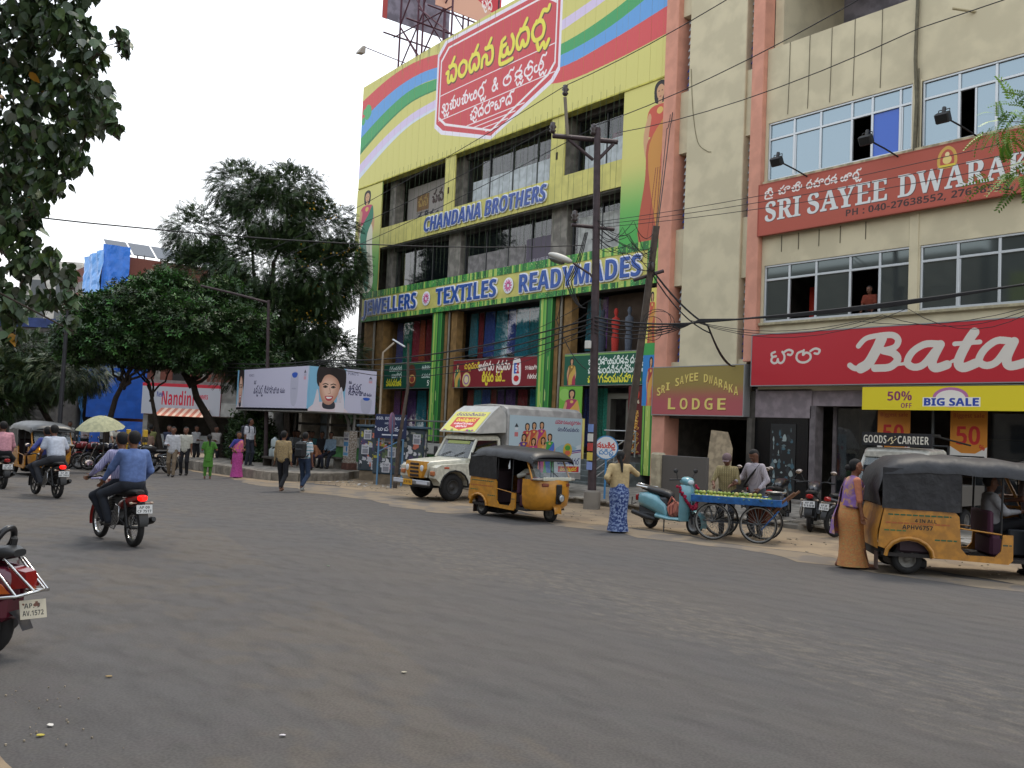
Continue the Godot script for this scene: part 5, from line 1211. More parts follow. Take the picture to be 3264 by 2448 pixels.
	o = thing("round_sign", "round red and blue sign edge on beside the bare pole", "sign", gp(-25.25, -15.1)); b = B.new()
	b.lathe([Vector2(0.001, -0.015), Vector2(0.34, -0.015), Vector2(0.34, 0.015), Vector2(0.001, 0.015)], 24, Transform3D(Basis(Vector3.UP, 0.78) * Basis(Vector3.BACK, PI / 2), V(-0.1, 2.05, 0.1))); obj("plate", b, M("#8d6a8a", 0.5), o)
	b = B.new(); b.bar(V(-0.05, 0, 0.05), V(-0.1, 2.3, 0.1), 0.03, 6); obj("post", b, M("#4d6e8e", 0.6), o)
	var c := Cv.new(192, 150, bc("#1c2648")); ctext(c, "EGD. DISPENSARY", 8, 34, 17, 176, bc("#c9ccd6")); ctext(c, "HOSPITAL", 60, 62, 12, 70, bc("#c9ccd6")); cglyph(c, "i.aa_.sa.pa.tha.ra.i", 14, 104, 20, 160, 4, bc("#c9ccd6")); c.rect(44, 124, 96, 8, bc("#c9ccd6"))
	o = thing("dispensary_sign", "navy blue dispensary sign above the poster covered cabinets", "sign", gp(-26.6, -15.7), 40)
	panel("plate", -0.55, 0.55, 1.55, 2.35, 0.0, print_mat(c), o, 0.03)
	b = B.new(); b.bar(V(-0.4, 0, -0.03), V(-0.4, 1.6, -0.03), 0.03, 6); b.bar(V(0.45, 0, -0.03), V(0.45, 1.6, -0.03), 0.03, 6); b.bar(V(-0.4, 1.1, -0.03), V(0.45, 1.55, -0.03), 0.02, 5); obj("post", b, M("#5f87a8", 0.6), o)
	b = B.new(); b.tube([V(-0.42, 1.6, -0.05), V(-0.42, 4.4, -0.05), V(-0.1, 4.75, -0.2)], 0.035, 6); obj("lamp_post", b, W("#a89a86"), o)
	b = B.new(); b.box(V(0.05, 4.75, -0.25), V(0.5, 0.05, 0.09), 0.01, Basis(Vector3.BACK, -0.5)); obj("tube_lamp", b, M("#c9ced2", 0.4), o)
	cabinet("left utility cabinet with peeling bills on its doors", gp(-29.0, -16.9), 48, 21)
	cabinet("right utility cabinet beside the white van, TO-LET bills", gp(-26.9, -16.3), 48, 34)
	o = thing("round_sign", "round white sign with red script on a blue post by the steps", "sign", gp(-18.3, -17.6), 40); c = Cv.new(128, 128, bc("#c9ccd0"))
	c.rect(0, 0, 128, 128, bc("#3f7fb0")); c.disc(64, 64, 58, 58, bc("#cdd0d2")); cglyph(c, "ka.ba.la.i.da.sub", 16, 66, 22, 96, 5, bc("#c0392c")); cglyph(c, "pa.ra.i.sa.sub", 24, 100, 20, 80, 4.5, bc("#4a7fb4"))
	b = B.new(); var ring := PackedVector2Array()
	for i in 28: ring.append(Vector2(cos(TAU * i / 28), sin(TAU * i / 28)) * 0.33)
	b.ext(ring, -0.015, 0.015)
	for i in b.u.size(): b.u[i] = Vector2(b.v[i].x / 0.66 + 0.5, 0.5 - b.v[i].y / 0.66)
	var pl := obj("plate", b, print_mat(c), o); pl.position = V(0, 1.55, 0)
	b = B.new(); b.bar(V(0, 0, -0.03), V(0, 1.3, -0.03), 0.03, 6); obj("post", b, M("#3f7fb0", 0.5), o)
	# leaning ply board and white concrete bench end by the lodge door
	o = thing("plywood_sheet", "pale plywood sheet leaning in the lodge doorway", "board", V(-19.1, 0.1, -22.6)); b = B.new()
	b.ext(PackedVector2Array([Vector2(0, 0), Vector2(1.0, 0), Vector2(0.95, 1.6), Vector2(0.7, 2.1), Vector2(0.05, 2.15)]), -0.015, 0.015, Transform3D(Basis(Vector3.RIGHT, -0.12), Vector3())); obj("sheet", b, W("#a8967a", 0.35, 0.8), o)
	o = thing("gate_post", "rounded cream gate post in front of the dark entrance", "post", gp(-16.0, -17.2)); b = B.new()
	b.bx(-0.16, 0.16, -0.1, 1.5, -0.14, 0.14, 0.05); obj("post", b, W("#b3a88e", 0.3, 0.8), o)
	b = B.new(); b.bx(0.16, 1.6, 0.1, 1.45, -0.04, 0.04, 0.01); obj("dark_panel", b, M("#55514d", 0.6), o)
	# far left umbrella, posts
	o = thing("vendor_umbrella", "large pale patched umbrella over the parked motorbikes", "umbrella", gp(-35.0, -8.9)); b = B.new()
	var rings := []
	for i in 5:
		var t := i / 4.0; var r := PackedVector3Array()
		for j in 24:
			var a := -TAU * j / 24; var rr := (0.02 + 0.82 * t) * (1.0 - 0.06 * t * absf(sin(a * 4)))
			r.append(V(rr * cos(a), 2.05 - 0.36 * t * t - 0.1 * t, rr * sin(a)))
		rings.append(r)
	rings.reverse(); b.loft(rings, true, false); var um := obj("canopy", b, duo("#a7a583", "#8d8e72", "spots", 0.6, 0.4, 0.6), o); um.rotation = Vector3(0.12, 0, -0.12)
	b = B.new(); b.bar(V(0, 0, 0), V(0.02, 2.05, 0), 0.025, 6); obj("shaft", b, M("#55504a"), o)
	for i in 2:
		o = thing("guide_post", ["orange topped yellow guide post under the umbrella's edge", "plain yellow guide post right of the orange topped one"][i], "post", gp(-34.9 + i * 0.3, -9.7 - i * 0.5), 0, "yellow guide posts"); b = B.new()
		b.bx(-0.07, 0.07, 0, 1.55, -0.07, 0.07, 0.01); obj("shaft", b, M("#c9a02a", 0.6), o)
		b = B.new(); b.bx(-0.08, 0.08, 1.1, 1.3, -0.08, 0.08); obj("band", b, M("#b5521e" if i == 0 else "#3a3226", 0.6), o)
	# water cans near the shelter
	for i in 3:
		o = thing("water_can", ["translucent water can on top of the other two", "lower left translucent water can by the shelter post", "lower right translucent water can by the shelter post"][i], "can", gp(-33.2, -14.5, [1.05, 0.68, 0.68][i]) + V([0.15, 0.0, 0.32][i], 0, 0), 0, "water cans in the shelter"); b = B.new()
		b.lathe([Vector2(0.01, 0), Vector2(0.13, 0), Vector2(0.14, 0.03), Vector2(0.14, 0.27), Vector2(0.06, 0.33), Vector2(0.04, 0.36), Vector2(0.01, 0.37)], 14); obj("jar", b, M("#9fa8a6", 0.25), o)
	o = thing("can_stand", "low dark stall table holding the water cans", "table", gp(-33.1, -14.5)); b = B.new(); b.bx(-0.4, 0.55, 0.6, 0.68, -0.3, 0.3, 0.01); b.bx(-0.36, -0.3, 0, 0.6, -0.25, 0.25); b.bx(0.45, 0.51, 0, 0.6, -0.25, 0.25); obj("frame", b, W("#4a443c"), o)
	# roof hoarding of the textile store
	o = thing("roof_hoarding", "steel framed hoarding with grey back and a red sweets poster on the store roof", "billboard", V(-40, 20.2, -24.3)); var st := M("#5a3844", 0.7, 0.3)
	b = B.new()
	for x in [-2.3, -0.5, 0.0, 2.0, 2.7]:
		for z in [0.0, -2.8]: b.bar(V(x, -0.2, z), V(x, 8, z), 0.06, 4)
	for q in [[-2.3, 0.4, 0, 3.0], [0, 0.4, -2.3, 3.0], [-2.3, 3, 0, 6], [0, 3, -2.3, 6], [0, 0.6, 2.7, 3.4], [-0.5, 3.4, 2.7, 1.0], [0, 3.4, 2.7, 6.5], [-2.9, 2.6, 2.7, 2.4]]: b.bar(V(q[0], q[1], 0.02), V(q[2], q[3], 0.02), 0.045, 4)
	for x in [-2.3, 0.0, 2.0]: b.bar(V(x, 2.4, 1.0), V(x, 2.4, -3), 0.05, 4); b.bar(V(x, 0.2, -2.8), V(x, 3.0, 0), 0.04, 4)
	obj("frame", b, st, o)
	var bp := panel("back_panel", -1.1, 3.1, 3.2, 8.2, 0, W("#8f8a97", 0.35, 0.3), o, 0.06); bp.rotation.y = PI / 2; bp.position.x = -2.3
	bp = panel("edge_strip", -1.12, -0.85, 3.15, 8.2, 0.03, M("#b04a44", 0.7), o, 0.03); bp.rotation.y = PI / 2; bp.position.x = -2.3
	c = Cv.new(512, 400, bc("#d9a58a")); c.poly(PackedVector2Array([Vector2(190, 0), Vector2(512, 0), Vector2(512, 360), Vector2(300, 300)]), bc("#c8323c")); c.blob([-1, -0.4, 0, -0.8, 1, -0.4, 0.8, 0.6, -0.8, 0.6], 110, 270, 60, 50, bc("#8a3a26")); c.disc(60, 280, 14, 14, bc("#d8a83a")); c.disc(150, 300, 16, 14, bc("#d8a83a")); c.disc(110, 230, 14, 14, bc("#c8962a")); cglyph(c, "ra.h.sub.sa.da", 330, 250, 50, 150, 9, bc("#efe2da")); cglyph(c, "ha.ai.da", 350, 330, 40, 90, 8, bc("#efe2da"))
	bp = panel("poster", -0.6, 3.4, 2.5, 7.0, 0, print_mat(c), o, 0.05); bp.rotation.y = PI / 2; bp.position.x = 2.1
	o = thing("roof_flood_lamp", "bagged flood lamp on a long arm off the store roof edge", "lamp", V(-40.3, 20.3, -23.8)); b = B.new()
	b.tube([V(0, 0.1, 0), V(-0.9, 0.6, 1.0), V(-1.6, 1.0, 1.75)], 0.025, 6); obj("arm", b, st, o)
	b = B.new(); b.loft([ringbox(V(-1.6, 1.05, 1.8), 0.06, 0.06), ringbox(V(-1.66, 0.9, 1.85), 0.13, 0.12), ringbox(V(-1.75, 0.68, 1.9), 0.2, 0.18), ringbox(V(-1.75, 0.65, 1.9), 0.17, 0.15)], true, true, true); obj("bagged_housing", b, M("#a39c92", 0.8), o)

func ringbox(c: Vector3, a: float, d: float) -> PackedVector3Array: return PackedVector3Array([c + V(-a, 0, d), c + V(-a, 0.02, -d), c + V(a, 0, -d), c + V(a, -0.03, d)])

func cable(label: String, pts: Array, r := 0.014, sag := 0.4, group := "overhead cables") -> void:
	var L := []
	for i in pts.size() - 1:
		var n := 8
		for j in n:
			var t := float(j) / n
			L.append(pts[i].lerp(pts[i + 1], t) - V(0, 4.0 * sag * t * (1 - t), 0))
	L.append(pts[-1])
	var b := B.new(); var c: Vector3 = L[0]
	b.xf = Transform3D(Basis(), -c); b.tube(L, r, 5, false)
	var o := obj("overhead_cable", b, M("#1c1b1d", 0.7)); o.position = c; tag(o, label, "cable", group)

func cables() -> void:
	var pt := V(-18.37, 9.95, -15.28)
	# three bare conductors passing over the lodge front to the pole top
	cable("upper of three bare wires crossing the lodge parapet to the pole", [V(-18.27, 11.1, -15.57), V(-9.0, 11.4, -14.4), V(4, 11.6, -13)], 0.011, 0.2)
	cable("middle of three bare wires crossing the lodge parapet to the pole", [V(-17.75, 10.0, -16.1), V(-9.0, 10.35, -15.2), V(4, 10.6, -14)], 0.011, 0.2)
	cable("lower of three bare wires crossing the lodge parapet to the pole", [V(-17.55, 9.95, -16.8), V(-9.0, 9.9, -16.4), V(4, 10.2, -15)], 0.011, 0.25)
	for i in 3: cable(["highest", "middle", "lowest"][i] + " bare wire running left from the pole top across the store front", [[V(-18.27, 11.1, -15.57), V(-48, 9.6, -17)], [V(-18.37, 9.95, -15.28), V(-48, 8.9, -16.4)], [V(-17.72, 9.95, -16.1), V(-48, 8.4, -17.4)]][i], 0.011, 0.5)
	# low bundle to the shelter, fan at the pole
	for i in 4: cable("black cable bundle sagging from the pole to the shelter roof", [V(-17.45, 4.9 - i * 0.12, -16.1), V(-31.5, 4.25 - i * 0.05, -15.5), V(-46, 5.0, -14)], 0.022 - i * 0.003, 0.35 + i * 0.14)
	for i in 3: cable("fine wire of the fan spreading left below the lamp", [V(-17.5, 5.4 - i * 0.3, -16.1), V(-26.0, 4.5 - i * 0.15, -17.5 - i)], 0.009, 0.3)
	# thick bundle at the level of the shoe sign
	for i in 5: cable("thick black cable bundle strung above the red shoe shop sign", [V(-17.4, 4.95 - i * 0.1, -16.15), V(-14.8, 4.75 + i * 0.02, -17.2), V(-6.0, 5.3 + i * 0.04, -18.5), V(3, 5.9, -18.5)], 0.024 - i * 0.003, 0.1 + i * 0.05)
	for i in 3: cable("thin drooping wire over the top edge of the red sign", [V(-15.0, 4.8, -17.1), V(-12.0 + i * 0.6, 4.85 + i * 0.1, -19.5), V(-8.5, 5.2, -21)], 0.008, 0.25 + i * 0.14)
	for i in 3: cable("thin wire across the lodge name board", [V(-17.6, 7.35 + i * 0.08, -16.4), V(-8.0, 7.25 + i * 0.22, -17.5), V(3, 7.9 + i * 0.1, -18)], 0.008, 0.12)
	cable("black drop cable hanging down the pink pillar to the leaning pole", [V(-21.5, 13.1, -23.2), V(-21.4, 12.6, -23.0), V(-16.7, 7.4, -17.6)], 0.016, 0.1)
	cable("twin drop cable beside the first on the pink pillar", [V(-21.6, 13.05, -23.2), V(-21.55, 12.5, -23.0), V(-16.75, 7.35, -17.6)], 0.012, 0.16)
	cable("black cable from the leaning pole down to the lodge sign", [V(-16.9, 6.4, -17.6), V(-15.9, 4.9, -18.8), V(-18.6, 4.3, -23.1)], 0.026, 0.15)
	cable("second black cable from the leaning pole down to the lodge sign", [V(-16.9, 6.3, -17.6), V(-15.8, 4.7, -18.8), V(-18.4, 4.25, -23.1)], 0.018, 0.25)
	cable("long single cable swinging from the near leaves across to the pole", [V(-18.0, 6.9, -16.2), V(-16.3, 4.95, -1.9)], 0.013, 0.25)
	# tangle between the two poles
	rng.seed = 77
	for i in 11:
		var a := V(-17.6 + R(-0.1, 0.2), 7.3 + R(-0.3, 0.2), -16.2); var e := V(-16.8 + R(-0.05, 0.1), 6.3 + R(-0.1, 1.0), -17.5)
		cable("curly black wire in the tangle between the two poles", [a, a.lerp(e, 0.5) + V(R(-0.2, 0.5), R(-0.4, 0.3), R(-0.2, 0.2)), e], 0.009, R(0.05, 0.35), "wire tangle")
	for i in 4:
		var b := B.new(); var L := []; var ce := V(-16.1 + R(-0.1, 0.2), 4.75 + R(-0.3, 0.3), -17.0); var r := R(0.18, 0.42)
		for j in 17: L.append(V(r * cos(TAU * j / 16), r * sin(TAU * j / 16) * 0.8, 0.04 * j / 16))
		b.tube(L, 0.008, 4, false); var o := obj("cable_coil", b, M("#1c1b1d", 0.7)); o.position = ce; o.rotation.y = 0.7; tag(o, "loose loop of spare cable hanging from the thick bundle", "cable", "spare cable loops")
	for i in 3:
		var a := V(-17.75, 6.9, -16.1)
		cable("slack black loop hanging down the lamp pole", [V(-17.75 - 0.05 * i, 7.2, -16.1), V(-18.1 - 0.1 * i, 5.9, -15.9), V(-17.7, 5.2, -16.1)], 0.014, 0.2, "slack loops")
	cable("slack wire drooping from the street lamp head to the pole foot", [V(-18.2, 6.3, -15.8), V(-18.5, 4.9, -15.8), V(-17.6, 3.6, -16.1)], 0.012, 0.2)
# vehicles: local forward is +x, right side +z, origin on the ground
func wheel(parent: Node, called: String, ce: Vector3, rad: float, w: float, rim: Material, kind: String, turn := 0.0) -> Node3D:
	var o := Node3D.new(); o.name = called; parent.add_child(o, true); o.position = ce; o.rotation.y = turn
	var b := B.new(); b.xf = Transform3D(Basis(Vector3.UP, PI / 2), Vector3()); b.wheel_tyre(Vector3(), rad, w, 26); obj("tyre", b, M("#1c1b1b", 0.85, 0.0, 0.3, 3.0), o)
	b = B.new()
	var ri := rad - w * 0.86
	var ax := Basis(Vector3.RIGHT, PI / 2)
	if kind == "disc":
		b.lathe([Vector2(0.001, -w * 0.3), Vector2(ri * 0.35, -w * 0.34), Vector2(ri * 0.4, -w * 0.2), Vector2(ri * 0.85, -w * 0.2), Vector2(ri * 0.95, -w * 0.42), Vector2(ri * 1.08, -w * 0.4), Vector2(ri * 1.08, w * 0.4), Vector2(ri * 0.95, w * 0.42), Vector2(ri * 0.85, w * 0.2), Vector2(ri * 0.4, w * 0.2), Vector2(ri * 0.35, w * 0.34), Vector2(0.001, w * 0.3)], 22, Transform3D(ax, Vector3())); obj("rim", b, rim, o)
	else:
		b.lathe([Vector2(ri * 0.93, -w * 0.3), Vector2(ri * 1.08, -w * 0.35), Vector2(ri * 1.08, w * 0.35), Vector2(ri * 0.93, w * 0.3), Vector2(ri * 0.93, -w * 0.3)], 26, Transform3D(ax, Vector3())); obj("rim", b, rim, o)
		b = B.new(); b.lathe([Vector2(0.001, -0.07), Vector2(0.035, -0.07), Vector2(0.035, 0.07), Vector2(0.001, 0.07)], 12, Transform3D(ax, Vector3())); obj("hub", b, M("#4a4a4a", 0.4, 0.6), o)
		b = B.new()
		if kind == "alloy":
			for i in 5: b.box(Basis(Vector3.BACK, TAU * i / 5) * V(ri * 0.5, 0, 0), V(ri, 0.05, 0.025), 0.0, Basis(Vector3.BACK, TAU * i / 5))
		else:
			for i in 28:
				var a := TAU * i / 28; var a2 := a + (0.5 if i % 2 else -0.5)
				b.bar(V(cos(a2) * 0.03, sin(a2) * 0.03, 0.05 if i % 4 < 2 else -0.05), V(cos(a) * ri, sin(a) * ri, 0), 0.0035, 3)
		obj("spokes", b, rim, o)
	return o
func plate(parent: Node, at: Vector3, bas: Basis, w: float, h: float, l1: String, l2: String, bg := "#c9c9c6", ink := "#1c1c1e") -> void:
	var c := Cv.new(128, int(128 * h / w), bc(bg)); var hh := c.h
	if l2 != "": ctext(c, l1, 22, hh * 0.45, hh * 0.3, 84, bc(ink)); ctext(c, l2, 8, hh * 0.88, hh * 0.3, 112, bc(ink))
	else: ctext(c, l1, 8, hh * 0.76, hh * 0.5, 112, bc(ink))
	var o := panel("number_plate", -w / 2, w / 2, -h / 2, h / 2, 0.0, print_mat(c), parent, 0.006); o.transform = Transform3D(bas, at)

func motorbike(label: String, at: Vector3, turn: float, paint: Material, lit := false, kind := "alloy", l1 := "", l2 := "", rod := 0.0) -> Node3D:
	var o := thing("motorbike", label, "motorbike", at, turn); var b := B.new()
	var blk := M("#191919", 0.55); var chr := M("#a9a9a9", 0.22, 0.9); var eng := M("#3a3a3a", 0.5, 0.4, 0.3, 3.0)
	wheel(o, "rear_wheel", V(-0.62, 0.3, 0), 0.3, 0.1, chr if kind == "spoke" else blk, kind); wheel(o, "front_wheel", V(0.66, 0.3, 0), 0.3, 0.085, chr if kind == "spoke" else blk, kind, -rod)
	b.loft([oval(V(-0.14, 0.84, 0), 0.02, 0.06), oval(V(-0.1, 0.86, 0), 0.1, 0.09), oval(V(0.08, 0.9, 0), 0.14, 0.13), oval(V(0.26, 0.9, 0), 0.13, 0.13), oval(V(0.38, 0.86, 0), 0.09, 0.08), oval(V(0.41, 0.84, 0), 0.02, 0.03)], true, true); obj("fuel_tank", b, paint, o)
	b = B.new(); b.loft([oval(V(-0.74, 0.83, 0), 0.06, 0.025), oval(V(-0.66, 0.83, 0), 0.11, 0.045), oval(V(-0.35, 0.8, 0), 0.13, 0.05), oval(V(-0.08, 0.8, 0), 0.09, 0.055), oval(V(-0.02, 0.81, 0), 0.05, 0.03)]); obj("seat", b, M("#161616", 0.6), o)
	b = B.new(); b.loft([oval(V(-0.84, 0.76, 0), 0.06, 0.035), oval(V(-0.7, 0.73, 0), 0.1, 0.05), oval(V(-0.4, 0.66, 0), 0.11, 0.08), oval(V(-0.18, 0.6, 0), 0.09, 0.07)]); obj("tail_cowl", b, paint, o)
	b = B.new(); b.loft([oval(V(-0.9, 0.755, 0), 0.04, 0.035), oval(V(-0.86, 0.755, 0), 0.075, 0.05), oval(V(-0.82, 0.755, 0), 0.07, 0.045)]); obj("tail_light", b, glow("#e8140c", 1.0) if lit else M("#8f1414", 0.25), o)
	for s in [-1, 1]:
		b = B.new(); b.bar(V(-0.8, 0.68, 0.06 * s), V(-0.82, 0.68, 0.13 * s), 0.008, 5); b.ell(V(-0.82, 0.68, 0.155 * s), V(0.025, 0.02, 0.032)); obj("indicator", b, M("#9a8a78", 0.3), o)
	b = B.new(); b.loft([PackedVector3Array([V(-0.72, 0.66, -0.07), V(-0.72, 0.66, 0.07)]), PackedVector3Array([V(-0.88, 0.6, -0.07), V(-0.88, 0.6, 0.07)]), PackedVector3Array([V(-0.96, 0.42, -0.07), V(-0.96, 0.42, 0.07)]), PackedVector3Array([V(-0.95, 0.34, -0.06), V(-0.95, 0.34, 0.06)])], false, false); obj("rear_mudguard", b, blk, o)
	if l1 != "": plate(o, V(-0.94, 0.6, 0), Basis(Vector3.UP, -PI / 2) * Basis(Vector3.RIGHT, -0.15), 0.24, 0.13, l1, l2)
	else:
		b = B.new(); b.box(V(-0.94, 0.6, 0), V(0.008, 0.12, 0.22)); obj("number_plate", b, M("#bdbdb6", 0.6), o)
	b = B.new(); b.box(V(0.04, 0.42, 0), V(0.3, 0.2, 0.22), 0.04); b.box(V(0.12, 0.6, 0), V(0.17, 0.24, 0.17), 0.03, Basis(Vector3.BACK, -0.2)); b.lathe([Vector2(0.001, -0.15), Vector2(0.11, -0.14), Vector2(0.11, 0.14), Vector2(0.001, 0.15)], 14, Transform3D(Basis(Vector3.RIGHT, PI / 2), V(-0.02, 0.38, 0)))
	for i in 5: b.box(V(0.12, 0.52 + i * 0.035, 0), V(0.22, 0.012, 0.22), 0.0, Basis(Vector3.BACK, -0.2))
	obj("engine", b, eng, o)
	b = B.new(); b.tube([V(0.2, 0.56, 0.08), V(0.32, 0.42, 0.11), V(0.2, 0.27, 0.13), V(-0.2, 0.27, 0.15)], 0.02, 6); b.tube([V(-0.2, 0.27, 0.16), V(-0.3, 0.29, 0.17), V(-0.8, 0.42, 0.19), V(-0.86, 0.44, 0.19)], [0.02, 0.05, 0.055, 0.035], 10); obj("exhaust", b, M("#2a2a2a", 0.4, 0.5), o)
	b = B.new(); b.tube([V(0.4, 0.86, 0), V(0.2, 0.75, 0), V(-0.2, 0.74, 0), V(-0.7, 0.78, 0)], 0.025, 6); b.tube([V(0.4, 0.84, 0), V(0.26, 0.5, 0), V(0.15, 0.3, 0), V(-0.2, 0.3, 0), V(-0.3, 0.5, 0), V(-0.55, 0.74, 0)], 0.022, 6)
	for s in [-1, 1]: b.bar(V(-0.25, 0.38, 0.08 * s), V(-0.62, 0.3, 0.09 * s), 0.02, 6); b.bar(V(-0.62, 0.3, 0.11 * s), V(-0.45, 0.7, 0.1 * s), 0.028, 7); b.bar(V(0.05, 0.3, 0), V(0.02, 0.28, 0.25 * s), 0.015, 5)
	obj("frame", b, blk, o)
	b = B.new()
	for s in [-1, 1]: b.bar(V(0.66, 0.3, 0.07 * s), V(0.42, 0.92, 0.075 * s), 0.022, 7)
	obj("fork", b, chr, o)
	b = B.new(); b.tube([V(0.28, 1.0, -0.36), V(0.36, 1.02, -0.18), V(0.42, 0.94, 0), V(0.36, 1.02, 0.18), V(0.28, 1.0, 0.36)], 0.014, 6); obj("handlebar", b, blk, o)
	b = B.new()
	for s in [-1, 1]: b.bar(V(0.24, 0.995, 0.4 * s), V(0.3, 1.005, 0.28 * s), 0.021, 7)
	obj("grips", b, blk, o)
	for s in [-1, 1]:
		var mi := Node3D.new(); mi.name = "mirror"; o.add_child(mi, true)
		b = B.new(); b.tube([V(0.34, 1.02, 0.24 * s), V(0.38, 1.14, 0.3 * s), V(0.36, 1.2, 0.34 * s)], 0.008, 5); obj("stalk", b, blk, mi)
		b = B.new(); b.ell(V(0.355, 1.22, 0.37 * s), V(0.02, 0.05, 0.075)); obj("shell", b, blk, mi)
		b = B.new(); b.ell(V(0.343, 1.22, 0.37 * s), V(0.012, 0.042, 0.066)); obj("mirror_glass", b, M("#c4b4a8", 0.05, 0.9), mi)
	b = B.new(); b.loft([oval(V(0.42, 0.93, 0), 0.08, 0.08), oval(V(0.5, 0.93, 0), 0.1, 0.1), oval(V(0.58, 0.91, 0), 0.075, 0.08)]); obj("headlight_cowl", b, paint, o)
	b = B.new(); b.ell(V(0.58, 0.91, 0), V(0.03, 0.07, 0.07)); obj("headlight", b, M("#c9ccd0", 0.1), o)
	b = B.new()
	var rg := []
	for i in 8:
		var a := -0.3 + 2.1 * i / 7.0; rg.append(PackedVector3Array([V(0.66 + 0.33 * cos(a), 0.3 + 0.33 * sin(a), -0.06), V(0.66 + 0.35 * cos(a), 0.3 + 0.35 * sin(a), 0), V(0.66 + 0.33 * cos(a), 0.3 + 0.33 * sin(a), 0.06)]))
	b.loft(rg, false, false); obj("front_mudguard", b, paint, o)
	b = B.new(); b.tube([V(-0.25, 0.62, -0.15), V(-0.5, 0.6, -0.2), V(-0.55, 0.4, -0.22), V(-0.4, 0.26, -0.22), V(-0.1, 0.28, -0.2)], 0.01, 5)
	for i in 5: b.bar(V(-0.28 - i * 0.05, 0.6, -0.17), V(-0.2 - i * 0.05, 0.28, -0.22), 0.006, 4)
	obj("sari_guard", b, chr, o)
	return o
func oval(c: Vector3, rz: float, ry: float, n := 14) -> PackedVector3Array:
	var r := PackedVector3Array()
	for j in n:
		var a := TAU * j / n; var cs := cos(a); var sn := sin(a)
		r.append(c + V(0, ry * signf(sn) * pow(absf(sn), 0.75), -rz * signf(cs) * pow(absf(cs), 0.75)))
	return r

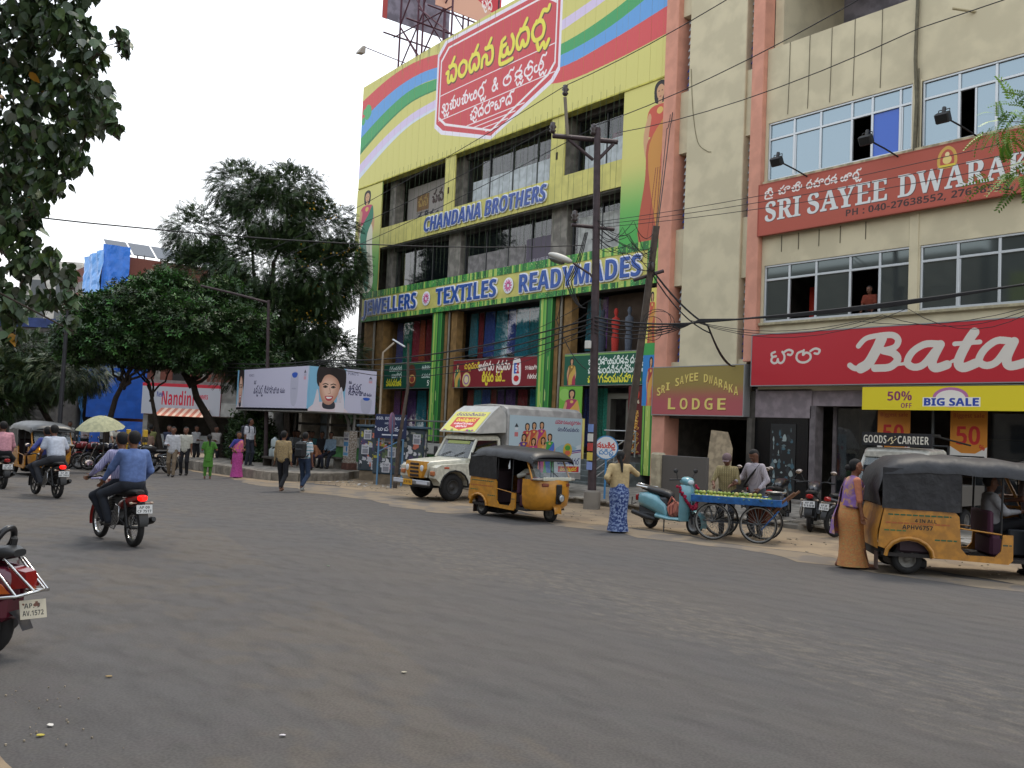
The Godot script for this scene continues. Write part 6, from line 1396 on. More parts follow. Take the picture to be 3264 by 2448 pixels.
func auto(label: String, at: Vector3, turn: float, yel: Material, hood: Material, seed: int) -> Node3D:
	var o := thing("auto_rickshaw", label, "auto rickshaw", at, turn); var b := B.new(); var blk := M("#1a1919", 0.7); var drk := M("#2c2826", 0.85)
	for s in [-1, 1]: wheel(o, "rear_wheel", V(-0.85, 0.22, 0.5 * s), 0.22, 0.12, M("#6b6862", 0.5, 0.3, 0.3, 3.0), "disc")
	wheel(o, "front_wheel", V(1.12, 0.22, 0), 0.22, 0.11, M("#6b6862", 0.5, 0.3, 0.3, 3.0), "disc")
	var pr := [Vector2(-1.2, 0.98), Vector2(-1.27, 0.6), Vector2(-1.28, 0.4), Vector2(-1.16, 0.36)]
	for i in 9:
		var a := PI * (1.0 - i / 8.0); pr.append(Vector2(-0.85 + 0.3 * cos(a), 0.26 + 0.24 * sin(a)))
	pr += [Vector2(-0.5, 0.27), Vector2(0.5, 0.24), Vector2(0.56, 0.3), Vector2(0.56, 0.66), Vector2(0.42, 0.66), Vector2(0.4, 0.42), Vector2(0.33, 0.34), Vector2(-0.06, 0.34), Vector2(-0.14, 0.43), Vector2(-0.17, 0.88), Vector2(-0.26, 0.98)]
	for s in [-1, 1]:
		b = B.new(); b.ext(PackedVector2Array(pr), minf(0.61 * s, 0.645 * s), maxf(0.61 * s, 0.645 * s)); obj("side_panel", b, yel, o)
		b = B.new(); var ar := []
		for i in 9:
			var a := PI * (1.0 - i / 8.0); ar.append(V(-0.85 + 0.33 * cos(a), 0.27 + 0.27 * sin(a), 0.66 * s))
		b.tube(ar, 0.03, 6); obj("wheel_arch", b, yel, o)
	b = B.new(); b.loft([PackedVector3Array([V(-1.28, 0.36, -0.62), V(-1.28, 0.36, 0.62)]), PackedVector3Array([V(-1.29, 0.6, -0.63), V(-1.29, 0.6, 0.63)]), PackedVector3Array([V(-1.21, 0.98, -0.63), V(-1.21, 0.98, 0.63)])], false, false); obj("back_panel", b, yel, o)
	b = B.new(); b.bx(-1.2, 0.95, 0.26, 0.31, -0.61, 0.61); b.bar(V(-0.85, 0.24, -0.45), V(-0.85, 0.24, 0.45), 0.05, 8); obj("floor", b, drk, o)
	b = B.new(); b.bx(-1.0, -0.45, 0.31, 0.62, -0.58, 0.58, 0.04); b.bx(-1.15, -0.95, 0.6, 1.15, -0.58, 0.58, 0.05); obj("passenger_seat", b, M("#33222a", 0.7), o)
	b = B.new(); b.bx(0.35, 0.62, 0.31, 0.62, -0.35, 0.35, 0.04); b.bx(0.3, 0.38, 0.62, 0.98, -0.4, 0.4, 0.03); obj("driver_seat", b, M("#4a2438", 0.7), o)
	b = B.new(); var rg := []
	for q in [[0.3, 0.42, 0.52], [0.42, 0.58, 0.6], [0.65, 0.62, 0.63], [0.9, 0.6, 0.63], [1.02, 0.56, 0.62]]:
		var r := PackedVector3Array()
		for j in 15:
			var a := -PI / 2 + PI * j / 14.0; r.append(V(0.78 + q[1] * pow(maxf(cos(a), 0), 0.7), q[0], q[2] * sin(a)))
		rg.append(r)
	b.loft(rg, false, false); obj("front_cowl", b, yel, o)
	b = B.new(); b.bx(1.37, 1.42, 0.45, 0.92, -0.09, 0.09, 0.02); obj("cowl_strip", b, blk, o)
	for s in [-1, 1]:
		b = B.new(); b.box(V(1.3, 0.9, 0.36 * s), V(0.05, 0.08, 0.17), 0.015, Basis(Vector3.UP, -0.5 * s)); obj("indicator", b, glow("#ff9a20", 2.0) if (seed == 3 and s > 0) else M("#7a3a24", 0.3), o)
	b = B.new(); rg = []
	for i in 8:
		var a := -0.1 + 2.5 * i / 7.0; var rr := 0.27
		var r := PackedVector3Array()
		for j in 5: r.append(V(1.12 + rr * cos(a) * (1.0 + 0.03 * sin(j * PI / 4)), 0.24 + rr * sin(a) + 0.02 * sin(j * PI / 4), -0.11 + 0.055 * j))
		rg.append(r)
	b.loft(rg, false, false); obj("front_fender", b, yel, o)
	b = B.new(); b.lathe([Vector2(0.001, -0.1), Vector2(0.06, -0.09), Vector2(0.095, 0.0), Vector2(0.1, 0.03), Vector2(0.085, 0.04)], 16, Transform3D(Basis(Vector3.BACK, -PI / 2), V(1.46, 0.6, 0))); obj("headlight_shell", b, M("#22211f", 0.4), o)
	b = B.new(); b.ell(V(1.495, 0.6, 0), V(0.02, 0.08, 0.08)); obj("headlight_lens", b, M("#b9bec0", 0.08, 0.4), o)
	for s in [-1, 1]:
		b = B.new(); b.bar(V(1.1, 1.02, 0.6 * s), V(0.82, 1.56, 0.58 * s), 0.025, 6); obj("windscreen_post", b, yel, o)
		b = B.new(); b.bar(V(0.95, 1.05, 0.22 * s), V(0.9, 1.5, 0.22 * s), 0.012, 5); b.bar(V(-0.15, 0.95, 0.62 * s), V(-0.15, 1.5, 0.62 * s), 0.018, 6); b.bar(V(0.4, 0.6, 0.62 * s), V(0.42, 1.52, 0.62 * s), 0.016, 6); obj("hood_post", b, blk, o)
	b = B.new(); b.quad(V(1.22, 1.03, 0.56), V(1.22, 1.03, -0.56), V(0.9, 1.53, -0.55), V(0.9, 1.53, 0.55)); obj("windscreen", b, glass("#8a9498", 0.3), o)
	b = B.new(); b.box(V(1.2, 1.03, 0), V(0.2, 0.05, 1.22), 0.015); obj("dashboard", b, M("#8f8a80", 0.5), o)
	b = B.new(); b.bar(V(1.23, 1.05, -0.15), V(1.1, 1.24, 0.02), 0.008, 4); obj("wiper", b, blk, o)
	b = B.new(); b.tube([V(0.75, 0.95, -0.3), V(0.85, 1.0, -0.12), V(0.9, 0.95, 0), V(0.85, 1.0, 0.12), V(0.75, 0.95, 0.3)], 0.015, 6); b.bar(V(1.0, 0.4, 0), V(0.88, 0.96, 0), 0.03, 6); obj("handlebar", b, blk, o)
	# hood: sagging canvas over ribs
	b = B.new(); rg = []
	for q in [[-1.25, 1.0, 0.0], [-1.3, 1.25, 0.02], [-1.22, 1.5, 0.05], [-1.02, 1.66, 0.06], [-0.82, 1.68, 0.06], [-0.62, 1.7, 0.07], [-0.42, 1.685, 0.06], [-0.22, 1.7, 0.07], [0.1, 1.67, 0.06], [0.42, 1.68, 0.07], [0.72, 1.645, 0.06], [0.98, 1.63, 0.06], [1.12, 1.58, 0.04], [1.16, 1.53, 0.02]]:
		var r := PackedVector3Array()
		for j in 13:
			var t := j / 6.0 - 1.0
			var drop := pow(absf(t), 3.2) * (0.2 if q[0] > -1.2 else 0.05)
			r.append(V(q[0], q[1] - drop + q[2] * (1 - t * t), (0.68 if q[0] > -1.2 else 0.66) * sin(t * PI / 2) * -1.0))
		rg.append(r)
	b.loft(rg, false, false); obj("hood", b, hood, o)
	b = B.new(); b.box(V(1.08, 1.5, 0), V(0.16, 0.06, 1.3), 0.02, Basis(Vector3.BACK, -0.5)); obj("hood_peak", b, hood, o)
	for s in [-1, 1]:
		b = B.new(); rg = []
		for i in 9:
			var x := -1.24 + 1.08 * i / 8.0; var r := PackedVector3Array()
			for j in 6: r.append(V(x, 0.96 + (1.55 - 0.96) * j / 5.0 - 0.02 * i / 8.0, (0.662 + 0.012 * sin(i * 2.1 + j)) * s))
			rg.append(r)
		b.loft(rg, false, false); obj("side_curtain", b, hood, o)
		b = B.new(); b.bar(V(-0.17, 0.72, 0.63 * s), V(0.41, 0.66, 0.63 * s), 0.012, 5); obj("door_bar", b, yel, o)
	b = B.new(); b.box(V(-0.75, 0.14, 0), V(0.5, 0.14, 0.6), 0.03); b.box(V(-1.2, 0.3, 0), V(0.1, 0.16, 0.9), 0.02); obj("engine", b, blk, o)
	for s in [-1, 1]:
		b = B.new(); b.bx(-1.26, -1.24, 0.05, 0.3, 0.4 * s - 0.09, 0.4 * s + 0.09); obj("mudflap", b, M("#4a3a34", 0.8), o)
	# painted stripes and lettering on the side that faces the road
	for q in [[-1.15, -0.28, 0.86, "#2f5a3c"], [-1.18, -0.3, 0.74, "#a35a2c"], [-1.2, -0.9, 0.63, "#4d6a3a"], [-0.5, -0.2, 0.52, "#2f5a3c"], [0.42, 0.54, 0.5, "#3a4a3a"]]:
		var x: float = q[0]
		while x < q[1]:
			b = B.new(); b.bx(x, minf(x + 0.07, q[1]), q[2], q[2] + 0.022, 0.6455, 0.6475); obj("stripe_dash", b, M(q[3], 0.7), o); x += 0.085
	return o

func scooter(called: String, label: String, at: Vector3, turn: float, paint: Material, blue: bool) -> Node3D:
	var o := thing(called, label, "scooter", at, turn); var b := B.new(); var blk := M("#1b1b1d", 0.6); var gry := M("#3a3d40", 0.6); var chr := M("#b5b5b3", 0.2, 0.9)
	var rr := 0.21 if blue else 0.24
	wheel(o, "rear_wheel", V(-0.6, rr, 0), rr, 0.1, M("#8d8f90", 0.4, 0.6) if blue else M("#2c2a2b", 0.5, 0.3), "disc"); wheel(o, "front_wheel", V(0.64, rr, 0), rr, 0.095, M("#8d8f90", 0.4, 0.6), "disc")
	for s in [-1, 1]:
		b = B.new(); b.loft([sect(-0.9, 0.5, 0.66, 0.04, s), sect(-0.82, 0.44, 0.74, 0.15, s), sect(-0.6, 0.4, 0.77, 0.2, s), sect(-0.3, 0.32, 0.72, 0.2, s), sect(-0.08, 0.27, 0.58, 0.17, s), sect(0.0, 0.26, 0.4, 0.14, s)], true, true); obj("side_panel", b, paint, o)
	b = B.new(); b.bx(-0.85, -0.05, 0.3, 0.68, -0.13, 0.13, 0.04); obj("core", b, gry if blue else paint, o)
	b = B.new(); b.loft([oval(V(-0.86, 0.84, 0), 0.07, 0.03), oval(V(-0.78, 0.84, 0), 0.12, 0.055), oval(V(-0.5, 0.8, 0), 0.14, 0.065), oval(V(-0.15, 0.76, 0), 0.13, 0.07), oval(V(-0.02, 0.72, 0), 0.09, 0.07), oval(V(0.02, 0.68, 0), 0.05, 0.04)]); obj("seat", b, M("#1e2022", 0.5), o)
	b = B.new(); b.bx(-0.1, 0.42, 0.24, 0.29, -0.19, 0.19, 0.02); obj("floorboard", b, gry, o)
	for s in [-1, 1]:
		b = B.new(); b.loft([sect(-0.28, 0.24, 0.36, 0.2, s), sect(0.1, 0.23, 0.31, 0.21, s), sect(0.42, 0.24, 0.32, 0.2, s)]); obj("floor_side", b, paint, o)
	b = B.new(); var rg := []
	for q in [[0.42, 0.26, 0.2], [0.43, 0.45, 0.21], [0.45, 0.7, 0.22], [0.43, 0.88, 0.2], [0.4, 0.97, 0.15]]:
		var r := PackedVector3Array()
		for j in 11:
			var t := j / 5.0 - 1.0; r.append(V(q[0] + 0.1 * (1 - t * t), q[1], q[2] * t))
		for j in 11:
			var t := 1.0 - j / 5.0; r.append(V(q[0] - 0.03 + 0.03 * (1 - t * t), q[1], q[2] * t))
		r.reverse(); rg.append(r)
	b.loft(rg); obj("leg_shield", b, paint, o)
	b = B.new(); rg = []
	for i in 8:
		var a := -0.4 + 2.6 * i / 7.0; var r := PackedVector3Array()
		for j in 5: r.append(V(0.64 + 0.25 * cos(a), rr + 0.02 + 0.24 * sin(a) + 0.02 * sin(j * PI / 4), -0.08 + 0.04 * j))
		rg.append(r)
	b.loft(rg, false, false); obj("front_fender", b, paint, o)
	b = B.new(); b.bar(V(0.64, rr, 0.07), V(0.5, 0.75, 0.03), 0.02, 6); b.bar(V(0.64, rr, -0.07), V(0.5, 0.75, -0.03), 0.02, 6); b.bar(V(0.48, 0.75, 0), V(0.4, 1.02, 0), 0.03, 6); obj("fork", b, blk, o)
	b = B.new(); b.loft([oval(V(0.28, 1.03, 0), 0.08, 0.04), oval(V(0.38, 1.05, 0), 0.14, 0.08), oval(V(0.48, 1.03, 0), 0.12, 0.08), oval(V(0.52, 1.01, 0), 0.05, 0.05)]); obj("headset", b, paint, o)
	b = B.new(); b.ell(V(0.51, 1.02, 0), V(0.03, 0.05, 0.09)); obj("headlight", b, M("#b9c4c8", 0.1), o)
	b = B.new(); b.tube([V(0.26, 1.06, -0.35), V(0.36, 1.07, -0.15), V(0.38, 1.06, 0), V(0.36, 1.07, 0.15), V(0.26, 1.06, 0.35)], 0.018, 6); obj("handlebar", b, blk, o)
	for s in [-1, 1]:
		b = B.new(); b.tube([V(0.34, 1.08, 0.2 * s), V(0.36, 1.2, 0.26 * s)], 0.008, 5); b.ell(V(0.36, 1.24, 0.28 * s), V(0.025, 0.045, 0.06)); obj("mirror", b, blk, o)
	b = B.new(); b.bx(-0.8, -0.25, 0.2, 0.36, 0.02, 0.15, 0.04); if blue: b.tube([V(-0.3, 0.22, 0.16), V(-0.5, 0.24, 0.17), V(-0.95, 0.32, 0.18)], [0.03, 0.055, 0.05], 10)
	obj("engine", b, M("#2a2a2b", 0.6, 0.2), o)
	b = B.new(); b.bar(V(-0.1, 0.24, 0.1), V(0.02, 0.0, 0.22), 0.014, 5); obj("side_stand", b, blk, o)
	return o
func sect(x: float, y0: float, y1: float, z: float, s: float) -> PackedVector3Array:
	var r := PackedVector3Array(); var m := (y0 + y1) / 2
	for q in [[0.02, y0], [z * 0.85, y0 + (m - y0) * 0.2], [z, m - (m - y0) * 0.3], [z, m + (y1 - m) * 0.35], [z * 0.8, y1 - (y1 - m) * 0.15], [0.02, y1]]: r.append(V(x, q[1], q[0] * s))
	if s < 0: r.reverse()
	return r

func van() -> void:
	var o := thing("advert_van", "white pickup van with yellow grille and textile adverts on its box", "van", gp(-21.15, -14.0), -88); var wh := glossy("#c8c5b4", 0.2, 0.4); var blk := M("#191919", 0.7); var yl := glossy("#c98a1a", 0.2, 0.45)
	var b := B.new()
	for s in [-1, 1]:
		wheel(o, "front_wheel", V(0, 0.38, 0.68 * s), 0.38, 0.23, M("#2c2b2a", 0.6), "disc"); wheel(o, "rear_wheel", V(-2.9, 0.38, 0.68 * s), 0.38, 0.23, M("#2c2b2a", 0.6), "disc")
	# bonnet
	b.loft([rsec(0.66, 0.62, 1.02, 0.5), rsec(0.6, 0.62, 1.07, 0.54), rsec(0.1, 0.62, 1.12, 0.6), rsec(-0.5, 0.62, 1.16, 0.68)], true, true); obj("bonnet", b, wh, o)
	# wings with arches
	for s in [-1, 1]:
		b = B.new(); var pr := [Vector2(0.62, 0.62), Vector2(0.6, 0.9), Vector2(0.45, 0.97), Vector2(-0.5, 1.03), Vector2(-0.62, 1.03), Vector2(-0.62, 0.5), Vector2(-0.5, 0.5)]
		for i in 9:
			var a := PI - PI * i / 8.0; pr.append(Vector2(0.45 * cos(a), 0.42 + 0.4 * sin(a)))
		pr.append(Vector2(0.5, 0.52)); b.ext(PackedVector2Array(pr), minf(0.5 * s, 0.84 * s), maxf(0.5 * s, 0.84 * s)); obj("wing", b, wh, o)
		b = B.new(); var ar := []
		for i in 9:
			var a := -0.1 + (PI + 0.2) * i / 8.0; ar.append(V(0.46 * cos(a), 0.42 + 0.41 * sin(a), 0.84 * s))
		b.tube(ar, 0.025, 6); obj("arch_trim", b, blk, o)
		b = B.new(); b.bx(0.56, 0.66, 0.68, 0.8, (0.6 if s > 0 else -0.78), (0.78 if s > 0 else -0.6), 0.02); obj("indicator", b, M("#a8643c", 0.3), o)
		b = B.new(); b.bx(0.2, 0.36, 0.88, 0.92, (0.83 if s > 0 else -0.855), (0.855 if s > 0 else -0.83), 0.005); obj("side_marker", b, M("#b5431e", 0.3), o)
	# grille
	b = B.new(); b.loft([PackedVector3Array([V(0.62, 0.6, -0.36), V(0.62, 0.6, 0.36), V(0.72, 0.6, 0.3), V(0.72, 0.6, -0.3)]), PackedVector3Array([V(0.62, 0.85, -0.5), V(0.62, 0.85, 0.5), V(0.74, 0.85, 0.44), V(0.74, 0.85, -0.44)]), PackedVector3Array([V(0.62, 1.04, -0.5), V(0.62, 1.04, 0.5), V(0.72, 1.04, 0.42), V(0.72, 1.04, -0.42)])], true, true, true); obj("grille", b, yl, o)
	for j in 4:
		b = B.new(); b.bx(0.725, 0.748, 0.63 + j * 0.1, 0.69 + j * 0.1, -0.2, 0.2, 0.008); obj("grille_slot", b, M("#26140c", 0.7), o)
	for s in [-1, 1]:
		b = B.new(); b.ell(V(0.73, 0.86, 0.34 * s), V(0.03, 0.085, 0.085)); obj("headlight", b, M("#cfd2d2", 0.08), o)
	b = B.new(); b.bx(0.78, 0.86, 0.42, 0.55, -0.84, 0.84, 0.02); obj("bumper", b, M("#8b8d90", 0.4, 0.6), o)
	b = B.new(); b.bx(0.855, 0.866, 0.45, 0.52, -0.8, -0.3); b.bx(0.855, 0.866, 0.45, 0.52, 0.3, 0.8); obj("reflector_tape", b, M("#c4c6cc", 0.3), o)
	plate(o, V(0.872, 0.48, 0.1), Basis(Vector3.UP, PI / 2), 0.42, 0.15, "AP 09 Y 9057", "", "#d39a1e", "#3a1a10")
	# cab
	b = B.new(); b.loft([csec(-0.5, 0.9, 1.16, 0.8), csec(-0.56, 0.9, 1.16, 0.8)], true, true, true); obj("scuttle", b, wh, o)
	for s in [-1, 1]:
		b = B.new(); b.ext(PackedVector2Array([Vector2(-0.62, 0.5), Vector2(-0.62, 1.14), Vector2(-1.55, 1.14), Vector2(-1.55, 0.5)]), minf(0.77 * s, 0.83 * s), maxf(0.77 * s, 0.83 * s)); var dr := obj("door", b, wh, o)
		b = B.new(); b.box(V(-1.42, 1.04, 0.845 * s), V(0.14, 0.03, 0.025), 0.006); obj("handle", b, blk, dr)
		b = B.new(); b.bar(V(-0.5, 1.14, 0.78 * s), V(-0.78, 1.68, 0.7 * s), 0.045, 6); b.bar(V(-1.52, 1.14, 0.79 * s), V(-1.55, 1.7, 0.7 * s), 0.06, 6); b.bar(V(-0.78, 1.68, 0.71 * s), V(-1.55, 1.7, 0.71 * s), 0.04, 6); obj("cab_post", b, wh, o)
		b = B.new(); b.quad(V(-0.66, 1.15, 0.77 * s), V(-1.48, 1.15, 0.77 * s), V(-1.5, 1.66, 0.71 * s), V(-0.84, 1.66, 0.71 * s)); obj("side_glass", b, glass("#101214", 0.6), o)
		b = B.new(); b.tube([V(-0.66, 1.2, 0.82 * s), V(-0.64, 1.25, 0.95 * s)], 0.012, 5); b.box(V(-0.64, 1.3, 1.0 * s), V(0.05, 0.26, 0.16), 0.02); obj("mirror", b, blk, o)
	var c := Cv.new(128, 128, bc("#5d8a3c")); c.poly(PackedVector2Array([Vector2(0, 0), Vector2(128, 0), Vector2(128, 24), Vector2(0, 40)]), bc("#2a4f9c")); c.disc(60, 80, 40, 26, bc("#b9c43a")); c.disc(90, 100, 24, 18, bc("#c04a8a")); c.rect(0, 60, 20, 68, bc("#2f6a9c"))
	var dp := panel("door_print", -0.4, 0.4, -0.3, 0.3, 0.0, print_mat(c), o, 0.004); dp.rotation.y = PI; dp.position = V(-1.12, 0.82, -0.838)
	for s in [-1, 1]:
		for q in [[-0.63, -0.615, 0.5, 1.12], [-1.565, -1.55, 0.5, 1.12]]:
			b = B.new(); b.bx(q[0], q[1], q[2], q[3], 0.831 * s, 0.834 * s); obj("door_gap", b, M("#3a3833", 0.8), o)
		b = B.new(); b.tube([V(0.55, 0.985, 0.515 * s), V(0.1, 1.05, 0.585 * s), V(-0.5, 1.1, 0.665 * s)], 0.006, 4); obj("bonnet_gap", b, M("#3a3833", 0.8), o)
	b = B.new(); b.bx(-0.52, -0.5, 1.2, 1.36, 0.2, 0.62); b = B.new(); b.box(V(-0.71, 1.58, 0), V(0.012, 0.09, 1.0), 0.0, Basis(Vector3.BACK, 0.49)); obj("sun_strip", b, M("#8f9a4a", 0.5), o)
	b = B.new(); b.quad(V(-0.5, 1.17, -0.76), V(-0.5, 1.17, 0.76), V(-0.76, 1.66, 0.68), V(-0.76, 1.66, -0.68)); obj("windscreen", b, glass("#5c6668", 0.35), o)
	b = B.new(); b.bar(V(-0.49, 1.2, -0.1), V(-0.56, 1.32, -0.45), 0.01, 4); b.bar(V(-0.49, 1.2, 0.5), V(-0.56, 1.32, 0.15), 0.01, 4); obj("wipers", b, blk, o)
	b = B.new(); b.loft([rsec(-0.7, 1.66, 1.74, 0.68), rsec(-0.8, 1.66, 1.8, 0.72), rsec(-1.5, 1.68, 1.82, 0.73), rsec(-1.6, 1.68, 1.78, 0.7)]); obj("cab_roof", b, wh, o)
	b = B.new(); b.bx(-1.6, -1.56, 0.5, 1.7, -0.76, 0.76); b.bx(-1.5, -0.9, 0.5, 0.95, -0.7, 0.7, 0.04); b.bx(-1.52, -1.4, 0.9, 1.4, -0.7, 0.7, 0.04); obj("cab_interior", b, M("#24221f", 0.9), o)
	b = B.new(); b.lathe([Vector2(0.16, -0.012), Vector2(0.185, 0.0), Vector2(0.16, 0.012), Vector2(0.16, -0.012)], 18, Transform3D(Basis(Vector3.BACK, 0.9), V(-0.85, 1.15, 0.36))); obj("steering_wheel", b, blk, o)
	b = B.new(); b.bx(-4.4, 0.6, 0.34, 0.5, -0.4, 0.4); b.bar(V(-2.9, 0.38, -0.6), V(-2.9, 0.38, 0.6), 0.07, 8); b.bar(V(0, 0.38, -0.6), V(0, 0.38, 0.6), 0.06, 8); obj("chassis", b, blk, o)
	# box body
	b = B.new(); var rg := []
	for x in [-1.68, -1.75, -4.5, -4.58]:
		var k := 0.02 if (x > -1.7 or x < -4.55) else 0.0
		var r := PackedVector3Array()
		for q in [[-0.92, 0.62], [-0.92, 1.4], [-0.92, 2.4], [-0.86, 2.58], [-0.7, 2.66], [0, 2.7], [0.7, 2.66], [0.86, 2.58], [0.92, 2.4], [0.92, 1.4], [0.92, 0.62]]: r.append(V(x, q[1] - k, q[0] * (1 - k)))
		r.reverse(); rg.append(r)
	b.loft(rg, true, true, true); obj("box_body", b, M("#a8a6a2", 0.5, 0, 0.3, 0.6), o)
	c = Cv.new(768, 440, bc("#a9bcc4"))
	c.blob([-1, 0.2, -0.4, -0.7, 0.4, -0.2, 1, -0.6, 1, 1, -1, 1], 420, 300, 380, 150, bc("#c5cdd0")); c.blob([-1, 0.6, 0, -0.5, 1, -0.2, 0.2, 0.3, -0.6, 1], 560, 260, 160, 90, bc("#8fb0bd"))
	c.blob([-1, -1, 0.8, -0.9, 1, 1, -0.9, 1], 330, 330, 110, 90, bc("#6d3026"))
	for q in [[180, 96, "#a83242"], [250, 86, "#b54a3c"], [330, 80, "#a83278"]]: lady(c, q[0], q[1] - 40, 400, q[2], "#c9803c", q[2])
	for q in [[150, 190, "#5a2f7c", "#c2682c"], [250, 220, "#b52f7a", "#cf3a6c"], [350, 210, "#c98a4a", "#b04a8c"], [420, 180, "#3d9a4a", "#4a6ac0"]]: lady(c, q[0], q[1] - 50, 420, q[2], q[3], q[2])
	c.line([Vector2(450, 330), Vector2(540, 290), Vector2(640, 270), Vector2(768, 255)], 10, bc("#4a3f8c")); c.line([Vector2(450, 345), Vector2(540, 305), Vector2(640, 285), Vector2(768, 268)], 8, bc("#8a3a7c"))
	c.disc(618, 260, 50, 58, bc("#caa83a")); c.disc(618, 240, 30, 22, bc("#4d9a3c")); c.disc(618, 280, 30, 20, bc("#d06a4a"))
	cglyph(c, "pa.sa.i.da.i.ka.aa.na.u.ka.la.pa.da.sub.sa.aa.ra.ya.am", 470, 50, 22, 284, 4, bc("#b02f4a")); cglyph(c, "pa.ta.u.cha.i.ra.la.sa.ya.u.ra.am", 500, 108, 24, 240, 4.5, bc("#2f2f5c"))
	cglyph(c, "da.i.la.sa.u.ka.na.ga.ra.h", 510, 372, 36, 245, 6, bc("#1f2a6c")); c.rect(520, 388, 230, 46, bc("#c22f2f")); cglyph(c, "cha.am.da.na.ba.rasub.da.ra.h", 540, 424, 24, 190, 5, bc("#e8d84a"))
	c.poly(PackedVector2Array([Vector2(70, 60), Vector2(50, 90), Vector2(90, 90)]), bc("#2c3038")); c.rect(56, 96, 30, 16, bc("#c9ccd0")); c.rect(52, 130, 36, 34, bc("#b86a6a"))
	var sp := panel("side_print", -1.4, 1.4, -0.8, 0.8, 0.0, print_mat(c), o, 0.006); sp.rotation.y = PI; sp.position = V(-3.14, 1.6, -0.93)
	b = B.new(); b.loft([PackedVector3Array([V(-0.62, 1.86, -0.84), V(-0.62, 1.86, 0.84), V(-0.72, 1.84, 0.84), V(-0.72, 1.84, -0.84)]), PackedVector3Array([V(-1.2, 2.46, -0.86), V(-1.2, 2.46, 0.86), V(-1.68, 1.9, 0.86), V(-1.68, 1.9, -0.86)]), PackedVector3Array([V(-1.45, 2.62, -0.82), V(-1.45, 2.62, 0.82), V(-1.69, 2.4, 0.82), V(-1.69, 2.4, -0.82)])], true, true, true); obj("wind_visor", b, M("#bdbcb6", 0.4, 0, 0.15, 0.8), o)
	c = Cv.new(256, 170, bc("#d6cf6a")); cglyph(c, "ma.i.sa.pa.ma.ha.i.la.pa.na.am", 20, 36, 20, 216, 4, bc("#5a3f7c")); c.poly(PackedVector2Array([Vector2(40, 50), Vector2(216, 50), Vector2(216, 130), Vector2(128, 160), Vector2(40, 130)]), bc("#c8453c")); cglyph(c, "cha.am.da.na.ba.rasub.da.ra.h", 52, 86, 22, 150, 5, bc("#e8d84a")); cglyph(c, "ja.ya.la.ra.h.amp.ta.ka.la", 56, 112, 12, 140, 3, bc("#efe6e6")); cglyph(c, "ha.ai.da.ra.aa.ba.aa.da", 84, 136, 12, 84, 3, bc("#efe6e6"))
	for i in 14: c.disc(R(4, 252), R(158, 170), 10, 6, [bc("#4d9a3c"), bc("#8a3a7c"), bc("#c98a2c")][i % 3])
	var vp := panel("visor_print", -0.78, 0.78, 0.03, 0.8, 0.0, print_mat(c), o, 0.004); vp.transform = Transform3D(Basis(Vector3.UP, PI / 2) * Basis(Vector3.RIGHT, -0.768), V(-0.612, 1.868, 0))

func rsec(x: float, y0: float, y1: float, z: float) -> PackedVector3Array:
	var r := PackedVector3Array()
	for q in [[-z, y0], [-z, y1 - 0.06], [-z * 0.92, y1 - 0.015], [-z * 0.6, y1], [z * 0.6, y1], [z * 0.92, y1 - 0.015], [z, y1 - 0.06], [z, y0]]: r.append(V(x, q[1], q[0]))
	return r
func csec(x: float, y0: float, y1: float, z: float) -> PackedVector3Array:
	return PackedVector3Array([V(x, y0, -z), V(x, y1, -z), V(x, y1, z), V(x, y0, z)])

